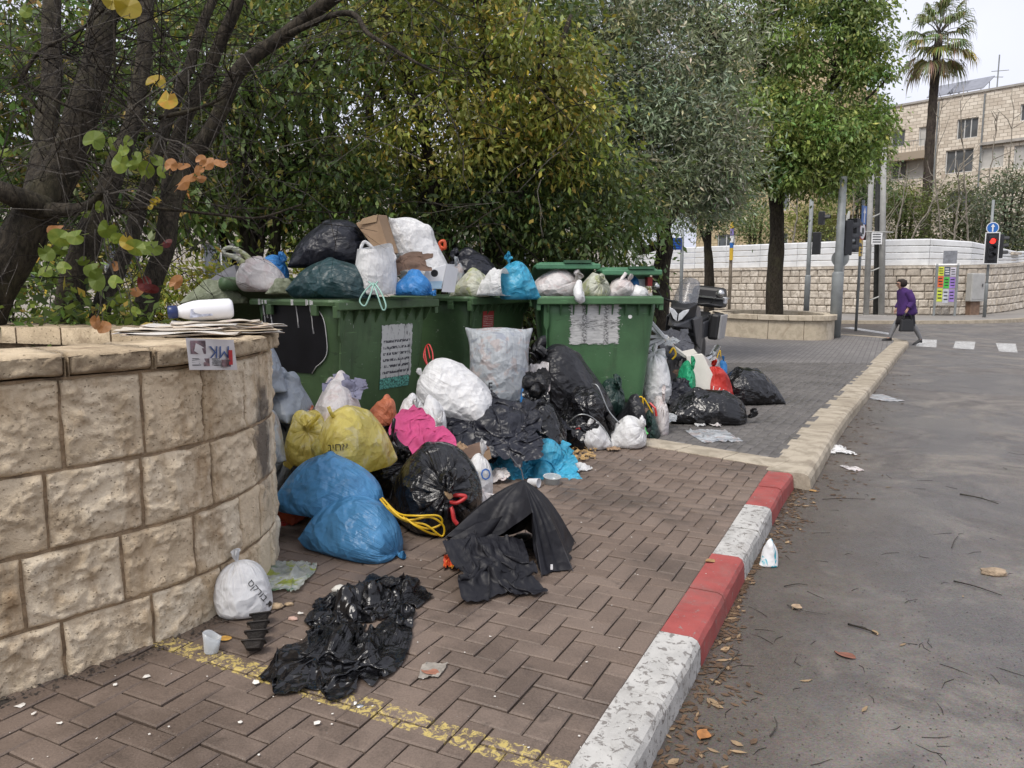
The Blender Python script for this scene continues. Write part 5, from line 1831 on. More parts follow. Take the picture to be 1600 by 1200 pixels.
for cx, cz, w, h, col in ((-.24, 2.02, .22, .4, (.55, .6, .05)), (-.24, 1.55, .22, .5, (.62, .12, .03)), (-.24, .95, .22, .6, (.5, .58, .06)), (0, 2.0, .22, .42, (.08, .1, .14)), (0, 1.5, .22, .5, (.06, .42, .06)), (0, .9, .22, .62, (.5, .52, .58)), (.24, 1.98, .22, .4, (.55, .53, .6)), (.24, 1.5, .22, .5, (.28, .17, .5)), (.24, .92, .22, .55, (.3, .2, .52))):
    b = B(); b.box(q + sx * cx + dn * .028 + Vector((0, 0, cz)), (w, .006, h), yw)
    pb_ = b.build('bill', mat('bill_%d' % int(col[0] * 1000 + col[1] * 77 + col[2] * 7), col, .6, .2, 5), t)
    b = B()
    for k in range(3):
        b.box(q + sx * (cx + .01 * (k - 1)) + dn * .034 + Vector((0, 0, cz + h * .28 - k * h * .26)), (w * .7, .003, h * .09), yw)
    tag(b.build('print', DARKP if col[0] + col[1] > .3 else SWHITE, pb_), kind='stuff')
# utility cabinet on the wall
c = D(1524, 449, 36.0)
t = thing('utility_cabinet', 'grey metal utility cabinet mounted on the ashlar wall beside the traffic light', 'cabinet', c)
b = B(); b.box(c, (.72, .35, 1.3), math.radians(12)); bevel(b.build('box', mat('cabinet_grey', (.42, .42, .4), .6, .1, 2), t), .03)
b = B(); b.box(c + Vector((.02, -.18, .02)), (.62, .02, 1.15), math.radians(12)); bevel(b.build('door', mat('cabinet_door', (.4, .4, .385), .6, .1, 3), t), .01)
b = B(); b.box(c + Vector((.22, -.2, .1)), (.03, .03, .14), math.radians(12)); b.build('handle', DARKP, t)
b = B(); b.box((c.x, c.y + .1, .3), (.5, .3, .9), math.radians(12)); b.build('plinth', mat('plinth_brown', (.2, .13, .09), .9), t)
# blue street sign and stickered pole on the left
q = D(1063, 489, 32); q.z = 0
t = thing('street_sign', 'dark blue rectangular street sign on a grey pole behind the motorcycle', 'street sign', q)
pole(t, q, 3.6, .07, GREYM)
b = B(); b.box(D(1054, 381, 31.9), (.58, .04, .48)); b.build('plate', mat('plate_blue', (.015, .05, .26), .4), t)
for k in range(4):
    b = B(); b.box(D(1053, 374.5 + k * 4.2, 31.87), (.42, .01, .035)); b.build('text_line', BLUE, t)
q = D(1139, 487, 36); q.z = 0
t = thing('sticker_pole', 'thin pole plastered with yellow and blue stickers left of the green tree', 'pole', q)
pole(t, q, 5.3, .075, mat('pole_brown', (.24, .2, .15), .7))
for py, h, col in ((352, .3, SYEL), (362, .35, mat('st_purple', (.2, .16, .4))), (374, .3, SWHITE), (383, .25, BLUE), (397, .55, SYEL)):
    b = B(); p_ = D(1139.5 + (487 - py) * .035, py, 35.9); b.lathe([(.083, -h / 2), (.083, h / 2)], p_, (0, 0, 1), 12); b.build('sticker', col, t)
# ------------------------------------------------------------------ plastic bags: a small cloth solver
def axes_from(a):
    a = Vector(a).normalized()
    x = (Vector((1, 0, 0)) - a * a.x).normalized() if abs(a.z) > .9 else Vector((0, 0, 1)).cross(a).normalized()
    y = a.cross(x)
    return np.array([x, y, a])
def relax(A, B_, rest, w):
    "one pass over disjoint distance constraints between two array views"
    d = B_ - A
    l = np.sqrt(np.einsum('...k,...k->...', d, d)) + 1e-9
    d *= (w * .5 * (l - rest) / l)[..., None]
    A += d
    B_ -= d
def tube_pairs(Q, du, dv):
    "views of a (rows, around, 3) film tube, joined round its seam"
    out = [(Q[:, 0::2], Q[:, 1::2], du, 1.0), (Q[:, 1:-1:2], Q[:, 2::2], du, 1.0), (Q[:, -1], Q[:, 0], du, 1.0)]
    nv = len(Q)
    dg = math.hypot(du, dv)
    for s_ in (0, 1):
        A, B_ = Q[s_:nv - 1:2], Q[s_ + 1::2]
        A = A[:len(B_)]
        out.append((A, B_, dv, 1.0))
        out.append((A[:, :-1], B_[:, 1:], dg, .5))
        out.append((A[:, -1], B_[:, 0], dg, .5))
        out.append((A[:, 1:], B_[:, :-1], dg, .5))
        out.append((A[:, 0], B_[:, -1], dg, .5))
    nu = Q.shape[1]
    for s_ in range(4):
        B_ = Q[:, s_ + 2::4]
        out.append((Q[:, s_:nu - 2:4][:, :B_.shape[1]], B_, 2 * du, .1))
    return out
def sim_bag(W=.45, L=.9, axis=(0, 0, 1), seed=0, neck=.81, puff=.6, lumps=8, nu=56, nv=42, steps=54, iters=3, fillto=.72, floor=0.0, flat=1.0, box=False, openend=False, wall=None, sealtop=False):
    "a film tube sealed at the bottom, gathered at the neck, draped over its contents; returns verts, quads, uv"
    g = np.random.default_rng(seed)
    C = PI * W                      # W is the diameter of the filled bag
    du, dv = C / nu, L / (nv - 1)
    R = C / (2 * PI)
    A = axes_from(axis)
    v = np.linspace(0, 1, nv)[:, None]
    th = (np.arange(nu) / nu * 2 * PI)[None, :]
    tn = np.clip(v / neck, 0, 1)
    prof = np.clip(np.sin(PI * np.clip(tn, 0.0, 1)) ** .5, 0, 1) * R
    if sealtop: neck = 2.0
    prof = np.where(v > neck, R * .12 + (v - neck) * L * .6, np.maximum(prof, R * .06))
    if sealtop:
        neck = 1.0
        prof = np.maximum(np.sin(PI * v) ** .5, .06) * R + 0 * prof
    H = L * neck * .62
    hgt = np.where(v <= neck, H * (1 - np.cos(PI * tn)) / 2, H + (v - neck) * L)
    jit = 1 + .05 * g.normal(size=(nv, nu))
    loc = np.stack([prof * np.cos(th) * jit, prof * np.sin(th) * jit, hgt + 0 * th], -1).reshape(-1, 3)
    P = (loc @ A).astype(np.float32)
    # contents
    cen, rad = [], []
    for k in range(lumps):
        h = g.uniform(.12, fillto + .05) * H / .8
        r = R * g.uniform(.4, .72) * (1 - .5 * abs(h / H - .45))
        a = g.uniform(0, 2 * PI)
        q = g.uniform(.1, .7) * R * (1 - .7 * abs(h / H - .45))
        cen.append(np.array([q * math.cos(a), q * math.sin(a), h]) @ A)
        rad.append(r)
    cen, rad = np.array(cen), np.array(rad)
    # settle contents on the floor
    zmin = (cen[:, 2] - rad).min()
    shift = -zmin + .01
    cen[:, 2] += shift
    P[:, 2] += shift
    if flat != 1.0:
        cen[:, 2] *= flat
        rad *= (flat + 1) / 2
        P[:, 2] *= flat
        cen[:, 2] = np.maximum(cen[:, 2], rad)
    cen, rad = cen.astype(np.float32), rad.astype(np.float32)
    Vl = np.zeros_like(P)
    id_ = np.arange(nu * nv).reshape(nv, nu)
    jn = min(int(neck * (nv - 1)), nv - 2)
    mir = (nu - np.arange(nu)) % nu
    dt = .02
    for st in range(steps):
        Q = P.reshape(nv, nu, 3)
        e1 = np.roll(Q, -1, 1) - np.roll(Q, 1, 1)
        e2 = np.zeros_like(Q)
        e2[1:-1] = Q[2:] - Q[:-2]
        e2[0], e2[-1] = Q[1] - Q[0], Q[-1] - Q[-2]
        nrm = np.cross(e1, e2).reshape(-1, 3)
        nrm /= (np.linalg.norm(nrm, axis=1, keepdims=True) + 1e-9)
        pk = (.45 + .8 * puff) * 36 if st < steps * .5 else puff * 17 + 1
        if st == int(steps * .5): P = P + (g.normal(size=P.shape) * .012 * W).astype(np.float32)
        acc = nrm * pk
        acc[id_[jn:].ravel()] *= .3
        acc[:, 2] -= 3.5
        acc[id_[jn:].ravel(), 2] += 3
        Vl = (Vl * .86 + acc * dt).astype(np.float32)
        old = P.copy()
        P = P + Vl * dt
        prs = tube_pairs(P.reshape(nv, nu, 3), du, dv)
        for it in range(iters):
            for va, vb, rs, w in prs: relax(va, vb, rs, w)
            for c_, r_ in zip(cen, rad) if it == iters - 1 else ():
                d = P - c_
                l = np.sqrt((d * d).sum(1)) + 1e-9
                k = l < r_
                P[k] += d[k] * ((r_ - l[k]) / l[k])[:, None]
            if sealtop:
                ix = id_[-1]
                P[ix] = (P[ix] + P[ix][mir]) * .5
            elif not openend:
                for row, rr in ((jn, .014), (jn - 1, .022), (jn + 1, .018)):
                    ix = id_[row]
                    m = P[ix].mean(0)
                    d = P[ix] - m
                    l = np.linalg.norm(d, axis=1, keepdims=True) + 1e-9
                    P[ix] = m + d * np.minimum(1, rr / l)
            ix = id_[0]
            P[ix] = (P[ix] + P[ix][mir]) * .5
            k = P[:, 2] < .003
            P[k, 2] = .003
        if wall is not None:
            wp_, wn_ = wall
            dd = (P - wp_) @ wn_
            k = dd < 0
            P[k] -= np.outer(dd[k], wn_)
        Vl = (P - old) / dt
        k = P[:, 2] < .006
        Vl[k, :2] *= .2
    F = []
    a = id_[:-1]
    b_ = np.roll(id_, -1, 1)
    F = np.stack([a, b_[:-1], b_[1:], id_[1:]], -1).reshape(-1, 4)
    uv = np.stack([np.broadcast_to(np.arange(nu)[None, :] / nu, (nv, nu)), np.broadcast_to(v, (nv, nu))], -1).reshape(-1, 2)
    return P, F, uv, P[id_[jn]].mean(0), (jn + 1) * nu
def sim_sheet(w=1.0, h=1.0, seed=0, n=46, crush=.62, steps=60, iters=3, hump=.12, lumps=4, lr=.1, stiff=.15, lift=None, smooth=2):
    "a sheet of film dropped in a crumpled heap"
    g = np.random.default_rng(seed)
    m = max(8, int(n * h / w))
    du, dv = w / (n - 1), h / (m - 1)
    id_ = np.arange(n * m).reshape(m, n)
    def sheet_pairs(Q):
        out = []
        dg = math.hypot(du, dv)
        for s_ in (0, 1):
            B_ = Q[:, s_ + 1::2]; out.append((Q[:, s_:n - 1:2][:, :B_.shape[1]], B_, du, 1.0))
            B_ = Q[s_ + 1::2]; A_ = Q[s_:m - 1:2][:len(B_)]
            out.append((A_, B_, dv, 1.0))
            out.append((A_[:, :-1], B_[:, 1:], dg, .5))
            out.append((A_[:, 1:], B_[:, :-1], dg, .5))
        for s_ in range(4):
            B_ = Q[:, s_ + 2::4]; out.append((Q[:, s_:n - 2:4][:, :B_.shape[1]], B_, 2 * du, stiff))
            B_ = Q[s_ + 2::4]; out.append((Q[s_:m - 2:4][:len(B_)], B_, 2 * dv, stiff))
        return out
    X, Y = np.meshgrid(np.linspace(-w / 2, w / 2, n), np.linspace(-h / 2, h / 2, m))
    P = np.stack([X * crush, Y * crush, 0 * X + .1], -1).reshape(-1, 3)
    # random folds
    for k in range(7):
        f_ = g.normal(size=2) * 9 / w
        P[:, 2] += (np.sin(P[:, 0] * f_[0] + P[:, 1] * f_[1] + g.uniform(0, 6)) + 1) * hump * .25
        P[:, 0] += np.sin(P[:, 1] * g.normal() * 12 / w + g.uniform(0, 6)) * w * .025
        P[:, 1] += np.sin(P[:, 0] * g.normal() * 12 / w + g.uniform(0, 6)) * w * .025
    P = (P + g.normal(size=P.shape) * .004).astype(np.float32)
    cen = np.column_stack([g.uniform(-w, w, lumps) * crush * .28, g.uniform(-h, h, lumps) * crush * .28, np.zeros(lumps)]) if lumps else np.zeros((0, 3))
    rad = g.uniform(.6, 1.1, lumps) * lr
    zfl = g.uniform(.002, .012, len(P))
    Vl = np.zeros_like(P)
    dt = .02
    for st in range(steps):
        acc = np.zeros_like(P); acc[:, 2] -= 7
        Vl = (Vl * .85 + acc * dt).astype(np.float32)
        old = P.copy()
        P = P + Vl * dt
        prs = sheet_pairs(P.reshape(m, n, 3))
        for it in range(iters):
            for va, vb, rs, wt in prs: relax(va, vb, rs, wt)
            for c_, r_ in zip(cen, rad):
                d = P - c_
                l = np.sqrt((d * d).sum(1)) + 1e-9
                k = l < r_
                P[k] += d[k] * ((r_ - l[k]) / l[k])[:, None]
            P[:, 2] = np.maximum(P[:, 2], zfl)
            if lift is not None:
                for (iu, iv, q) in lift:
                    P[id_[int(iv * (m - 1)), int(iu * (n - 1))]] = q
        Vl = (P - old) / dt
        k = P[:, 2] < .014
        Vl[k] *= .25
    Q = P.reshape(m, n, 3)
    for _ in range(smooth):
        Q[1:-1, 1:-1] = Q[1:-1, 1:-1] * .5 + (Q[:-2, 1:-1] + Q[2:, 1:-1] + Q[1:-1, :-2] + Q[1:-1, 2:]) * .125
    P = Q.reshape(-1, 3)
    F = np.stack([id_[:-1, :-1], id_[:-1, 1:], id_[1:, 1:], id_[1:, :-1]], -1).reshape(-1, 4)
    uv = np.stack([X / w + .5, Y / h + .5], -1).reshape(-1, 2)
    return P, F, uv
def m_film(name, col, rough=.32, crease=.5, trans=0.0, clear=0.0, var=.2, inside=None, spec=.4, ik=.5, cs=1.0):
    "thin plastic film: crinkle relief in the bag's own coordinates"
    if name in MATS: return MATS[name]
    n = N(name)
    co = n.coord('Object')
    warp = n.noise(co, 4.5 * cs, 3, .55, 0, 'Color')
    wv = n.mix(.16, co, warp, 'ADD')
    f1 = n.voro(wv, 6.5 * cs)
    f2 = n.voro(n.mix(.1, co, n.noise(co, 9 * cs, 2, .5, 0, 'Color'), 'ADD'), 15 * cs)
    r1 = n.math('ABSOLUTE', n.math('SUBTRACT', n.noise(wv, 5 * cs, 2, .5, .5), .5))
    uvp = n.noise(n.coord('UV', (30, 2.0, 1)), 1.4, 4, .6, .3)
    sep = n.new('ShaderNodeSeparateXYZ')
    n.t.links.new(n.coord('UV'), sep.inputs[0])
    near = n.step(sep.outputs['Y'], .3, .8)
    area = n.step(n.noise(co, 2.6 * cs, 2, .5), .35, .6)
    h = n.math('ADD', n.math('ADD', n.math('MULTIPLY', f1, 1.1), n.math('MULTIPLY', n.math('MULTIPLY', f2, .55), area)), n.math('ADD', n.math('MULTIPLY', r1, -1.2), n.math('MULTIPLY', n.math('MULTIPLY', uvp, near), .7)))
    nm = n.bump(h, min(1.0, crease * 1.5), .05)
    c = n.mix(n.step(n.noise(co, 4, 5, .6), .35, .65), sc3(col, 1 - var), sc3(col, 1 + var))
    if inside:
        pz = n.noise(co, 9, 4, .6, .7)
        c = n.mix(n.math('MULTIPLY', n.step(pz, .5, .6), ik), c, inside[0])
        if len(inside) > 1: c = n.mix(n.math('MULTIPLY', n.step(n.noise(n.coord('Object', loc=(5, 2, 1)), 7, 4, .6, .6), .55, .64), ik), c, inside[1])
    sh = n.pbsdf(c, rough, 0, spec, nm)
    if trans: sh = n.addtrans(sh, c, trans, nm)
    if clear:
        lw = n.new('ShaderNodeLayerWeight')
        lw.inputs['Blend'].default_value = .35
        sh = n.addclear(sh, n.math('MULTIPLY', n.math('SUBTRACT', 1.0, lw.outputs['Facing']), clear), sc3(col, 1.6))
    MATS[name] = n.done(sh)
    return MATS[name]
FBLACK = m_film('film_black', (.006, .006, .007), .2, .5, spec=.5)
FBLACK2 = m_film('film_black_dull', (.011, .011, .013), .36, .42)
FNAVY = m_film('film_black_blue', (.011, .012, .018), .36, .38)
FWHITE = m_film('film_white', (.82, .82, .81), .4, .42, .25, 0, .05, [(.68, .67, .66)])
FWPINK = m_film('film_white_pinkish', (.74, .7, .68), .42, .42, .25, 0, .06, [(.58, .44, .42), (.5, .47, .45)], ik=.45)
FCLEAR = m_film('film_clear', (.56, .59, .61), .22, .42, .25, .28, .08, [(.56, .4, .34), (.3, .33, .42)], ik=.5)
FYEL = m_film('film_yellow', (.74, .64, .2), .27, .45, .45, .16, .1, [(.78, .72, .48), (.55, .44, .12)], ik=.6)
FBLUE = m_film('film_blue', (.08, .26, .48), .27, .5, .15, 0, .14)
FBLUE2 = m_film('film_blue_mid', (.04, .22, .54), .4, .45, .15, 0, .14)
FCYAN = m_film('film_cyan', (.07, .44, .66), .32, .6, .3, .04, .14, [(.12, .42, .55)], ik=.5)
FTEAL = m_film('film_dark_teal', (.016, .045, .05), .38, .5, 0, 0, .2)
FDGREEN = m_film('film_dark_green', (.012, .032, .026), .35, .5)
FGREY = m_film('film_grey_blue', (.24, .27, .31), .42, .4, .1, 0, .1)
FORANGE = m_film('film_orange', (.6, .2, .1), .4, .5, .3, 0, .12)
FPINK = m_film('cloth_pink', (.5, .07, .19), .65, .3, .1, 0, .12, spec=.2)
FRED = m_film('film_red', (.5, .035, .025), .38, .4, .15, 0, .12)
FREDOR = m_film('film_red_orange', (.42, .075, .03), .4, .45, .1, 0, .15)
FGREEN = m_film('film_green', (.03, .42, .2), .42, .45, .25, 0, .1)
FLAV = m_film('cloth_lavender', (.2, .2, .27), .8, .3, 0, 0, .15, spec=.15)
FGREYC = m_film('cloth_grey', (.085, .088, .1), .8, .35, 0, 0, .2, spec=.15)
FWGREEN = m_film('film_white_greenish', (.55, .56, .46), .42, .45, .25, 0, .1, [(.36, .4, .1), (.5, .47, .34)], ik=.55)
FPALEG = m_film('film_pale_green', (.3, .33, .22), .35, .5, .3, .15, .15, [(.2, .22, .13)])
UMB = m_film('umbrella_cloth', (.008, .008, .011), .5, .14, 0, 0, .15, spec=.28)
# prototypes are shared by small bags of like shape
PROTO = {}
def bag(label, pos, W, L, axis, seed, film, rz=0.0, name='garbage_bag', cat='bag', group='garbage bags', scale=(1, 1, 1), tuft=True, **kw):
    "a bag resting with its lowest point at pos (x, y, z)"
    P, F, uv, nk, nb_ = sim_bag(W, L, axis, seed, **kw)
    tip = nk
    c = np.array([(P[:, 0].min() + P[:, 0].max()) / 2, (P[:, 1].min() + P[:, 1].max()) / 2, 0])
    P = (P - c) * np.array(scale)
    ca_, sa_ = math.cos(rz), math.sin(rz)
    Rm = np.array([[ca_, -sa_, 0], [sa_, ca_, 0], [0, 0, 1]])
    P = P @ Rm.T
    nk = ((nk - c) * np.array(scale)) @ Rm.T
    tip = ((tip - c) * np.array(scale)) @ Rm.T
    t = thing(name, label, cat, pos, 0, group)
    me = npmesh('film', P + np.array(pos), F, film, t, True, uv=uv)
    t['_'] = 0
    del t['_']
    return t, Vector(nk) + Vector(pos), Vector(tip) + Vector(pos), me
def strings(t, p, pts, m, r=.006, name='drawstring'):
    b = B()
    b.tube(smooth_path([Vector(p) + Vector(q) for q in pts], 6), r, 5)
    return b.build(name, m, t, True)
# ------------------------------------------------------------------ the rubbish
def ext(A): return A.max(0) - A.min(0)
def pb(label, x0, x1, y0, y1, d, axis, seed, film, W=.4, L=.85, name='garbage_bag', group='garbage bags', cat='bag', ground=False, ysc=None, **kw):
    "a bag filling the photograph box x0..x1, y0..y1 when its middle stands at distance d"
    xc = (x0 + x1) / 2
    z0, z1 = D(xc, y1, d).z, D(xc, y0, d).z
    if ground: z0 = 0.0
    wx = (x1 - x0) / FPX * d * 1.01
    P, F, uv, nk, nb_ = sim_bag(W, L, axis, seed, **kw)
    tip = nk
    e = ext(P[:nb_])
    sx, sz = wx / e[0], (z1 - z0) / e[2]
    sy = ysc if ysc else min(sx, sz) * .5 + max(sx, sz) * .5
    mn, mx = P[:nb_].min(0), P[:nb_].max(0)
    off = np.array([(mn[0] + mx[0]) / 2, (mn[1] + mx[1]) / 2, mn[2]])
    sc_ = np.array([sx, sy, sz])
    org = np.array([D(xc, y1, d).x, d, z0 + .002])
    Q = (P - off) * sc_ + org
    t = thing(name, label, cat, org, 0, group)
    o = npmesh('film', Q, F, film, t, True, uv=uv)
    m = o.modifiers.new('fine', 'SUBSURF'); m.levels = 1; m.render_levels = 1
    nk = Vector((nk - off) * sc_ + org)
    tip = Vector((tip - off) * sc_ + org)
    return t, nk, tip, o
def pf(label, x0, x1, y0, y1, seed, film, w=1.0, h=.8, zmax=None, name='plastic_sheet', cat='plastic sheet', group=None, z=0.0, tilt=0.0, rz=0.0, thing_=None, **kw):
    "a crumpled sheet lying on level z within the photograph box"
    P, F, uv = sim_sheet(w, h, seed, **kw)
    ca_, sa_ = math.cos(rz), math.sin(rz)
    P = P @ np.array([[ca_, -sa_, 0], [sa_, ca_, 0], [0, 0, 1]]).T
    xc = (x0 + x1) / 2
    a, b_ = G(xc, y1, z), G(xc, y0 + (0 if zmax is None else 0), z)
    dm = (a.y + b_.y) / 2
    wx = (x1 - x0) / FPX * dm
    e = ext(P)
    sc_ = np.array([wx / e[0], (b_.y - a.y) / e[1], (zmax / e[2]) if zmax else (wx / e[0])])
    mn, mx = P.min(0), P.max(0)
    off = np.array([(mn[0] + mx[0]) / 2, (mn[1] + mx[1]) / 2, mn[2]])
    org = np.array([G(xc, (y0 + y1) / 2, z).x, dm, z + .003])
    if tilt:
        Q0 = (P - off) * sc_
        Q0[:, 2] += Q0[:, 1] * tilt
        Q = Q0 + org
    else: Q = (P - off) * sc_ + org
    o = npmesh(name, Q, F, film, None, True, uv=uv)
    m = o.modifiers.new('fine', 'SUBSURF'); m.levels = 1; m.render_levels = 1
    # put the origin at the base
    o.data.transform(Matrix.Translation(-Vector(org)))
    o.location = org
    return tag(o, label, cat, group)
def tri_fan(c, pts): return [(len(pts), i, (i + 1) % len(pts)) for i in range(len(pts))]
def decal(txt, px, py, hpx, target, m, parent, ang=0.0, sx=1.0, name='lettering', off=.004):
    "letters laid onto the surface of a thing"
    cu = bpy.data.curves.new('txt', 'FONT')
    cu.body = txt
    cu.align_x, cu.align_y = 'CENTER', 'CENTER'
    cu.resolution_u = 2
    ob = bpy.data.objects.new('txt', cu)
    COL.objects.link(ob)
    dg = bpy.context.evaluated_depsgraph_get()
    me = bpy.data.meshes.new_from_object(ob.evaluated_get(dg))
    bpy.data.objects.remove(ob)
    bm = bmesh.new(); bm.from_mesh(me)
    bmesh.ops.triangulate(bm, faces=bm.faces[:])
    bmesh.ops.subdivide_edges(bm, edges=[e for e in bm.edges if e.calc_length() > .12], cuts=2)
    tm = target.data
    V0 = [target.matrix_world @ v.co for v in tm.vertices] if target.parent is None else [wm(target) @ v.co for v in tm.vertices]
    bv = BVHTree.FromPolygons(V0, [tuple(p.vertices) for p in tm.polygons])
    o_ = Vector((0, 0, CAMH))
    dead = []
    for v in bm.verts:
        x, y = v.co.x * sx * hpx, -v.co.y * hpx
        X, Y = px + x * math.cos(ang) - y * math.sin(ang), py + x * math.sin(ang) + y * math.cos(ang)
        r = ray(X, Y).normalized()
        h = bv.ray_cast(o_, r)
        if h[0] is None: dead.append(v)
        else: v.co = h[0] - r * off
    bmesh.ops.delete(bm, geom=dead, context='VERTS')
    bm.to_mesh(me); bm.free()
    return newobj(name, me, m, parent)
def stick(t, p, pts, m, r=.005, name='drawstring'):
    b = B(); b.tube(smooth_path([Vector(p) + Vector(q) for q in pts], 6), r, 5)
    return b.build(name, m, t, True)
YSTR = mat('string_yellow', (.6, .38, .01), .45, .1, 5)
GSTR = mat('string_mint', (.3, .5, .42), .5, .1, 5)
RSTR = mat('string_red', (.45, .03, .03), .45, .1, 5)
INK = mat('ink_black', (.015, .015, .016), .5, .1, 5)
INKW = mat('ink_white', (.7, .7, .7), .5, .05, 5)
CARD = mat('cardboard', (.3, .2, .12), .85, .15, 3, .15, 60)
CARDD = mat('cardboard_damp', (.13, .08, .055), .85, .25, 6, .2, 50)
BOXW = mat('box_white', (.6, .61, .62), .5, .06, 3)
FOAM = mat('foam_cream', (.58, .56, .5), .7, .08, 3, .1, 80)

# ---- in front: the ground pile
pb('large glossy black bag tied with a red ribbon, in front of the pile', 592, 757, 688, 852, 4.75, (.25, -.8, .4), 21, FBLACK, .56, 1.0, nu=84, nv=60, puff=.7, lumps=12, ground=True)
BK = bpy.data.objects[-1]
t, nk, tip, o = None, None, None, None
def last_film(label): return [x for x in bpy.data.objects if x.get('label') == label][0]
tb = last_film('large glossy black bag tied with a red ribbon, in front of the pile')
kp = D(702, 782, 4.42)
stick(tb, kp, [(0, .02, .02), (.05, -.03, .04), (.1, -.03, .03), (.05, -.05, 0), (.0, -.02, 0)], RSTR, .013, 'ribbon')
stick(tb, kp, [(0, 0, 0), (.02, -.04, -.05), (.03, -.05, -.1), (.05, -.05, -.13)], RSTR, .014, 'ribbon')
stick(tb, kp, [(-.03, .02, .05), (-.01, -.02, .05), (.01, -.02, .02)], mat('food_tan', (.4, .27, .15), .8), .022, 'peel')
t, nk, tip, o = pb('upper blue bag with yellow drawstring, resting on the other blue bag', 434, 606, 703, 792, 4.55, (.93, -.25, -.22), 33, FBLUE, .34, 1.05, nu=88, nv=66, puff=.55, lumps=13, neck=.9)
t, nk, tip, o = pb('lower blue bag with yellow drawstring lying on the pavers', 471, 637, 772, 870, 4.3, (.9, -.4, -.05), 35, FBLUE, .36, 1.0, nu=88, nv=66, puff=.6, lumps=13, neck=.92, ground=True)
def yloop(t, pts, r=.006): 
    b = B(); b.tube(smooth_path(pts, 6), r, 6); b.build('drawstring', YSTR, t, True)
yloop(t, [D(594, 780, 4.2), D(612, 800, 4.12), D(634, 814, 4.05), D(665, 820, 4.02), D(690, 838, 4.05), D(693, 822, 4.05), D(672, 808, 4.02), D(634, 812, 4.03), D(605, 790, 4.12)])
yloop(t, [D(597, 778, 4.2), D(622, 802, 4.1), D(650, 806, 4.0), D(684, 806, 4.03), D(690, 818, 4.05), D(668, 826, 4.03), D(640, 815, 4.02), D(630, 808, 4.05)])
yloop(t, [D(634, 810, 4.03), D(650, 822, 4.0), D(672, 833, 4.05), D(686, 836, 4.06)])
t, nk, tip, o = pb('bulging translucent yellow bag with printed black lettering', 503, 622, 630, 730, 5.0, (-.5, -.72, .2), 12, FYEL, .44, .9, nu=80, nv=56, puff=.75, lumps=10)
decal('ניחא', 528, 699, 17, o, INK, t, math.radians(-4))
stick(t, D(523, 656, 4.78), [(.0, .02, 0), (-.015, -.03, .05), (-.03, -.03, .09)], FYEL, .012, 'knot')
t, nk, tip, o = pb('paler yellow bag with a twisted top beside the wall end', 436, 522, 640, 730, 5.15, (.15, -.55, .75), 14, FYEL, .4, .85, nu=64, nv=50, puff=.4, neck=.8)
stick(t, nk, [(0, 0, 0), (.02, -.02, .04), (.07, -.03, .09), (.09, -.03, .12)], FYEL, .014, 'knot')
t, nk, tip, o = pb('pinkish white bag under the lavender cloth', 482, 572, 578, 690, 5.6, (.75, -.6, .05), 15, FWPINK, .42, .85, nu=72, nv=50, puff=.5)
stick(t, nk, [(0, 0, 0), (.05, -.02, .06), (.09, 0, .08), (.1, 0, .04), (.05, 0, .0)], FWPINK, .01, 'handle')
# cloth on top of it
P, F, uv = sim_sheet(.42, .32, 5, crush=.6, n=36, lumps=3, lr=.06)
o = npmesh('rag', P * np.array([.95, .7, 1.1]), F, FLAV, None, True, uv=uv)
o.location = D(541, 606, 5.5); o.rotation_euler = (math.radians(48), math.radians(14), 0)
tag(o, 'crumpled lavender grey cloth on the pinkish white bag', 'cloth')
t, nk, tip, o = pb('upper grey-blue bag squeezed beside the wall end', 392, 452, 535, 612, 5.25, (-.2, .1, .9), 16, FGREY, .4, .8, puff=.5)
t, nk, tip, o = pb('lower grey-blue bag bulging out behind the wall end', 405, 487, 575, 655, 5.35, (-.75, .2, .4), 17, FGREY, .4, .8, puff=.5)
t, nk, tip, o = pb('small orange bag with a twisted end', 568, 622, 614, 660, 5.75, (.75, -.5, -.05), 18, FORANGE, .24, .5, nu=48, nv=36, puff=.4)
t, nk, tip, o = pb('puffy white bag left of the drawstring sack', 612, 668, 612, 676, 5.9, (.3, -.6, .5), 19, FWHITE, .3, .6, nu=48, nv=36)
t, nk, tip, o = pb('small puffy white bag in front of the drawstring sack', 648, 699, 616, 674, 5.85, (.5, -.7, .2), 20, FWHITE, .3, .6, nu=48, nv=36)
t, nk, tip, o = pb('large white drawstring sack with red cords leaning on the first container', 650, 775, 560, 652, 6.3, (-.75, .1, .55), 22, FWHITE, .42, .95, nu=72, nv=52, puff=.65, lumps=11, neck=.93)
for q in ([D(668, 572, 6.5), D(664, 548, 6.6), D(670, 538, 6.6), D(676, 552, 6.55), D(676, 570, 6.5)], [D(668, 572, 6.5), D(662, 556, 6.6), D(667, 540, 6.62), D(672, 560, 6.5)]):
    b = B(); b.tube(smooth_path(q, 6), .006, 5); b.build('drawstring', RSTR, t, True)
# tall clear sack
t, nk, tip, o = pb('tall clear sack of light waste standing between the containers, lettered LF', 727, 833, 512, 622, 6.95, (0, .12, 1), 23, FCLEAR, .42, .72, nu=72, nv=50, puff=.3, lumps=14, sealtop=True, fillto=.62)
decal('LF', 762, 606, 22, o, INK, t, 0, .75)
b = B(); b.lathe([(.001, 0), (.09, .01), (.11, .03)], D(772, 600, 6.66), (0, -1, .2), 20)
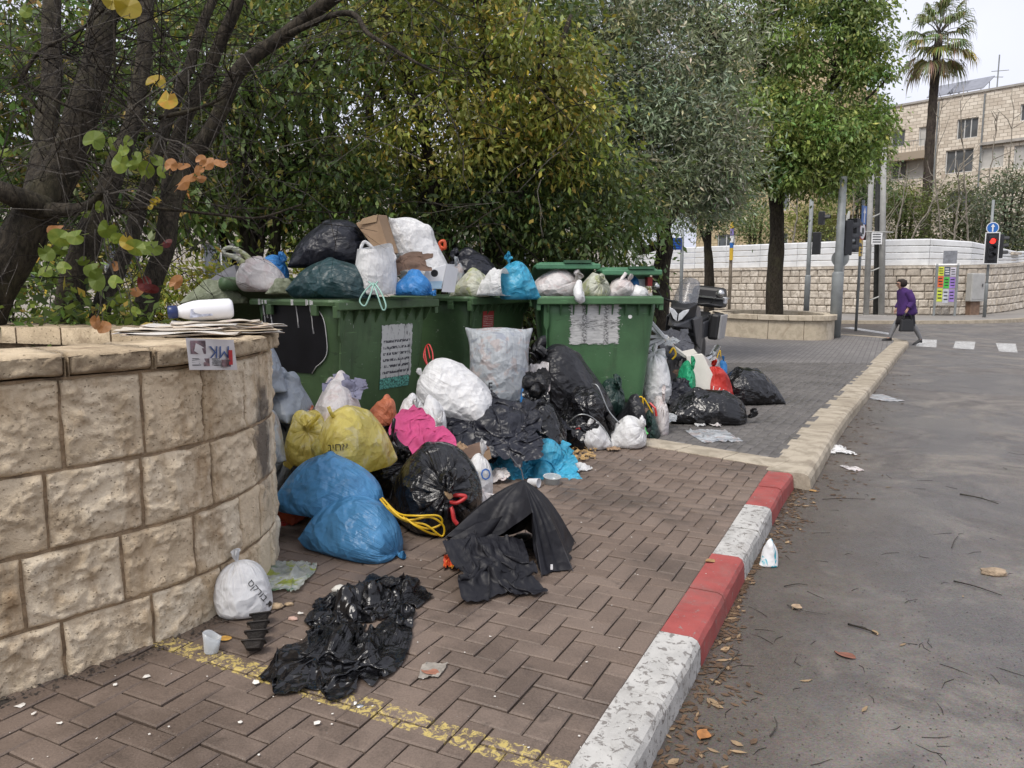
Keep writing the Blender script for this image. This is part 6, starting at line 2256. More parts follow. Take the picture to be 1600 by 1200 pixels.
# black ones
t, nk, tip, o = pb('long black bag with a knotted neck leaning on the right container', 828, 962, 536, 662, 7.55, (-.7, -.25, .62), 24, FBLACK2, .36, 1.2, nu=84, nv=60, puff=.45, lumps=12, neck=.82, fillto=.5)
stick(t, nk, [(0, 0, 0), (-.03, -.03, .05), (-.08, -.02, .08), (-.1, 0, .04), (-.05, .0, -.01)], FBLACK2, .014, 'knot')
t, nk, tip, o = pb('slack black bag under the long black bag', 838, 960, 600, 690, 7.2, (.6, -.3, .2), 25, FBLACK, .42, .9, nu=72, nv=50, puff=.15, lumps=13)
t, nk, tip, o = pb('glossy black bag standing right of the crumpled black film', 818, 890, 628, 712, 6.5, (-.4, .2, .7), 26, FBLACK, .4, .85, nu=72, nv=50, puff=.4)
t, nk, tip, o = pb('dull black bag beside the yellow ties at the foot of the right container', 935, 1012, 612, 690, 7.6, (.5, -.4, .1), 27, FBLACK2, .4, .8, puff=.3)
t, nk, tip, o = pb('dark green bag with a light green tie at the foot of the right container', 998, 1036, 640, 690, 7.5, (-.2, -.5, .4), 28, FDGREEN, .3, .6, nu=48, nv=36)
stick(t, D(1007, 668, 7.2), [(0, 0, 0), (.01, -.01, -.04), (.03, -.02, -.06)], mat('string_green', (.08, .4, .1)), .012, 'tie')
t, nk, tip, o = pb('dark green bag wedged behind the long black bag', 920, 975, 590, 650, 7.9, (.3, -.3, .6), 29, FDGREEN, .34, .7, nu=48, nv=36)
for q in ([(996, 640), (998, 622), (1004, 622), (1004, 638), (998, 640)], [(1006, 622), (1012, 632), (1020, 646)]):
    b = B(); b.tube(smooth_path([D(x, y, 7.45) for x, y in q], 5), .008, 5)
    o = b.build('yellow_tie', YSTR, None, True); tag(o, ['loop of yellow tie on the dull black bag', 'straight yellow tie next to the looped one'][len(q) == 3], 'tie')
t, nk, tip, o = pb('white shopping bag with red print beside the dark green bag', 1012, 1043, 618, 692, 7.7, (.1, -.3, .8), 30, FWPINK, .28, .6, nu=48, nv=36)
b = B(); b.tube([D(1016, 630, 7.5), D(1024, 638, 7.45), D(1026, 650, 7.45)], .012, 5); b.build('red_print', RSTR, t)
t, nk, tip, o = pb('black bag mostly hidden behind the yellow and large black bags', 545, 665, 670, 800, 5.5, (.3, -.4, .3), 130, FBLACK, .5, .9, ground=True)
t, nk, tip, o = pb('black bag buried under the pinkish white bag', 470, 590, 640, 760, 5.9, (-.3, -.4, .3), 131, FBLACK2, .5, .9, ground=True)
t, nk, tip, o = pb('black bag buried under the white drawstring sack', 640, 790, 630, 730, 6.6, (.3, -.4, .3), 132, FBLACK2, .5, .9, ground=True)
t, nk, tip, o = pb('grey bag buried behind the grey-blue bags', 400, 500, 630, 760, 5.7, (.3, -.4, .3), 133, FGREY, .5, .9, ground=True)
# crumpled black film heap in the middle
def heap(label, x0, x1, y0, y1, d, seed, film, w, h, rx, name='plastic_sheet', cat='plastic sheet', rz=0.0, n=52, **kw):
    P, F, uv = sim_sheet(w, h, seed, n=n, **kw)
    Rz = np.array([[math.cos(rz), -math.sin(rz), 0], [math.sin(rz), math.cos(rz), 0], [0, 0, 1]])
    Rx = np.array([[1, 0, 0], [0, math.cos(rx), -math.sin(rx)], [0, math.sin(rx), math.cos(rx)]])
    P = P @ Rz.T @ Rx.T
    xc = (x0 + x1) / 2
    z0, z1 = D(xc, y1, d).z, D(xc, y0, d).z
    e = ext(P)
    s_ = np.array([(x1 - x0) / FPX * d / e[0], 1, (z1 - z0) / e[2]]); s_[1] = (s_[0] + s_[2]) / 2
    mn, mx = P.min(0), P.max(0)
    Q = (P - np.array([(mn[0] + mx[0]) / 2, (mn[1] + mx[1]) / 2, mn[2]])) * s_
    o = npmesh(name, Q, F, film, None, True, uv=uv)
    m = o.modifiers.new('fine', 'SUBSURF'); m.levels = 1; m.render_levels = 1
    o.location = (D(xc, y1, d).x, d, z0)
    return tag(o, label, cat)
heap('crumpled sheet of bluish black film in the middle of the pile', 680, 852, 612, 712, 6.0, 41, FNAVY, 1.4, 1.1, math.radians(30), crush=.46, hump=.3, lumps=9, lr=.07, n=64)
heap('torn black film tucked behind the clear sack', 815, 862, 575, 640, 6.6, 42, FBLACK, .5, .6, math.radians(65), crush=.6)
heap('pink folded cloth draped between the orange and black bags', 606, 716, 638, 716, 5.3, 43, FPINK, 1.0, .5, math.radians(36), 'cloth', 'cloth', math.radians(-32), crush=.62, lumps=5, lr=.05, hump=.1)
b = B(); b.tube(smooth_path([D(613, 670, 5.3), D(616, 655, 5.2), D(612, 690, 5.2)], 4), .012, 5)
o = b.build('strap', FBLACK2, None, True); tag(o, 'short black strap beside the pink cloth', 'strap')
heap('blue plastic scrap glimpsed behind the black film', 812, 832, 594, 640, 6.75, 44, FBLUE2, .3, .4, math.radians(70), crush=.6, n=26)
heap('pink-printed white bag between the clear sack and the long black bag', 826, 860, 566, 622, 7.1, 45, FWPINK, .4, .5, math.radians(65), crush=.65, n=30)
# cyan bag torn open, on the ground
heap('torn bright cyan bag lying on the pavers in front of the pile', 755, 908, 684, 756, 6.0, 46, FCYAN, 1.1, .9, math.radians(20), crush=.5, hump=.25, lumps=6, lr=.11, n=64)
t, nk, tip, o = pb('white bag with a blue circle squeezed behind the large black bag', 715, 771, 708, 796, 5.1, (.2, .1, .9), 47, FWHITE, .3, .6, nu=48, nv=36, ground=True)
decal('O', 759, 742, 26, o, BLUE, t, 0, .8, 'blue_print')
b = B()
t, nk, tip, o = pb('white bag with red scribble left of the two white carrier bags', 878, 922, 648, 704, 7.0, (.1, .2, .8), 48, FWGREEN, .28, .55, nu=48, nv=36, ground=True)
stick(t, D(905, 672, 6.85), [(-.03, 0, .01), (0, -.01, .02), (.01, -.01, 0), (.03, -.01, .015), (.04, 0, -.005)], RSTR, .004, 'red_print')
t, nk, tip, o = pb('white carrier bag slumped on its side in front of the pile', 905, 962, 650, 716, 6.9, (-.3, -.2, .75), 49, FWHITE, .32, .7, nu=60, nv=44, puff=.3, ground=True)
t, nk, tip, o = pb('second white carrier bag lying right of the slumped one', 945, 1009, 648, 708, 7.05, (.5, -.3, .5), 50, FWHITE, .32, .7, nu=60, nv=44, puff=.5, ground=True)
# umbrella rod and hanger wire
for q, lab in (([(890, 700), (868, 668), (845, 660), (925, 640), (905, 655), (880, 690)], None),):
    pass
b = B(); b.tube(smooth_path([D(925, 600, 6.9), D(935, 605, 6.85), D(950, 640, 6.8), D(968, 662, 6.75)], 5), .007, 5)
tag(b.build('bent_wire', STEEL, None, True), 'bent grey wire poking over the white carrier bags', 'wire')
b = B(); b.tube(smooth_path([D(885, 662, 6.75), D(905, 648, 6.7), D(925, 652, 6.7), D(945, 672, 6.7), D(955, 690, 6.65)], 5), .006, 5)
tag(b.build('bent_wire', STEEL, None, True), 'arched grey wire over the bag with red scribble', 'wire')
t, nk, tip, o = pb('red-orange bag at the foot of the wall beside the blue bags', 428, 484, 776, 838, 4.75, (-.4, .1, .6), 51, FREDOR, .26, .5, nu=48, nv=36, ground=True)
t, nk, tip, o = pb('crumpled translucent bag pressed against the wall end', 405, 450, 640, 720, 4.9, (-.2, .1, .8), 52, FCLEAR, .3, .6, nu=48, nv=36)
# clear bottle with red cap by the wall
def bottle(label, p, ax, ln, r, m, capm, name='plastic_bottle'):
    t = thing(name, label, 'bottle', p)
    b = B(); b.lathe([(r * .7, 0), (r, .01), (r, ln * .55), (r * .92, ln * .62), (r * .45, ln * .85), (r * .36, ln * .9), (r * .36, ln * .95)], p, ax, 18)
    b.build('body', m, t, True)
    b = B(); b.lathe([(r * .42, ln * .93), (r * .42, ln * 1.02), (r * .1, ln * 1.025)], p, ax, 14)
    b.build('cap', capm, t)
    return t
CLRB = m_film('bottle_clear', (.5, .52, .52), .12, .1, 0, .5, .05)
bottle('clear bottle with a red cap by the foot of the wall', D(490, 776, 4.62), (-1, -.25, 0), .26, .042, CLRB, RSTR)

# ---- umbrella, broken, on the pavers
FAIRK = mat('rib_dark', (.05, .05, .055), .4, .1, 5, metal=.5)
um = thing('broken_umbrella', 'broken black umbrella collapsed on the pavers in front of the pile', 'umbrella', G(800, 930))
ap = D(818, 750, 4.1)
rib_end = [D(698, 838, 3.88), D(832, 800, 3.86), G(846, 897, .012), G(893, 887, .015), Vector((.36, 4.3, .02)), Vector((.08, 4.5, .02)), Vector((-.27, 4.38, .05)), Vector((-.36, 4.1, .1))]
bows = [.03, .0, .05, .06, .06, .06, .06, .05]
def rib_pt(k_, t_):
    e_ = rib_end[k_ % 8]
    return ap.lerp(e_, t_) + Vector((0, 0, bows[k_ % 8] * math.sin(PI * t_)))
for k_ in range(8):
    v, f, uv = [], [], []
    nr_, nc_ = 16, 14
    sag = (.1, .06, .03, .05, .05, .05, .05, .05)[k_]
    for i in range(nr_ + 1):
        t_ = i / nr_
        a_, c_ = rib_pt(k_, t_), rib_pt(k_ + 1, t_)
        for j in range(nc_ + 1):
            u_ = j / nc_
            q = a_.lerp(c_, u_)
            inw = (Vector((.02, 4.15, .05)) - q)
            w_ = math.sin(PI * u_) * t_ ** 1.5
            q = q + inw * sag * w_ * 1.6
            fold = noise.noise(Vector((u_ * 5 + k_ * 9, t_ * 1.5, 0))) * .03 * t_ + abs(noise.noise(Vector((u_ * 11, t_ * 2.5, k_)))) * .018 * t_
            fold *= math.sin(PI * u_) ** .5 if 0 < u_ < 1 else 0
            q = q - inw.normalized() * fold
            q.z = max(q.z - .05 * w_ * t_, .005)
            v.append(q); uv.append((u_, t_ * .3))
    for i in range(nr_):
        for j in range(nc_):
            f.append((i * (nc_ + 1) + j, i * (nc_ + 1) + j + 1, (i + 1) * (nc_ + 1) + j + 1, (i + 1) * (nc_ + 1) + j))
    mesh('canopy_panel', v, f, UMB, um, smooth=True, uv=uv)
    b = B(); b.tube([rib_pt(k_, t_) + (Vector((0, 0, -.006)) if t_ < 1 else Vector((0, 0, 0))) for t_ in (0, .2, .4, .6, .8, 1.0, 1.03)], .0026, 5); b.build('rib', FAIRK, um)
for pts in ([D(703, 842, 3.87), D(722, 868, 3.83), D(733, 896, 3.8), D(752, 868, 3.86), D(768, 842, 3.92), D(786, 806, 3.95), D(745, 818, 3.9)],):
    bm = bmesh.new()
    vs_ = [bm.verts.new(p) for p in pts]
    cv = bm.verts.new(sum(pts, Vector()) / len(pts) + Vector((0, -.02, 0)))
    for i in range(len(vs_)): bm.faces.new((vs_[i], vs_[(i + 1) % len(vs_)], cv))
    bmesh.ops.subdivide_edges(bm, edges=bm.edges[:], cuts=4, use_grid_fill=True)
    for v_ in bm.verts: v_.co.y += noise.noise(v_.co * 14) * .012
    me = bpy.data.meshes.new('torn_panel'); bm.to_mesh(me); bm.free()
    newobj('torn_panel', me, UMB, um, False, True)
P, F, uv = sim_sheet(.62, .5, 9, n=44, crush=.62, hump=.16, lumps=9, lr=.035, smooth=1, stiff=.3)
e = ext(P); P = (P - P.mean(0)) * np.array([.46 / e[0], .46 / e[1], 1.3]); P[:, 2] -= P[:, 2].min()
P[:, 2] = P[:, 2] * 1.3 + np.clip(P[:, 1] + .16, 0, 1) * .5
ca_, sa_ = math.cos(.45), math.sin(.45)
P = P @ np.array([[ca_, -sa_, 0], [sa_, ca_, 0], [0, 0, 1]]).T
o = npmesh('loose_panel', P + np.array([-.09, 3.68, .008]), F, UMB, um, True, uv=uv)
m = o.modifiers.new('fine', 'SUBSURF'); m.levels = 1; m.render_levels = 1
b = B(); b.tube([ap + Vector((0, 0, -.1)), ap, D(815, 735, 4.15), D(792, 705, 4.25)], [.004, .004, .0035, .003], 6); b.build('shaft', FAIRK, um)
b = B(); b.box(G(862, 886, .1), (.012, .004, .025)); b.build('tag', INKW, um)

# ---- black film on the pavers, nearest to the camera
pf('thin black refuse sack spread flat and crumpled on the nearest pavers', 480, 640, 905, 1000, 61, FBLACK, 1.2, .9, zmax=.11, n=60, crush=.55, lumps=7, lr=.08, rz=.3, group='black sacks on the pavers')
pf('long crumpled tail of black film reaching towards the wall', 418, 640, 960, 1100, 62, FBLACK, 1.2, .8, zmax=.08, n=60, crush=.6, lumps=5, lr=.06, rz=-.2, group='black sacks on the pavers')
pf('folded strip of black film reaching towards the umbrella', 545, 678, 900, 985, 63, FBLACK, 1.0, .6, zmax=.09, n=50, crush=.6, lumps=4, lr=.06, rz=-.35, group='black sacks on the pavers')

# ---- white printed bag by the wall
t, nk, tip, o = pb('white bag with black Hebrew lettering sitting at the foot of the wall', 337, 429, 877, 974, 3.4, (-.15, .1, .9), 64, FWHITE, .3, .62, nu=72, nv=50, puff=.45, ground=True, neck=.86)
decal('סקרוב ת', 407, 928, 15, o, INK, t, math.radians(48))
# green and yellow snack wrapper
pf('torn green and yellow food wrapper behind the white lettered bag', 403, 488, 880, 928, 65, m_film('wrapper_green', (.4, .42, .38), .25, .4, 0, .3, .2, [(.3, .36, .04), (.06, .17, .08)], ik=.95), .5, .35, zmax=.05, name='food_wrapper', cat='wrapper', n=36, crush=.85, lumps=3, lr=.03)
# stack of black pots
st_ = thing('foam_trays', 'short row of nested black food trays on the pavers', 'trays', G(405, 1015))
SOOT = mat('black_foam', (.02, .016, .013), .75, .4, 20, .4, 60)
for k in range(4):
    c = G(397, 1020).lerp(G(408, 972), k / 3.2) + Vector((0, 0, .03))
    M_ = Matrix.Translation(c) @ Matrix.Rotation(.15 + .06 * k, 4, 'Z') @ Matrix.Rotation(math.radians(-38 + 3 * k), 4, 'X')
    b = B()
    def sq(h, z): return [M_ @ Vector((x, y, z)) for x, y in rrect(h, h * .95, h * .35, 3)]
    b.loft([sq(.028, -.014), sq(.04, .012), sq(.047, .014), sq(.046, .019), sq(.036, .014), sq(.026, -.008)])
    b.build('tray', SOOT, st_, False)
# clear cup
c = G(330, 1020)
cp = thing('plastic_cup', 'crushed clear plastic cup on the yellow line', 'cup', c)
b = B()
prof = [(.024, 0), (.027, .004), (.033, .05), (.036, .07), (.034, .07), (.031, .05), (.024, .006)]
b.lathe(prof, (0, 0, 0), (0, 0, 1), 20)
for i, v in enumerate(b.v):
    b.v[i] = (v[0] * 1.05, v[1] * .75 + v[2] * .25, v[2] * (1 - .18 * math.sin(v[0] * 60)))
o = b.build('cup_wall', m_film('cup_clear', (.6, .62, .63), .15, .2, 0, .55, .04), cp, True, True)
# ---- wrappers and papers
pf('small red and orange snack packet beside the umbrella', 692, 720, 868, 895, 66, m_film('wrapper_red', (.5, .06, .02), .3, .5, 0, 0, .2, [(.6, .32, .04)], ik=.9), .2, .16, zmax=.05, name='snack_packet', cat='wrapper', n=24, crush=.75, lumps=2, lr=.02)
pf('crumpled white tissue in front of the lower blue bag', 510, 537, 851, 867, 67, FWHITE, .2, .15, zmax=.035, name='tissue', cat='tissue', n=22, crush=.7, lumps=1, lr=.02)
pf('flat clear plastic sheet on the grey paving', 1080, 1152, 672, 693, 68, FCLEAR, .8, .5, zmax=.03, n=40, crush=.8, lumps=2, lr=.02)
pf('white paper scrap in the gutter by the limestone kerb', 1283, 1326, 695, 713, 69, FWHITE, .3, .25, zmax=.05, name='paper_scrap', cat='paper', n=24, crush=.75, z=-.13, lumps=1, lr=.03)
pf('flattened carton scrap in the gutter further along', 1318, 1345, 728, 738, 70, FWPINK, .25, .15, zmax=.02, name='paper_scrap', cat='paper', n=20, crush=.9, z=-.13, lumps=0)
pf('pale plastic scrap lying out on the road', 1358, 1398, 617, 628, 71, FCLEAR, .4, .25, zmax=.02, name='paper_scrap', cat='plastic scrap', n=20, crush=.85, z=-.13, lumps=0)
pf('pale tissue scraps by the black bag on the grey paving', 1100, 1122, 655, 668, 72, FWPINK, .25, .2, zmax=.06, name='tissue', cat='tissue', n=20, crush=.7, lumps=1, lr=.03)
pf('small white tissue near the fallen black bag', 1083, 1105, 662, 668, 73, FWHITE, .2, .12, zmax=.03, name='tissue', cat='tissue', n=18, crush=.7, lumps=1, lr=.02)
# nappy by the kerb
t = thing('nappy', 'white and turquoise rolled nappy lying against the painted kerb', 'nappy', G(1200, 880, -.13))
P, F, uv, nk, nb_ = sim_bag(.11, .26, (.1, .2, .9), 74, neck=.9, puff=.4, nu=40, nv=30, lumps=6)
e = ext(P); P = (P - np.array([(P[:, 0].min() + P[:, 0].max()) / 2, (P[:, 1].min() + P[:, 1].max()) / 2, P[:, 2].min()])) * np.array([.115 / e[0], .1 / e[1], .16 / e[2]])
n = N('nappy_film')
c_ = n.mix(n.step(n.noise(n.coord('Object', (1, 1, .6)), 13, 3, .5, 1.0), .5, .56), (.68, .68, .68), (.02, .33, .42))
NAPM = n.done(n.pbsdf(c_, .5, 0, .4, n.bump(n.noise(n.coord('Object'), 40, 4, .6), .4, .01)))
o = npmesh('padding', P, F, NAPM, None, True, uv=uv)
o.location = G(1200, 882, -.127)
attach_loc = o.location.copy()
attach(o, t)

# ---- right of container 3
t, nk, tip, o = pb('white bag pressed against the side of the right container', 1002, 1052, 553, 628, 8.7, (-.1, .1, .9), 75, FWHITE, .36, .7, nu=56, nv=42, ground=False)
t, nk, tip, o = pb('bright green bag beside the white bag', 1048, 1084, 562, 622, 9.0, (.3, -.3, .6), 76, FGREEN, .32, .6, nu=48, nv=36)
t, nk, tip, o = pb('black bag with a trailing end lying on the grey paving', 1036, 1162, 603, 666, 8.35, (.95, -.2, .05), 77, FBLACK, .38, 1.0, nu=72, nv=54, puff=.6, lumps=11, ground=True, neck=.86)
t, nk, tip, o = pb('farthest black bag lying behind the red bag', 1122, 1217, 572, 637, 9.7, (-.9, -.2, .3), 78, FBLACK, .38, .95, nu=72, nv=54, puff=.5, lumps=11, ground=True, neck=.9)
t, nk, tip, o = pb('red shop bag with white letters leaning on the black bag', 1095, 1152, 572, 638, 9.25, (-.15, .1, .95), 79, FRED, .28, .7, nu=56, nv=42, puff=.3, ground=True, neck=.9)
decal('UTY', 1133, 615, 13, o, INKW, t, math.radians(25))
decal('L', 1116, 608, 12, o, INKW, t, math.radians(10))
t, nk, tip, o = pb('white bag with red speckles below the red bag', 1075, 1118, 608, 642, 8.9, (.6, -.4, .1), 80, FWPINK, .24, .5, nu=40, nv=32, ground=True)
t, nk, tip, o = pb('small black bag behind the trailing black bag', 1030, 1075, 590, 640, 8.9, (.1, -.2, .6), 81, FBLACK2, .3, .6, nu=40, nv=32, ground=True)
t, nk, tip, o = pb('white and clear bag on top of the farthest black bag', 1103, 1128, 556, 590, 9.8, (.0, .1, .9), 82, FCLEAR, .2, .4, nu=36, nv=30)
stick(t, D(1120, 560, 9.7), [(0, 0, 0), (.02, 0, .06), (.04, 0, .1), (.05, 0, .02)], YSTR, .007, 'tie')
t, nk, tip, o = pb('small blue bag behind the red bag', 1120, 1136, 562, 585, 9.9, (.0, .1, .9), 83, FBLUE2, .16, .34, nu=32, nv=26)
# bent cream foam sheets
fo = thing('foam_packaging', 'bent cream foam packaging propped among the bags right of the containers', 'foam packaging', D(1075, 600, 9.3))
b = B()
pr = [D(1033, 528, 9.2), D(1048, 530, 9.2), D(1058, 546, 9.2), D(1072, 556, 9.25), D(1090, 552, 9.3)]
b.loft([[p for p in pr], [p + Vector((.02, .3, .03)) for p in pr]], False, False)
o = b.build('upper_sheet', FOAM, fo); sm = o.modifiers.new('t', 'SOLIDIFY'); sm.thickness = .03
b = B()
b.prism([D(1072, 556, 9.2), D(1098, 553, 9.2), D(1114, 588, 9.15), D(1110, 612, 9.1), D(1082, 606, 9.1)], (0, 1, .1), .04)
bevel(b.build('front_sheet', FOAM, fo), .008)
b = B()
b.prism([D(1098, 553, 9.2), D(1114, 588, 9.15), D(1110, 612, 9.1), D(1116, 600, 9.5), D(1112, 566, 9.55)], (-1, .1, 0), .03)
bevel(b.build('side_sheet', FOAM, fo), .008)
# splintered white slats
ws_ = thing('broken_crate', 'splintered white crate slats stacked against the right container', 'crate', D(1028, 580, 8.9))
for k in range(9):
    a = D(1014 + rng.uniform(-2, 6), 512 + k * 7, 8.9 + .03 * k)
    b = B(); b.box(a + Vector((.07, 0, 0)), (.2 + rng.uniform(0, .08), .05, .035), rng.uniform(-.4, .4), 0, rng.uniform(-.5, .9))
    bevel(b.build('slat', BOXW, ws_), .004)
heap('dark grey cloth hanging down below the motorcycle', 1026, 1084, 515, 562, 9.7, 84, FGREYC, .8, .7, math.radians(40), 'cloth', 'cloth', n=40, crush=.65, lumps=4, lr=.08)
heap('white plastic scrap under the splintered crate', 1010, 1042, 545, 575, 8.95, 85, FWHITE, .4, .4, math.radians(55), 'plastic_scrap', 'plastic scrap', n=26, crush=.65)
for px, py, m_, lab in ((1060, 548, YSTR, 'curled yellow tie on the foam packaging'),):
    b = B(); b.tube(smooth_path([D(px - 14, py + 4, 9.1), D(px - 8, py - 4, 9.1), D(px - 4, py + 6, 9.1), D(px - 10, py + 14, 9.1)], 5), .012, 5)
    tag(b.build('yellow_tie', YSTR, None, True), lab, 'tie')

# ---- small scraps filling the gaps of the pile
def scraps(spots, films, label, grp, cat='plastic scrap', name='crumpled_scrap', sz=34, where=None):
    for k, (px, py, d_) in enumerate(spots):
        P, F, uv = sim_sheet(.34, .28, 200 + k + len(label), n=26, crush=rng.uniform(.5, .7), lumps=3, lr=.04, hump=.14, steps=36)
        a = rng.uniform(0, 6.28)
        ca_, sa_ = math.cos(a), math.sin(a)
        P = P @ np.array([[ca_, -sa_, 0], [sa_, ca_, 0], [0, 0, 1]]).T
        e = ext(P); w_ = sz * rng.uniform(.7, 1.3) / FPX * d_
        P = (P - P.mean(0)) * (w_ / e[0]); P[:, 2] = (P[:, 2] - P[:, 2].min()) * 1.6
        o = npmesh(name, P, F, films[k % len(films)], None, True, uv=uv)
        o.location = D(px, py, d_); o.location.z = max(o.location.z, .004)
        o.rotation_euler = (math.radians(rng.uniform(20, 55)) if o.location.z > .05 else 0, math.radians(rng.uniform(-20, 20)) if o.location.z > .05 else 0, 0)
        tag(o, label + ' ' + where[k] if where else label, cat, grp)
scraps([(640, 690, 5.5), (556, 664, 5.35), (700, 688, 5.75), (772, 668, 6.0), (800, 700, 5.9), (862, 702, 6.6), (932, 690, 6.9), (1045, 655, 7.9), (1075, 640, 8.3), (478, 660, 5.3), (1030, 560, 8.9), (752, 782, 4.9), (905, 742, 6.1), (1048, 535, 9.2), (780, 742, 5.7)], [FWHITE, FCLEAR, FWPINK], 'small crumpled white scrap', 'white scraps in the pile', where=['behind the large ribboned black bag', 'between the yellow and orange bags', 'at the lower end of the pink cloth', 'on top of the bluish black film', 'just above the cyan bag', 'beside the glossy standing black bag', 'between the two white carrier bags', 'in front of the trailing black bag', 'on top of the trailing black bag', 'left of the pinkish white bag', 'on the splintered crate slats', 'beside the bag with a blue circle', 'on the pavers right of the cyan bag', 'above the foam packaging', 'on the pavers left of the paper cup'])
scraps([(745, 712, 5.7), (720, 704, 5.7), (838, 690, 6.3), (958, 702, 6.8), (1020, 650, 7.7), (450, 770, 4.7), (1064, 585, 9.0), (915, 655, 7.2)], [CARDD, CARD], 'small torn brown carton scrap', 'carton scraps in the pile', 'carton scrap', 'carton_scrap', 30, ['on the dark flattened carton', 'left of the dark flattened carton', 'behind the cyan bag', 'between the white carrier bags', 'beside the dark green tied bag', 'at the wall end by the blue bags', 'below the foam packaging', 'behind the slumped white carrier bag'])
scraps([(655, 668, 5.8), (735, 650, 6.3), (800, 650, 6.4), (878, 668, 6.9), (985, 660, 7.5), (1062, 612, 8.6), (566, 690, 5.3), (1110, 600, 9.3), (470, 742, 4.9), (620, 662, 5.7)], [FBLACK, FNAVY], 'small torn black film scrap', 'black scraps in the pile', sz=46, where=['under the small puffy white bag', 'under the white drawstring sack', 'at the foot of the clear sack', 'above the bag with red scribble', 'beside the dull black bag', 'below the bright green bag', 'under the bulging yellow bag', 'behind the red shop bag', 'left of the upper blue bag', 'beside the pink cloth'])
for sp_, fl_, lb_ in (((480, 640, 5.4), FORANGE, 'small orange wrapper tucked between the yellow and grey-blue bags'), ((1072, 600, 9.0), FREDOR, 'small red-orange wrapper under the foam packaging'), ((770, 720, 5.75), FNAVY, 'small dark wrapper on the cyan bag'), ((440, 820, 4.5), FRED, 'small red wrapper at the foot of the wall end')):
    scraps([sp_], [fl_], lb_, None, 'wrapper', 'crumpled_scrap', 24)
# ---- on container 1
t, nk, tip, o = pb('large black bag crowning the container nearest the wall', 464, 578, 344, 420, 7.5, (.8, -.1, .4), 90, FNAVY, .46, .95, nu=80, nv=56, puff=.7, lumps=12, neck=.86)
t, nk, tip, o = pb('dark teal bag with mint drawstring hanging over the container rim', 456, 588, 402, 466, 6.75, (.93, -.25, -.12), 91, FTEAL, .36, .95, nu=80, nv=60, puff=.7, lumps=11, neck=.93)
for q in ([D(583, 442, 6.45), D(570, 455, 6.35), D(562, 470, 6.32), D(570, 478, 6.3), D(578, 462, 6.32), D(584, 444, 6.42)], [D(583, 442, 6.45), D(590, 462, 6.32), D(598, 484, 6.3), D(603, 478, 6.3), D(596, 458, 6.35), D(586, 443, 6.42)], [D(576, 440, 6.45), D(584, 446, 6.42), D(590, 440, 6.45)]):
    b = B(); b.tube(smooth_path(q, 6), .007, 5); b.build('drawstring', GSTR, t, True)
t, nk, tip, o = pb('white carrier bag standing in the middle of the first container', 558, 620, 392, 460, 6.85, (.05, -.05, 1), 92, FWHITE, .34, .62, nu=64, nv=46, puff=.4, neck=.95, openend=True)
for q in ([D(566, 402, 6.85), D(564, 388, 6.85), D(570, 378, 6.88), D(582, 388, 6.9), D(588, 402, 6.9)], [D(603, 404, 6.85), D(610, 396, 6.85), D(617, 402, 6.85), D(612, 412, 6.82)]):
    b = B(); b.tube(smooth_path(q, 5), .016, 6); b.build('handle', FWHITE, t, True)
cb = thing('cardboard_box', 'brown cardboard box tilted on end on top of the first container', 'box', D(585, 400, 7.3))
b = B()
b.prism([D(555, 349, 7.3), D(590, 335, 7.3), D(609, 396, 7.2), D(592, 404, 7.2), D(577, 378, 7.25)], (.25, 1, .05), .22)
bevel(b.build('carton', CARD, cb), .006)
b = B(); b.prism([D(590, 335, 7.29), D(566, 342, 7.28), D(560, 352, 7.27), D(588, 347, 7.28)], (.2, -1, .3), .006); b.build('flap', mat('cardboard_edge', (.36, .25, .15), .85, .1, 5), cb)
t, nk, tip, o = pb('tall white plastic sack slumped over on top of the first container', 606, 705, 340, 440, 7.7, (-.45, .1, .85), 93, FWHITE, .36, .95, nu=72, nv=54, puff=.4, lumps=8, sealtop=True)
hb = heap('crushed brown paper sack between the white sack and blue bag', 606, 676, 392, 432, 7.15, 94, CARDD, .7, .5, math.radians(50), 'paper_sack', 'paper sack', n=34, crush=.6, lumps=3, lr=.08)
t, nk, tip, o = pb('mid-blue bag lying on the first container below the brown paper', 614, 676, 420, 462, 6.95, (.8, -.3, -.1), 95, FBLUE2, .28, .6, nu=56, nv=42)
wb = thing('printed_box', 'white box with round grey logo and pale blue base', 'box', D(685, 456, 7.2))
b = B(); b.prism([D(657, 452, 7.15), D(690, 452, 7.2), D(698, 412, 7.25), D(664, 424, 7.2)], (.35, 1, 0), .2); bevel(b.build('carton', BOXW, wb), .005)
b = B(); b.prism([D(690, 456, 7.18), D(710, 457, 7.3), D(716, 420, 7.4), D(698, 412, 7.24)], (0, 1, 0), .02); b.build('side_flap', BOXW, wb)
b = B(); b.prism([D(658, 451, 7.13), D(689.5, 451, 7.18), D(691.5, 439, 7.19), D(661, 440, 7.145)], (0, -1, 0), .004); b.build('blue_band', mat('pale_blue_print', (.32, .47, .58), .5, .05), wb)
b = B(); b.lathe([(.024, 0), (.034, 0), (.034, .004), (.024, .004), (.024, 0)], D(679, 427, 7.155), (-.1, -1, .1), 24); b.build('logo_ring', INK, wb)
b = B(); b.lathe([(.001, 0), (.012, 0), (.012, .004)], D(679, 427, 7.155), (-.1, -1, .1), 3); b.build('logo_mark', INK, wb)
t, nk, tip, o = pb('pale bag with a long loop handle on the first container', 374, 448, 400, 456, 6.95, (-.55, -.1, .6), 96, FWPINK, .36, .75, nu=64, nv=46)
b = B()
hp = smooth_path([D(382, 412, 6.85), D(368, 402, 6.85), D(352, 397, 6.85), D(350, 390, 6.85), D(362, 387, 6.87), D(380, 396, 6.88), D(392, 408, 6.88)], 6)
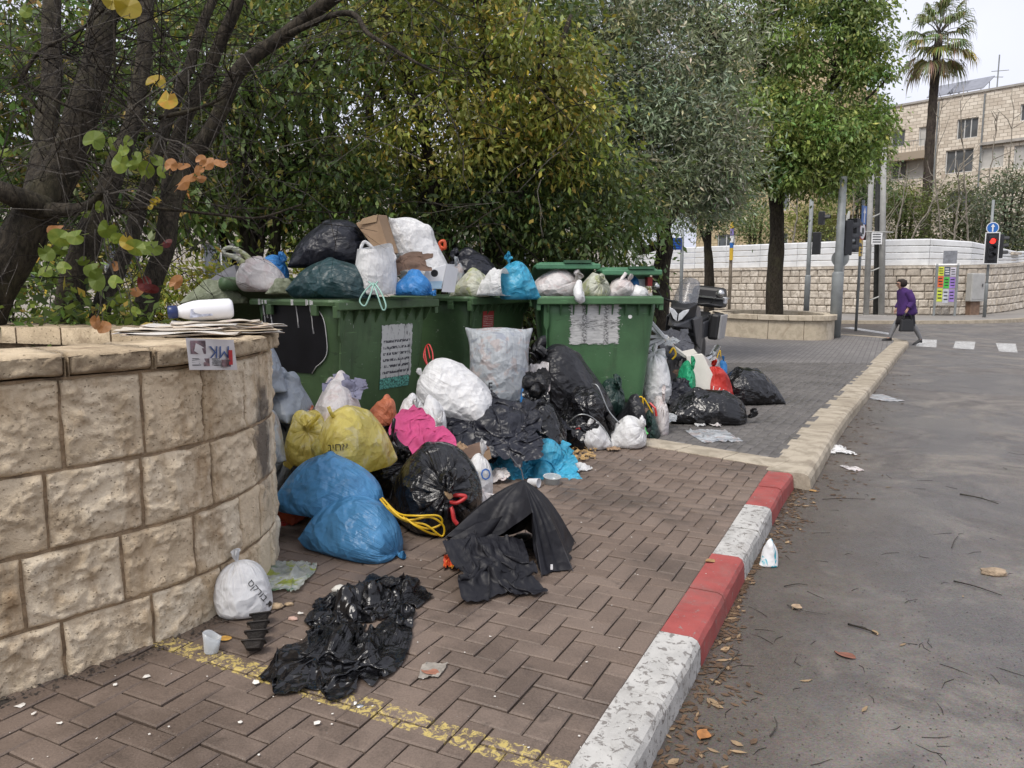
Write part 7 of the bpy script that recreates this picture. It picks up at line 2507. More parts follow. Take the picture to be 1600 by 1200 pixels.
b.tube(hp, [.03 - .012 * math.sin(PI * i / (len(hp) - 1)) for i in range(len(hp))], 7); b.build('loop_handle', FWGREEN, t, True)
t, nk, tip, o = pb('blue bag peeping out behind the pale loop-handled bag', 398, 450, 398, 446, 7.25, (.5, 0, .5), 97, FBLUE2, .34, .7, nu=48, nv=36)
tp_ = thing('folding_sheet', 'grey folded board sheet lying on the first container', 'board', D(350, 445, 7.2))
b = B(); b.prism([D(318, 443, 7.0), D(375, 443, 7.0), D(366, 414, 7.3), D(350, 422, 7.25)], (.1, 1, .15), .03); bevel(b.build('left_leaf', mat('board_grey', (.1, .1, .11), .6, .2, 4), tp_), .004)
b = B(); b.prism([D(376, 443, 7.0), D(384, 440, 7.1), D(372, 416, 7.3), D(367, 414, 7.28)], (.1, 1, 0), .03); bevel(b.build('right_leaf', mat('board_dark', (.05, .05, .055), .6, .2, 4), tp_), .004)
t, nk, tip, o = pb('pale green translucent bag hanging over the back of the first container', 294, 384, 436, 474, 7.0, (.8, -.1, .1), 98, FPALEG, .3, .8, nu=64, nv=46, puff=.3)
t, nk, tip, o = pb('pale green film scrap between the loop-handled and teal bags', 420, 468, 434, 460, 6.75, (.8, -.1, .1), 99, FPALEG, .2, .5, nu=40, nv=30, puff=.3)
# red ribbon end above
b = B(); b.tube(smooth_path([D(690, 392, 8.0), D(687, 380, 8.0), D(694, 377, 8.0), D(695, 388, 8.0), D(689, 386, 8.0)], 5), .018, 6)
tag(b.build('red_ribbon', mat('ribbon_orange', (.5, .07, .02), .5), None, True), 'orange-red ribbon knot sticking up behind the white sack', 'ribbon')
# ---- on container 2
t, nk, tip, o = pb('black bag with a bunched neck on the middle container', 696, 782, 386, 440, 8.75, (-.6, -.2, .7), 100, FNAVY, .4, .8, nu=64, nv=46, puff=.4)
t, nk, tip, o = pb('cream and green rubbish bag lying on the rim of the middle container', 702, 768, 418, 464, 8.25, (.5, -.5, .3), 101, FWGREEN, .34, .65, nu=56, nv=42)
t, nk, tip, o = pb('clear crumpled bag beside the printed box', 700, 732, 410, 460, 8.45, (.0, -.1, .9), 102, FCLEAR, .24, .5, nu=40, nv=32)
t, nk, tip, o = pb('open-mouthed white bag drooping over the rim of the middle container', 742, 792, 418, 462, 8.1, (.75, -.45, -.25), 103, FWHITE, .3, .6, nu=56, nv=40, openend=True, puff=.4)
t, nk, tip, o = pb('bright sky-blue bag spilling over between the middle and right containers', 778, 846, 408, 468, 8.2, (-.3, .2, .8), 104, FCYAN, .4, .75, nu=72, nv=50)
# ---- on container 3
t, nk, tip, o = pb('big whitish bag under the lid of the right container', 820, 908, 420, 464, 8.6, (.5, -.3, .4), 105, FWPINK, .42, .8, nu=64, nv=46)
t, nk, tip, o = pb('white bag with yellow-green contents drooping over the right container rim', 898, 952, 426, 466, 8.4, (.2, -.5, .5), 106, FWGREEN, .3, .6, nu=56, nv=40)
b = B(); b.tube(smooth_path([D(905, 440, 8.2), D(903, 455, 8.1), D(907, 468, 8.08), D(911, 456, 8.12)], 5), [.03, .035, .04, .045, .05, .05, .05, .05, .05, .05, .05, .05, .04, .03, .02, .01][:16], 8); b.build('drooping_end', FWHITE, t, True)
t, nk, tip, o = pb('pinkish bag with a raised tail in the right container', 944, 990, 432, 464, 8.5, (.4, -.2, .7), 107, FWPINK, .28, .6, nu=48, nv=36)
b = B(); b.tube([D(962, 452, 8.4), D(970, 438, 8.4), D(978, 426, 8.4)], [.03, .02, .022], 6); b.build('tail', FWPINK, t, True)
t, nk, tip, o = pb('small blue bag in the right container', 966, 998, 430, 458, 8.7, (.1, -.1, .8), 108, FBLUE2, .22, .45, nu=40, nv=32)
t, nk, tip, o = pb('white bag lying flat in the right container', 974, 1012, 444, 464, 8.5, (.8, -.2, .1), 109, FWHITE, .2, .5, nu=40, nv=32)
bx = thing('milk_carton', 'white carton lying in the right container beside the blue bag', 'carton', D(1000, 445, 8.8))
b = B(); b.box(D(999, 442, 8.8), (.13, .1, .09), .2); bevel(b.build('carton', BOXW, bx), .006)
b = B(); b.box(D(1013, 440, 8.75), (.06, .1, .1), .2); bevel(b.build('red_end', RSTR, bx), .006)

# ---- newspapers on the wall
def m_news(name, base, seed, dense=.5):
    n = N(name)
    co = n.coord('UV', (1, 1, 1), (seed, seed * .7, 0))
    sep = n.new('ShaderNodeSeparateXYZ'); n.t.links.new(co, sep.inputs[0])
    ln = n.math('LESS_THAN', n.math('FRACT', n.math('MULTIPLY', sep.outputs['Y'], 38)), .5)
    blk = n.step(n.noise(n.coord('UV', (3, 5, 1), (seed, 0, 0)), 1.3, 1, .4), .48, .52)
    c = n.mix(n.math('MULTIPLY', n.math('MULTIPLY', ln, blk), dense), base, (.12, .115, .11))
    pic = n.step(n.voro(n.coord('UV', (3, 3, 1), (seed, 1, 0)), 1.3), .2, .18)
    c = n.mix(n.math('MULTIPLY', pic, .5), c, n.mix(n.noise(co, 9, 4, .6), (.5, .25, .2), (.2, .25, .4)))
    c = n.mix(n.math('MULTIPLY', n.step(n.noise(co, 4, 5, .6), .5, .7), .4), c, (.38, .3, .2))
    return n.done(n.pbsdf(c, .85, 0, .2))
NEWS = [m_news('news_a', (.56, .5, .42), 1), m_news('news_b', (.5, .41, .31), 4), m_news('news_c', (.6, .57, .52), 8), m_news('news_d', (.52, .43, .3), 12)]
cz = 1.256
def newspaper(label, c, ln, wd, yaw, z, k, curl=.03, lay=4):
    "a folded paper: several thin leaves with a rounded fold"
    t = thing('newspaper', label, 'newspaper', (c[0], c[1], z), 0, 'newspapers on the wall')
    nx, ny = 16, 6
    for q in range(lay):
        v, f, uv = [], [], []
        sd_ = rng.uniform(0, 50)
        for j in range(ny + 1):
            for i in range(nx + 1):
                u_, w_ = i / nx - .5, j / ny - .5
                x, y = u_ * ln * (1 - .03 * q) + rng.uniform(-.003, .003), w_ * wd * (1 + .04 * math.sin(q))
                zz = q * .006 + noise.noise(Vector((u_ * 3 + sd_, w_ * 2, k))) * curl * .5 + abs(u_) ** 3 * curl * 2.2 * math.sin(sd_) + .004
                X = c[0] + x * math.cos(yaw) - y * math.sin(yaw)
                Y = c[1] + x * math.sin(yaw) + y * math.cos(yaw)
                v.append((X, Y, z + max(zz, .0015 + q * .003)))
                uv.append((u_, w_))
        for j in range(ny):
            for i in range(nx):
                f.append((j * (nx + 1) + i, j * (nx + 1) + i + 1, (j + 1) * (nx + 1) + i + 1, (j + 1) * (nx + 1) + i))
        o = mesh('leaf', v, f, NEWS[(k + q) % 4], t, smooth=True, uv=uv)
        sm = o.modifiers.new('t', 'SOLIDIFY'); sm.thickness = .0022
for i, (px, py, d_, ln, wd, yaw, dz, lab) in enumerate((
        (290, 525, 3.75, .5, .24, .15, 0, 'bottom newspaper of the heap on the wall, left side'),
        (365, 522, 3.9, .42, .26, .55, 0, 'bottom newspaper of the heap on the wall, right side'),
        (270, 515, 3.8, .48, .22, .25, .022, 'newspaper spread towards the left end of the heap'),
        (345, 512, 3.95, .46, .24, .45, .026, 'tan newspaper in the middle of the heap'),
        (300, 505, 3.9, .44, .2, .2, .05, 'pale newspaper high on the heap beside the bottle'),
        (385, 515, 4.0, .34, .2, .75, .05, 'folded newspaper sticking out past the wall end'),
        (340, 500, 4.0, .42, .16, .35, .078, 'topmost newspaper in front of the white bottle'))):
    p = D(px, py, d_)
    newspaper(lab, (p.x, p.y), ln * 1.06, wd, yaw, cz + dz * .5 - .008, i, .022 + .003 * i, 3)
# the sheet hanging over the face of the wall
hn = thing('hanging_newspaper', 'newspaper page with upside-down blue masthead hanging over the wall face', 'newspaper', D(331, 555, 3.42), 0)
def wallface(px, py, off=.02):
    "point just proud of the wall face"
    r = ray(px, py)
    best = None
    for s_ in np.linspace(s_of((-1.7, 2.8)), s_of((-1.3, 3.95)), 160):
        p, n_ = wall_at(s_)
        p = p + n_ * (.075 + off)
        t_ = (p.x * r.y - p.y * r.x)
        if best is None or abs(t_) < best[0]: best = (abs(t_), p)
    p = best[1]
    k = p.y / r.y
    return Vector((r.x * k, r.y * k, CAMH + r.z * k))
def hang(px, py, lift=.0): return wallface(px, py, .012 + lift)
v, f, uv = [], [], []
nx, ny = 10, 10
for j in range(ny + 1):
    for i in range(nx + 1):
        u_, w_ = i / nx, j / ny
        px = 290 + (365 - 290) * u_ + w_ * 6
        py = 528 + 50 * w_ + 3 * (1 - w_) * u_
        v.append(hang(px, py, .006 * math.sin(u_ * 5) + .012 * w_ * (1 - u_)))
        uv.append((u_, w_))
for j in range(ny):
    for i in range(nx):
        f.append((j * (nx + 1) + i, (j + 1) * (nx + 1) + i, (j + 1) * (nx + 1) + i + 1, j * (nx + 1) + i + 1))
sh_ = mesh('page', v, f, mat('newsprint', (.55, .52, .5), .85, .05, 4), hn, smooth=True, uv=uv)
def patch(x0, x1, y0, y1, m, nm, up=.003):
    q = [hang(x, y, up + .008) for x, y in ((x0, y1), (x1, y1), (x1 - 1, y0), (x0 - 1, y0))]
    return mesh(nm, q, [(0, 1, 2, 3)], m, hn)
NB = mat('news_blue', (.045, .08, .2), .8, .3, 30)
PIC = mat('news_photo', (.16, .11, .12), .8, .7, 25, dirt=(.4, .2, .17), dirtk=.8)
decal('MK', 343, 549, 27, sh_, NB, hn, PI, .85, 'masthead', .01)
patch(298, 322, 532, 553, PIC, 'news_picture')
patch(347, 361, 562, 573, PIC, 'news_picture')
patch(319, 328, 560, 572, PIC, 'news_picture')
patch(358, 364, 547, 570, mat('news_red', (.42, .03, .03), .8), 'red_strip')
for x0 in (301, 332):
    for k in range(4):
        patch(x0, x0 + (14 if k % 2 else 12), 560 + k * 3.2, 561.6 + k * 3.2, mat('news_ink', (.08, .08, .08), .8), 'text_line')
# bleach bottle
t = thing('bleach_bottle', 'large white bottle with a dark blue cap lying on the newspapers', 'bottle', D(310, 485, 4.25))
a, e_ = D(363, 482, 4.1), D(262, 488, 3.95)
ax = (e_ - a); ln = ax.length; ax.normalize()
r = .054
b = B(); b.lathe([(r * .8, 0), (r * .98, .012), (r, .03), (r, ln * .52), (r * .93, ln * .62), (r * .72, ln * .76), (r * .52, ln * .84), (r * .42, ln * .87)], a, ax, 24); b.build('body', mat('hdpe_white', (.74, .74, .75), .35, .03, 3), t, True)
b = B(); b.lathe([(r * .44, ln * .85), (r * .62, ln * .86), (r * .62, ln * .98), (r * .5, ln * 1.0), (r * .1, ln * 1.0)], a, ax, 20); b.build('cap', mat('cap_navy', (.012, .025, .1), .3, .1, 5), t, True)
b = B(); b.prism([a.lerp(e_, .25) + Vector((0, -r - .002, -.03)), a.lerp(e_, .6) + Vector((0, -r - .002, -.035)), a.lerp(e_, .58) + Vector((0, -r * .96 - .002, .01)), a.lerp(e_, .27) + Vector((0, -r * .96 - .002, .005))], (0, -1, 0), .002); b.build('label', mat('label_print', (.4, .42, .5), .5, .5, 40), t)

# ---- scraps, scattered leaves and grit
def scrap_field(name, label, cat, spots, m, smin, smax, z=0.004, flat=.3):
    V, F = [], []
    for (x, y) in spots:
        s_ = rng.uniform(smin, smax)
        k = rng.randint(5, 7)
        a0 = rng.uniform(0, 6)
        n0 = len(V)
        zz = z + rng.uniform(0, .003)
        for i in range(k):
            a = a0 + 2 * PI * i / k
            rr_ = s_ * rng.uniform(.5, 1.1)
            V.append((x + rr_ * math.cos(a) * (1 if k % 2 else .5), y + rr_ * math.sin(a), zz + rng.uniform(0, s_ * flat)))
        V.append((x, y, zz + s_ * flat * 1.1))
        for i in range(k): F.append((n0 + i, n0 + (i + 1) % k, n0 + k))
    o = mesh(name, V, F, m)
    return tag(o, label, cat, kind='stuff')
def leaf_field(name, label, cat, spots, m, smin, smax, z):
    "small curled blades, each lying its own way"
    V, F = [], []
    for (x, y) in spots:
        s_ = rng.uniform(smin, smax)
        a = rng.uniform(0, 6.28)
        ca_, sa_ = math.cos(a), math.sin(a)
        w_ = rng.uniform(.22, .5)
        c1, c2 = rng.uniform(0, .35), rng.uniform(0, .5)
        n0 = len(V)
        for (u_, v_, h_) in ((-1, 0, c1), (-.3, w_, c2 * .6), (-.25, 0, 0), (-.3, -w_, c2 * .5), (.4, w_ * .8, c2 * .4), (.45, 0, .02), (.4, -w_ * .8, c2 * .7), (1, 0, c1 * .8)):
            V.append((x + (u_ * ca_ - v_ * sa_) * s_, y + (u_ * sa_ + v_ * ca_) * s_, z + .0015 + h_ * s_ * .5))
        F += [tuple(n0 + i for i in q) for q in ((0, 2, 1), (0, 3, 2), (1, 2, 5, 4), (2, 3, 6, 5), (4, 5, 7), (5, 6, 7))]
    o = mesh(name, V, F, m)
    return tag(o, label, cat, kind='stuff')
def gpts(n_, x0, x1, y0, y1, z=0.0):
    out = []
    for i in range(n_):
        p = G(rng.uniform(x0, x1), rng.uniform(y0, y1), z)
        out.append((p.x, p.y))
    return out
EGG = mat('egg_white', (.66, .63, .57), .7, .12, 9)
scrap_field('scraps', 'white shell and paper crumbs scattered over the near pavers', 'crumbs', gpts(12, 10, 330, 1010, 1190) + gpts(24, 400, 690, 860, 1190) + gpts(60, 440, 520, 990, 1060) + gpts(20, 700, 1000, 880, 1180) + gpts(40, 760, 1180, 720, 900) + gpts(25, 1080, 1300, 590, 720), EGG, .002, .007, .003, .2)
scrap_field('scraps', 'larger white shell pieces on the pavers near the wall', 'crumbs', [tuple(G(x, y)[:2]) for x, y in ((32, 1104), (53, 1117), (181, 1071), (229, 1059), (93, 1132), (497, 1131), (375, 1131), (610, 1030), (555, 1101), (450, 1030), (400, 1068), (1000, 720), (950, 745), (930, 735), (470, 960), (455, 968))], EGG, .01, .02, .003, .2)
LBR = mat('leaf_brown', (.1, .06, .032), .8, .4, 9)
LTAN = mat('leaf_tan', (.26, .18, .1), .8, .3, 9)
kerb_out = []
for i in range(1100):
    u_ = rng.uniform(-.2, 4.8)
    v_ = -KW - abs(rng.gauss(0, .065)) * (1 + .8 * math.sin(u_ * 2.3)) - .012
    p = UV(u_, v_)
    kerb_out.append((p.x, p.y))
leaf_field('leaf_litter', 'brown dead leaf litter gathered in the gutter', 'leaf litter', kerb_out, LBR, .008, .026, -.129)
leaf_field('leaf_litter', 'tan dead leaves in the gutter and on the road', 'leaf litter', kerb_out[::16] + gpts(7, 1150, 1600, 650, 1190, -.13), LTAN, .014, .032, -.128)
far_out = []
for i in range(260):
    q = rng.choice(FARK[:14]); far_out.append((q.x + .36 + abs(rng.gauss(0, .12)) + rng.uniform(-.2, .2), q.y + rng.uniform(-.35, .35) - .12))
leaf_field('leaf_litter', 'dead leaves gathered along the limestone kerb', 'leaf litter', [p for p in far_out if beyond_strip(p) > -.6], LBR, .012, .034, -.129)
scrap_field('leaf_litter', 'brown food peelings and leaves beside the white carrier bags', 'food scraps', gpts(120, 880, 930, 696, 722) + gpts(80, 700, 790, 700, 745), mat('peel_brown', (.34, .22, .09), .8, .4, 20), .012, .035, .01, .7)
scrap_field('leaf_litter', 'dark dirt along the foot of the stone wall', 'dirt', [tuple((wall_at(s_)[0] + wall_at(s_)[1] * rng.uniform(.03, .11))[:2]) for s_ in [rng.uniform(s_of((-1.9, 2.6)), s_of((-1.3, 4.0))) for _ in range(420)]], GAPM, .003, .009, .0, .3)
scrap_field('road_grit', 'dark grit and twig bits scattered over the asphalt', 'grit', [p for p in gpts(1500, 1040, 1600, 600, 1199, -.13) if (Vector((*p, 0)) - KO).dot(KL) < -.2], mat('grit_dark', (.035, .028, .022), .9, .4, 9), .0015, .005, -.1295, .06)
# single leaves
for px, py, m_, s_, lab in ((672, 1052, (.3, .13, .08), .05, 'long reddish leaf on the near pavers'), (675, 1055, None, 0, None), (1545, 890, None, 0, None), (1110, 878, (.3, .17, .07), .045, 'brown leaf on the pavers by the red kerb'), (1245, 950, (.34, .24, .15), .05, 'pale brown leaf on the road'), (1100, 1150, (.33, .14, .04), .05, 'orange leaf in the gutter near the camera'), (1270, 768, (.36, .2, .06), .045, 'orange-brown leaf on the road near the kerb'), (1320, 1025, (.2, .08, .05), .06, 'dark red leaf on the road'), (350, 1000, (.4, .22, .04), .04, 'orange leaf tip beside the clear cup')):
    if not m_: continue
    z = -.13 if px > 1180 or (px > 1090 and py > 1000) else 0
    p = G(px, py, z)
    v = []
    an = rng.uniform(0, 3)
    for i in range(9):
        t_ = i / 8
        wd = .32 * math.sin(PI * t_) ** .8
        v += [(t_ - .5, wd, .1 * math.sin(3 * t_)), (t_ - .5, 0, .03), (t_ - .5, -wd, .12 * math.cos(3 * t_))]
    f = []
    for i in range(8):
        f += [(i * 3, i * 3 + 1, i * 3 + 4, i * 3 + 3), (i * 3 + 1, i * 3 + 2, i * 3 + 5, i * 3 + 4)]
    o = mesh('fallen_leaf', [(x * s_ * 1.6, y * s_ * 1.6, z_ * s_ + .006) for x, y, z_ in v], f, mat('fl_%d' % px, m_, .7, .25, 30), smooth=True)
    o.location = p; o.rotation_euler = (0, 0, an)
    tag(o, lab, 'leaf', 'single fallen leaves')
# twigs on the road
for i, (x0, y0, x1, y1, r_, lab) in enumerate(((1500, 772, 1560, 787, .008, 'straight dark stick on the road'), (1490, 908, 1565, 930, .006, 'thin dark twig lying on the sandy road'), (1325, 975, 1370, 990, .007, 'short dark twig on the road'), (1112, 1068, 1155, 1018, .005, 'pale straw stem in the gutter'), (1203, 1150, 1210, 1120, .004, 'pale thin stalk on the road near the camera'), (1487, 856, 1497, 837, .004, 'forked pale twig on the road'), (1230, 945, 1290, 960, .004, 'dark twig beside the pale brown leaf'), (1150, 785, 1180, 830, .004, 'twig beside the kerb'), (1285, 780, 1352, 780, .004, 'long thin twig out from the kerb'), (1225, 916, 1262, 914, .004, 'tiny twig in the sand'))):
    a, e_ = G(x0, y0, -.122), G(x1, y1, -.122)
    m1 = (a + e_) / 2 + Vector((rng.gauss(0, .012), rng.gauss(0, .012), .004))
    b = B(); b.tube(smooth_path([a, m1, e_], 5), [r_ * .7 * (1 - .5 * k / 10) for k in range(11)], 5)
    tag(b.build('road_twig', TWIG if 'pale' in lab else TWIGD, None, True), lab, 'twig', 'twigs on the road')
b = B()
for i in range(90):
    p = G(rng.uniform(1060, 1600), 600 + 600 * rng.random() ** 1.3, -.124)
    if (p - KO).dot(KL) > -.2: continue
    d_ = Vector((rng.gauss(0, 1), rng.gauss(0, 1), 0)).normalized() * rng.uniform(.02, .07)
    b.tube([p - d_ + Vector((0, 0, -.004)), p + Vector((rng.gauss(0, .009), rng.gauss(0, .009), -.003)), p + d_ + Vector((0, 0, -.004))], [.0012, .0014, .0006], 3, False)
tag(b.build('twig_litter', TWIGD), 'fine dark twigs littering the asphalt', 'twigs', kind='stuff')
# a bread-like stone on the road
def lump(name, label, cat, p, r3, m, seed, sub=3, amp=.25, fr=1.0):
    bm = bmesh.new()
    bmesh.ops.create_icosphere(bm, subdivisions=sub, radius=1)
    for v in bm.verts:
        k = 1 + noise.fractal(v.co * 1.7 * fr + Vector((seed, 0, 0)), .9, 2, 4) * amp
        v.co = Vector((v.co.x * k * r3[0], v.co.y * k * r3[1], max(v.co.z * k * r3[2], -r3[2] * .55)))
    me = bpy.data.meshes.new(name); bm.to_mesh(me); bm.free()
    o = newobj(name, me, m, None, False, True)
    o.location = Vector(p) + Vector((0, 0, r3[2] * .55)); o.rotation_euler = (0, 0, rng.uniform(-.3, .3))
    return tag(o, label, cat)
BRD = mat('bread', (.42, .31, .19), .9, .3, 30, .6, 80)
lump('stone_lump', 'pale brown lump of stone lying on the road', 'stone', G(1552, 898, -.13), (.072, .035, .025), mat('lump_tan', (.33, .25, .17), .9, .3, 25, .6, 60), 3)
lump('bread_piece', 'bread crust beside the white lettered bag', 'bread', G(427, 950), (.045, .022, .016), BRD, 5)
lump('bread_piece', 'small pale bread crumb behind the bread crust', 'bread', G(452, 945), (.022, .012, .008), BRD, 6)
lump('bread_piece', 'two-lobed pink food scrap on the pavers', 'food scrap', G(458, 968), (.022, .014, .009), mat('food_pink', (.45, .3, .24), .7), 7)
lump('foam_lump', 'white foam piece behind the flat black sack', 'foam', G(530, 925), (.035, .03, .022), FOAM, 8)
lump('metal_lid', 'small shiny jar lid on the near pavers', 'lid', G(562, 1104), (.016, .014, .005), mat('lid_steel', (.5, .5, .5), .25, .1, 8, metal=.9), 9, 2, .1)
# wet paper leaf
pf('wet grey paper scrap flattened on the near pavers', 655, 700, 1036, 1062, 120, mat('wet_paper', (.26, .235, .2), .9, .25, 18), .3, .25, zmax=.012, name='paper_scrap', cat='paper', n=22, crush=.8, lumps=0)
# cardboard and cup in the pile front
tb_ = thing('plastic_tub', 'clear plastic tub in front of the cyan bag', 'tub', G(862, 756))
b = B(); b.lathe([(.05, 0), (.055, .005), (.066, .055), (.07, .058), (.068, .062), (.062, .055), (.05, .008)], G(862, 756), (.05, -.1, 1), 20); b.build('tub_wall', CLRB, tb_, True)
cu_ = thing('paper_cup', 'white paper cup lying on its side beside the clear tub', 'cup', G(828, 760))
b = B(); b.lathe([(.024, 0), (.026, .003), (.034, .085), (.036, .088), (.032, .085), (.024, .006)], G(826, 760) + Vector((0, 0, .034)), (.8, -.5, .05), 20); b.build('cup_wall', BOXW, cu_, True)
cbd = thing('carton_scrap', 'dark flattened carton in front of the black film', 'carton', D(735, 715, 5.75))
b = B(); b.prism([D(712, 705, 5.7), D(752, 692, 5.8), D(765, 702, 5.6), D(728, 722, 5.5)], (0, 0, 1), .012); b.build('panel', CARDD, cbd)
b = B(); b.prism([D(728, 722, 5.5), D(765, 702, 5.6), D(768, 716, 5.6), D(733, 735, 5.5)], (0, 1, 0), .01); b.build('side', CARD, cbd)
lump('apple_core', 'pale round fruit beside the cyan bag', 'fruit', D(803, 693, 5.9), (.04, .04, .036), mat('fruit_pale', (.5, .42, .28), .6), 13, 2, .08)
# ------------------------------------------------------------------ motorcycle behind the right container
FAIR = mat('fairing_grey', (.045, .047, .052), .3, .15, 4)
FAIRD = mat('plastic_dark', (.014, .014, .015), .5, .2, 6)
CHROME = mat('fork_metal', (.55, .55, .54), .25, .1, 9, metal=.9)
LENS = mat('lamp_lens', (.62, .64, .66), .1, .1, 20, spec=.8)
n = N('windscreen')
MWS = n.done(n.addclear(n.pbsdf((.2, .21, .23), .12, 0, .5), .55))
mc = thing('motorcycle', 'dark grey touring motorcycle with windscreen and top case behind the right container', 'motorcycle', (2.62, 11.7, 0), math.atan2(-.9, -.44))
mc.scale = (1.07, 1.07, 1.07)
mc.rotation_euler = (math.radians(-6), 0, math.atan2(-.9, -.44))
def mpart(b, name, m, smooth=False, parent=None, bv=0):
    o = mesh(name, b.v, b.f, m, parent or mc, True, smooth)
    if bv: bevel(o, bv)
    return o
for x in (.78, -.72):
    b = B(); b.lathe([(.22, -.05), (.29, -.055), (.315, -.02), (.315, .02), (.29, .055), (.22, .05)], (x, 0, .315), (0, 1, 0), 28)
    w = mpart(b, 'wheel', FAIRD, True)
    b = B(); b.lathe([(.03, -.05), (.2, -.03), (.225, -.04), (.225, .04), (.2, .03), (.03, .05)], (x, 0, .315), (0, 1, 0), 20)
    mpart(b, 'rim', CHROME, False, w)
for y in (-.1, .1):
    b = B(); b.tube([(.79, y, .31), (.62, y, .85), (.55, y, 1.0)], [.03, .028, .025], 10); mpart(b, 'fork', CHROME, True)
b = B(); b.loft([[(.95, -.05, .6), (.95, .05, .6), (.95, .0, .63)], [(.75, -.09, .7), (.75, .09, .7), (.75, 0, .74)], [(.5, -.07, .72), (.5, .07, .72), (.5, 0, .75)]]); mpart(b, 'front_fender', FAIR, True)
b = B(); b.loft([[(.9, -.03, .83), (.9, .03, .83), (.9, .03, .86), (.9, -.03, .86)], [(.72, -.14, .82), (.72, .14, .82), (.72, .13, .93), (.72, -.13, .93)], [(.5, -.2, .78), (.5, .2, .78), (.5, .2, .98), (.5, -.2, .98)]]); mpart(b, 'beak', FAIR, False, None, .015)
b = B(); b.loft([[(.78, -.07, .9), (.78, .07, .9), (.78, .12, 1.08), (.78, -.12, 1.08)], [(.55, -.16, .86), (.55, .16, .86), (.55, .18, 1.16), (.55, -.18, 1.16)], [(.35, -.12, .9), (.35, .12, .9), (.35, .14, 1.14), (.35, -.14, 1.14)]]); mpart(b, 'headlight_housing', FAIRD, False, None, .02)
for s_ in (-1, 1):
    b = B(); b.prism([(.8, s_ * .008, .9), (.795, s_ * .055, .93), (.78, s_ * .12, 1.03), (.77, s_ * .135, 1.075), (.785, s_ * .06, 1.05), (.795, s_ * .008, 1.0)][::s_], (1, 0, .15), .02); mpart(b, 'headlight', LENS, False, None, .006)
b = B(); b.prism([(.805, -.06, .86), (.805, .06, .86), (.8, .045, .9), (.8, -.045, .9)], (1, 0, .15), .03); mpart(b, 'chin', FAIRD, False, None, .006)
b = B(); b.loft([[(-.2, -.16, .62), (-.2, .16, .62), (-.2, .15, .86), (-.2, -.15, .86)], [(-.6, -.2, .66), (-.6, .2, .66), (-.6, .18, .9), (-.6, -.18, .9)], [(-1.0, -.12, .78), (-1.0, .12, .78), (-1.0, .12, .94), (-1.0, -.12, .94)]]); mpart(b, 'tail_fairing', FAIR, False, None, .02)
for s_ in (-1, 1):
    b = B(); b.tube([(-.45, s_ * .15, .95), (-.62, s_ * .24, .98), (-.85, s_ * .22, .98), (-.95, s_ * .1, .98)], .012, 6); mpart(b, 'rack', FAIRD, True)
for s_ in (-1, 1):
    b = B(); b.prism([(.7, s_ * .15, .95), (.35, s_ * .2, .98), (.0, s_ * .17, .75), (.15, s_ * .2, .5), (.5, s_ * .2, .62)], (0, s_, 0), .03); mpart(b, 'side_fairing', FAIR, False, None, .015)
    b = B(); b.tube([(.5, s_ * .05, 1.12), (.48, s_ * .3, 1.16), (.42, s_ * .4, 1.14)], .014, 8); mpart(b, 'handlebar', FAIRD, True)
    b = B(); b.lathe([(.018, 0), (.02, .02), (.02, .11), (.016, .12)], (.43, s_ * .36, 1.145), (-.3, s_, 0), 10); mpart(b, 'grip', FAIRD, True)
    b = B(); b.tube([(.45, s_ * .32, 1.16), (.47, s_ * .42, 1.28)], .006, 6); mr = mpart(b, 'mirror', FAIRD, True)
    b = B(); b.lathe([(.01, 0), (.055, .005), (.06, .02), (.02, .04)], (.46, s_ * .44, 1.31), (1, 0, 0), 14); mpart(b, 'mirror_glass', CHROME, True, mr)
b = B()
k = 9
rings = []
for i in range(6):
    t_ = i / 5
    x, z, w = .66 - .24 * t_, 1.08 + .4 * t_, .17 - .05 * t_ ** 2
    rings.append([(x - .1 * abs(q) ** 2, q * w, z - (.05 * abs(q) ** 3 if i == 5 else 0)) for q in np.linspace(-1, 1, k)])
b.loft(rings, False, False); o = mpart(b, 'windscreen', MWS, True)
sm = o.modifiers.new('t', 'SOLIDIFY'); sm.thickness = .004
b = B(); b.loft([[(.32, -.14, .9), (.32, .14, .9), (.32, .1, 1.12), (.32, -.1, 1.12)], [(.1, -.17, .88), (.1, .17, .88), (.1, .12, 1.1), (.1, -.12, 1.1)], [(-.15, -.12, .82), (-.15, .12, .82), (-.15, .08, .92), (-.15, -.08, .92)]]); mpart(b, 'tank', FAIR, False, None, .03)
b = B(); b.loft([[(-.1, -.12, .8), (-.1, .12, .8), (-.1, .1, .9), (-.1, -.1, .9)], [(-.45, -.16, .82), (-.45, .16, .82), (-.45, .14, .93), (-.45, -.14, .93)], [(-.85, -.1, .9), (-.85, .1, .9), (-.85, .09, .98), (-.85, -.09, .98)]]); mpart(b, 'seat', FAIRD, False, None, .02)
b = B(); b.box((.05, 0, .48), (.5, .34, .42)); mpart(b, 'engine', mat('engine_alu', (.12, .12, .12), .45, .3, 9, metal=.6), False, None, .03)
b = B(); b.box((-1.0, 0, 1.2), (.42, .52, .3), 0, 0, 0, (.8, .85)); tc = mpart(b, 'top_case', FAIRD, False, None, .05)
b = B(); b.box((-.99, 0, 1.2), (.46, .535, .025)); mpart(b, 'trim', CHROME, False, tc)
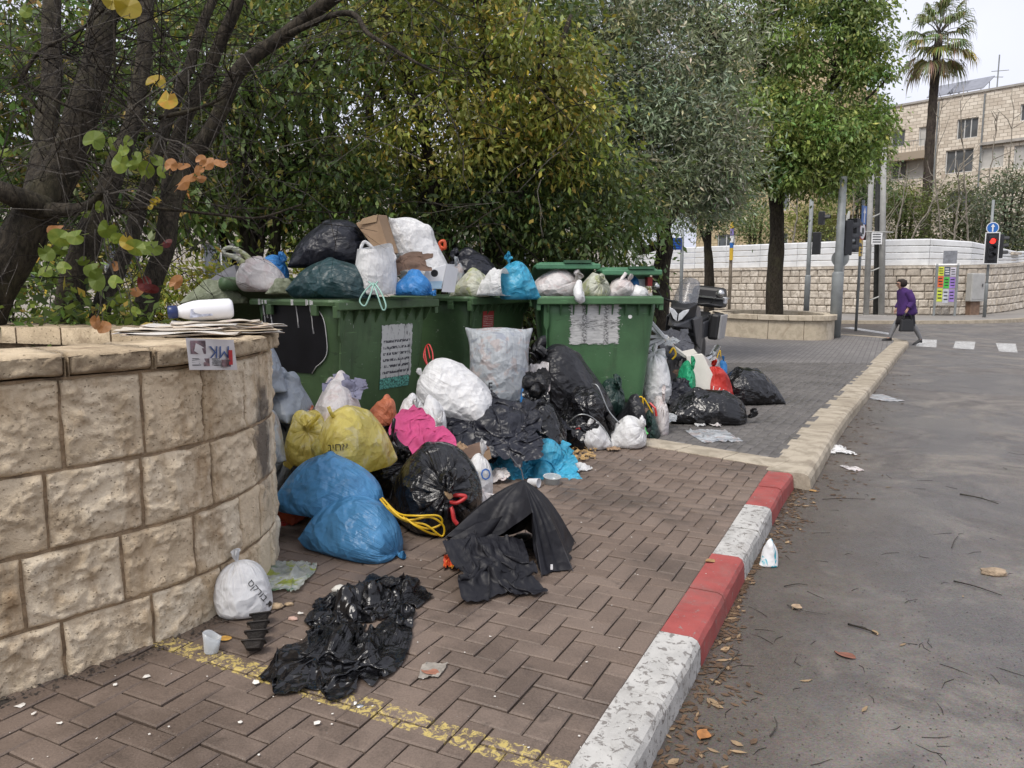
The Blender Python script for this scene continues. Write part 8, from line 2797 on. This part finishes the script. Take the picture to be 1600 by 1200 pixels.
for s_ in (-1, 1):
    b = B(); b.box((-.93, s_ * .24, 1.17), (.16, .08, .1)); mpart(b, 'reflector', LENS, False, tc, .015)
    b = B(); b.box((-.6, s_ * .25, .8), (.44, .16, .38), 0, 0, 0, (.95, .9)); pn = mpart(b, 'pannier', FAIRD, False, None, .04)
    b = B(); b.box((-.6, s_ * .335, .8), (.42, .03, .36)); mpart(b, 'pannier_lid', mat('lid_silver', (.35, .35, .35), .35, .1, 6), False, pn, .012)
b = B(); b.box((-.9, -.28, .98), (.2, .2, .12)); mpart(b, 'tail_light', mat('tail_red', (.5, .03, .02), .3), False, None, .02)
b = B(); b.tube([(0, .2, .3), (-.6, .24, .35), (-.95, .24, .45)], [.04, .05, .055], 10); mpart(b, 'exhaust', CHROME, True)
b = B(); b.tube([(-.05, .15, .3), (-.12, .32, .02)], .012, 6); mpart(b, 'side_stand', FAIRD, True)

# ------------------------------------------------------------------ woman crossing
def skin_body(name, verts, edges, m, parent, root=0, sub=1):
    me = bpy.data.meshes.new(name)
    me.from_pydata([v[:3] for v in verts], edges, [])
    o = newobj(name, me, m, parent, True)
    sk = o.modifiers.new('skin', 'SKIN')
    sk.use_smooth_shade = True
    for i, v in enumerate(verts):
        sv = me.skin_vertices[0].data[i]
        sv.radius = (v[3], v[4] if len(v) > 4 else v[3])
        sv.use_root = i == root
    s_ = o.modifiers.new('sub', 'SUBSURF'); s_.levels = sub + 1; s_.render_levels = sub + 1
    return o
SKIN = mat('skin', (.42, .25, .18), .55, .08, 6)
wpos = G(1413, 532)
wo = thing('person', 'person in purple jacket and dark skirt stepping off the kerb, head bowed', 'person', (wpos.x, wpos.y, .0), PI + math.radians(6))
bv_ = [(0, 0, .84, .1, .09), (.03, 0, 1.0, .1, .09), (.07, 0, 1.18, .1, .08), (.11, 0, 1.27, .07, .06), (.16, 0, 1.345, .05, .05), (.2, 0, 1.4, .06, .07), (.225, 0, 1.47, .082, .095), (.22, 0, 1.55, .07, .08),
       (0, -.08, .76, .07), (.2, -.09, .46, .06), (.34, -.09, .12, .038), (.36, -.09, .06, .035), (.46, -.09, .035, .028),
       (0, .08, .76, .07), (-.12, .09, .46, .06), (-.36, .09, .1, .038), (-.385, .09, .03, .035), (-.31, .09, -.05, .028),
       (.09, -.15, 1.24, .045), (.04, -.21, 1.02, .045), (.12, -.22, .82, .033), (.15, -.22, .76, .03, .018), (.09, .15, 1.24, .045), (.0, .21, 1.02, .045), (.1, .22, .84, .033), (.13, .22, .77, .03, .018),
       (.17, -.24, .72, .009), (.175, -.24, .69, .008), (.175, -.225, .72, .009), (.18, -.225, .685, .008), (.17, -.21, .72, .009), (.175, -.21, .69, .008), (.16, -.198, .725, .008), (.165, -.196, .70, .007), (.19, -.22, .76, .009), (.2, -.225, .735, .008),
       (.15, .24, .73, .009), (.155, .24, .7, .008), (.155, .225, .725, .009), (.16, .225, .69, .008), (.15, .21, .73, .009), (.155, .21, .7, .008), (.14, .198, .735, .008), (.145, .196, .71, .007), (.17, .22, .77, .009), (.18, .225, .745, .008)]
ed_ = [(0, 1), (1, 2), (2, 3), (3, 4), (4, 5), (5, 6), (6, 7), (0, 8), (8, 9), (9, 10), (10, 11), (11, 12), (0, 13), (13, 14), (14, 15), (15, 16), (16, 17), (3, 18), (18, 19), (19, 20), (20, 21), (3, 22), (22, 23), (23, 24), (24, 25),
       (21, 26), (26, 27), (21, 28), (28, 29), (21, 30), (30, 31), (21, 32), (32, 33), (20, 34), (34, 35), (25, 36), (36, 37), (25, 38), (38, 39), (25, 40), (40, 41), (25, 42), (42, 43), (24, 44), (44, 45)]
skin_body('body', bv_, ed_, SKIN, wo)
PURP = mat('purple_wool', (.052, .017, .115), .85, .2, 8, .3, 60)
SKIRT = mat('dark_skirt', (.012, .01, .013), .85, .2, 8)
STOCK = mat('grey_stocking', (.16, .16, .165), .7, .1, 9)
HAIRM = mat('hair_brown', (.016, .009, .006), .8, .3, 40, .5, 120)
def ell(cx, cy, z, rx, ry, tilt=0.0, n_=18, wob=0.0):
    return [Vector((cx + rx * math.cos(a), cy + ry * math.sin(a), z + tilt * math.cos(a) + wob * math.sin(3 * a))) for a in [2 * PI * i / n_ for i in range(n_)]]
b = B(); b.loft([ell(-.03, 0, .68, .25, .25, -.04, wob=.01), ell(-.02, 0, .75, .24, .245, -.03), ell(.0, 0, .92, .215, .23), ell(.02, 0, 1.08, .205, .22), ell(.045, 0, 1.2, .185, .21), ell(.075, 0, 1.29, .15, .185), ell(.12, 0, 1.345, .095, .12), ell(.145, 0, 1.375, .075, .088)])
mesh('jacket', b.v, b.f, PURP, wo, True, True)
jk = [c for c in bpy.data.objects if c.parent == wo and c.name.startswith('jacket')][0]
for s_, pts in ((-1, [(.09, -.15, 1.28), (.05, -.215, 1.12), (.03, -.23, 1.0), (.09, -.235, .88), (.115, -.235, .84)]), (1, [(.09, .15, 1.28), (.03, .215, 1.12), (.0, .23, 1.0), (.07, .235, .9), (.1, .235, .86)])):
    b = B(); b.tube(smooth_path(pts, 4), np.linspace(.1, .068, 17), 12); mesh('sleeve', b.v, b.f, PURP, jk, True, True); 
b = B(); b.loft([ell(.0, 0, .4, .27, .2, .03), ell(.0, 0, .55, .235, .2, .02), ell(.0, 0, .72, .2, .2), ell(0, 0, .86, .17, .18)]); mesh('skirt', b.v, b.f, SKIRT, wo, True, True)
for y, pts in ((-.09, [(.17, -.09, .5), (.2, -.09, .44), (.27, -.09, .3), (.34, -.09, .12), (.355, -.09, .07)]), (.09, [(-.1, .09, .5), (-.12, .09, .45), (-.26, .09, .26), (-.36, .09, .1), (-.38, .09, .04)])):
    b = B(); b.tube(smooth_path(pts, 4), [.066, .066, .067, .067, .068, .068, .067, .065, .062, .058, .054, .05, .047, .044, .043, .042, .042], 12); mesh('stocking', b.v, b.f, STOCK, wo, True, True)
for base, d_ in (((.33, -.09, .0), (1, 0, 0)), ((-.4, .09, -.03), (.8, 0, -.3))):
    dv = Vector(d_).normalized(); p0 = Vector(base)
    b = B(); b.loft([[p0 + dv * x + Vector((0, s_ * w, z)) for s_, z in ((-1, 0), (1, 0), (1, h * .6), (.4, h), (-.4, h), (-1, h * .6))] for x, w, h in ((-.02, .03, .09), (.05, .04, .085), (.12, .043, .06), (.19, .038, .045), (.235, .015, .025))]); sh_o = mesh('shoe', b.v, b.f, FAIRD, wo, True, True)
    b = B(); b.box(p0 + dv * .0 + Vector((0, 0, -.005)), (.05, .05, .04)); mesh('heel', b.v, b.f, FAIRD, sh_o, True)
b = B(); b.lathe([(.03, -.02), (.1, .01), (.128, .06), (.13, .12), (.1, .175), (.03, .2)], (.185, 0, 1.4), (-.15, 0, 1), 18)
for i, v in enumerate(b.v):
    if v[0] > .25 and v[2] < 1.535: b.v[i] = (.245, v[1] * .95, v[2])
mesh('hair', b.v, b.f, HAIRM, wo, True, True)
b = B(); b.loft([[Vector((.3, y, 1.445)) + Vector(q) for q in ((0, 0, .02), (.028, 0, -.012), (0, 0, -.018))] for y in (-.012, .012)]); mesh('nose', b.v, b.f, SKIN, wo, True, True)
b = B()
for s_ in (-1, 1): b.box((.298, s_ * .035, 1.475), (.012, .05, .032))
b.box((.302, 0, 1.478), (.01, .03, .008))
for s_ in (-1, 1): b.box((.25, s_ * .082, 1.48), (.1, .006, .008))
mesh('glasses', b.v, b.f, FAIRD, wo, True)
b = B(); b.box((.292, 0, 1.408), (.012, .045, .008)); mesh('mouth', b.v, b.f, mat('lip', (.3, .1, .09), .5), wo, True)
for s_ in (-1, 1):
    b = B(); b.lathe([(.005, 0), (.022, .004), (.024, .012), (.01, .016)], (.205, s_ * .085, 1.46), (0, s_, 0), 10); mesh('ear', b.v, b.f, SKIN, wo, True, True)
Rw = Matrix.Translation(wo.location) @ Matrix.Rotation(PI + math.radians(6), 4, 'Z')
hb_ = thing('handbag', 'black handbag carried low by the person in purple', 'handbag', Rw @ Vector((.12, .235, .24)), PI + math.radians(6))
b = B(); b.box((0, 0, .17), (.38, .14, .32), 0, 0, 0, (.82, .6)); bevel(mesh('bag_body', b.v, b.f, FAIRD, hb_, True), .03)
for s_ in (-1, 1):
    b = B(); b.tube(smooth_path([(-.11, s_ * .04, .32), (-.08, s_ * .03, .42), (.02, s_ * .01, .49), (.09, s_ * .03, .42), (.11, s_ * .04, .32)], 5), .01, 6); mesh('strap', b.v, b.f, FAIRD, hb_, True, True)
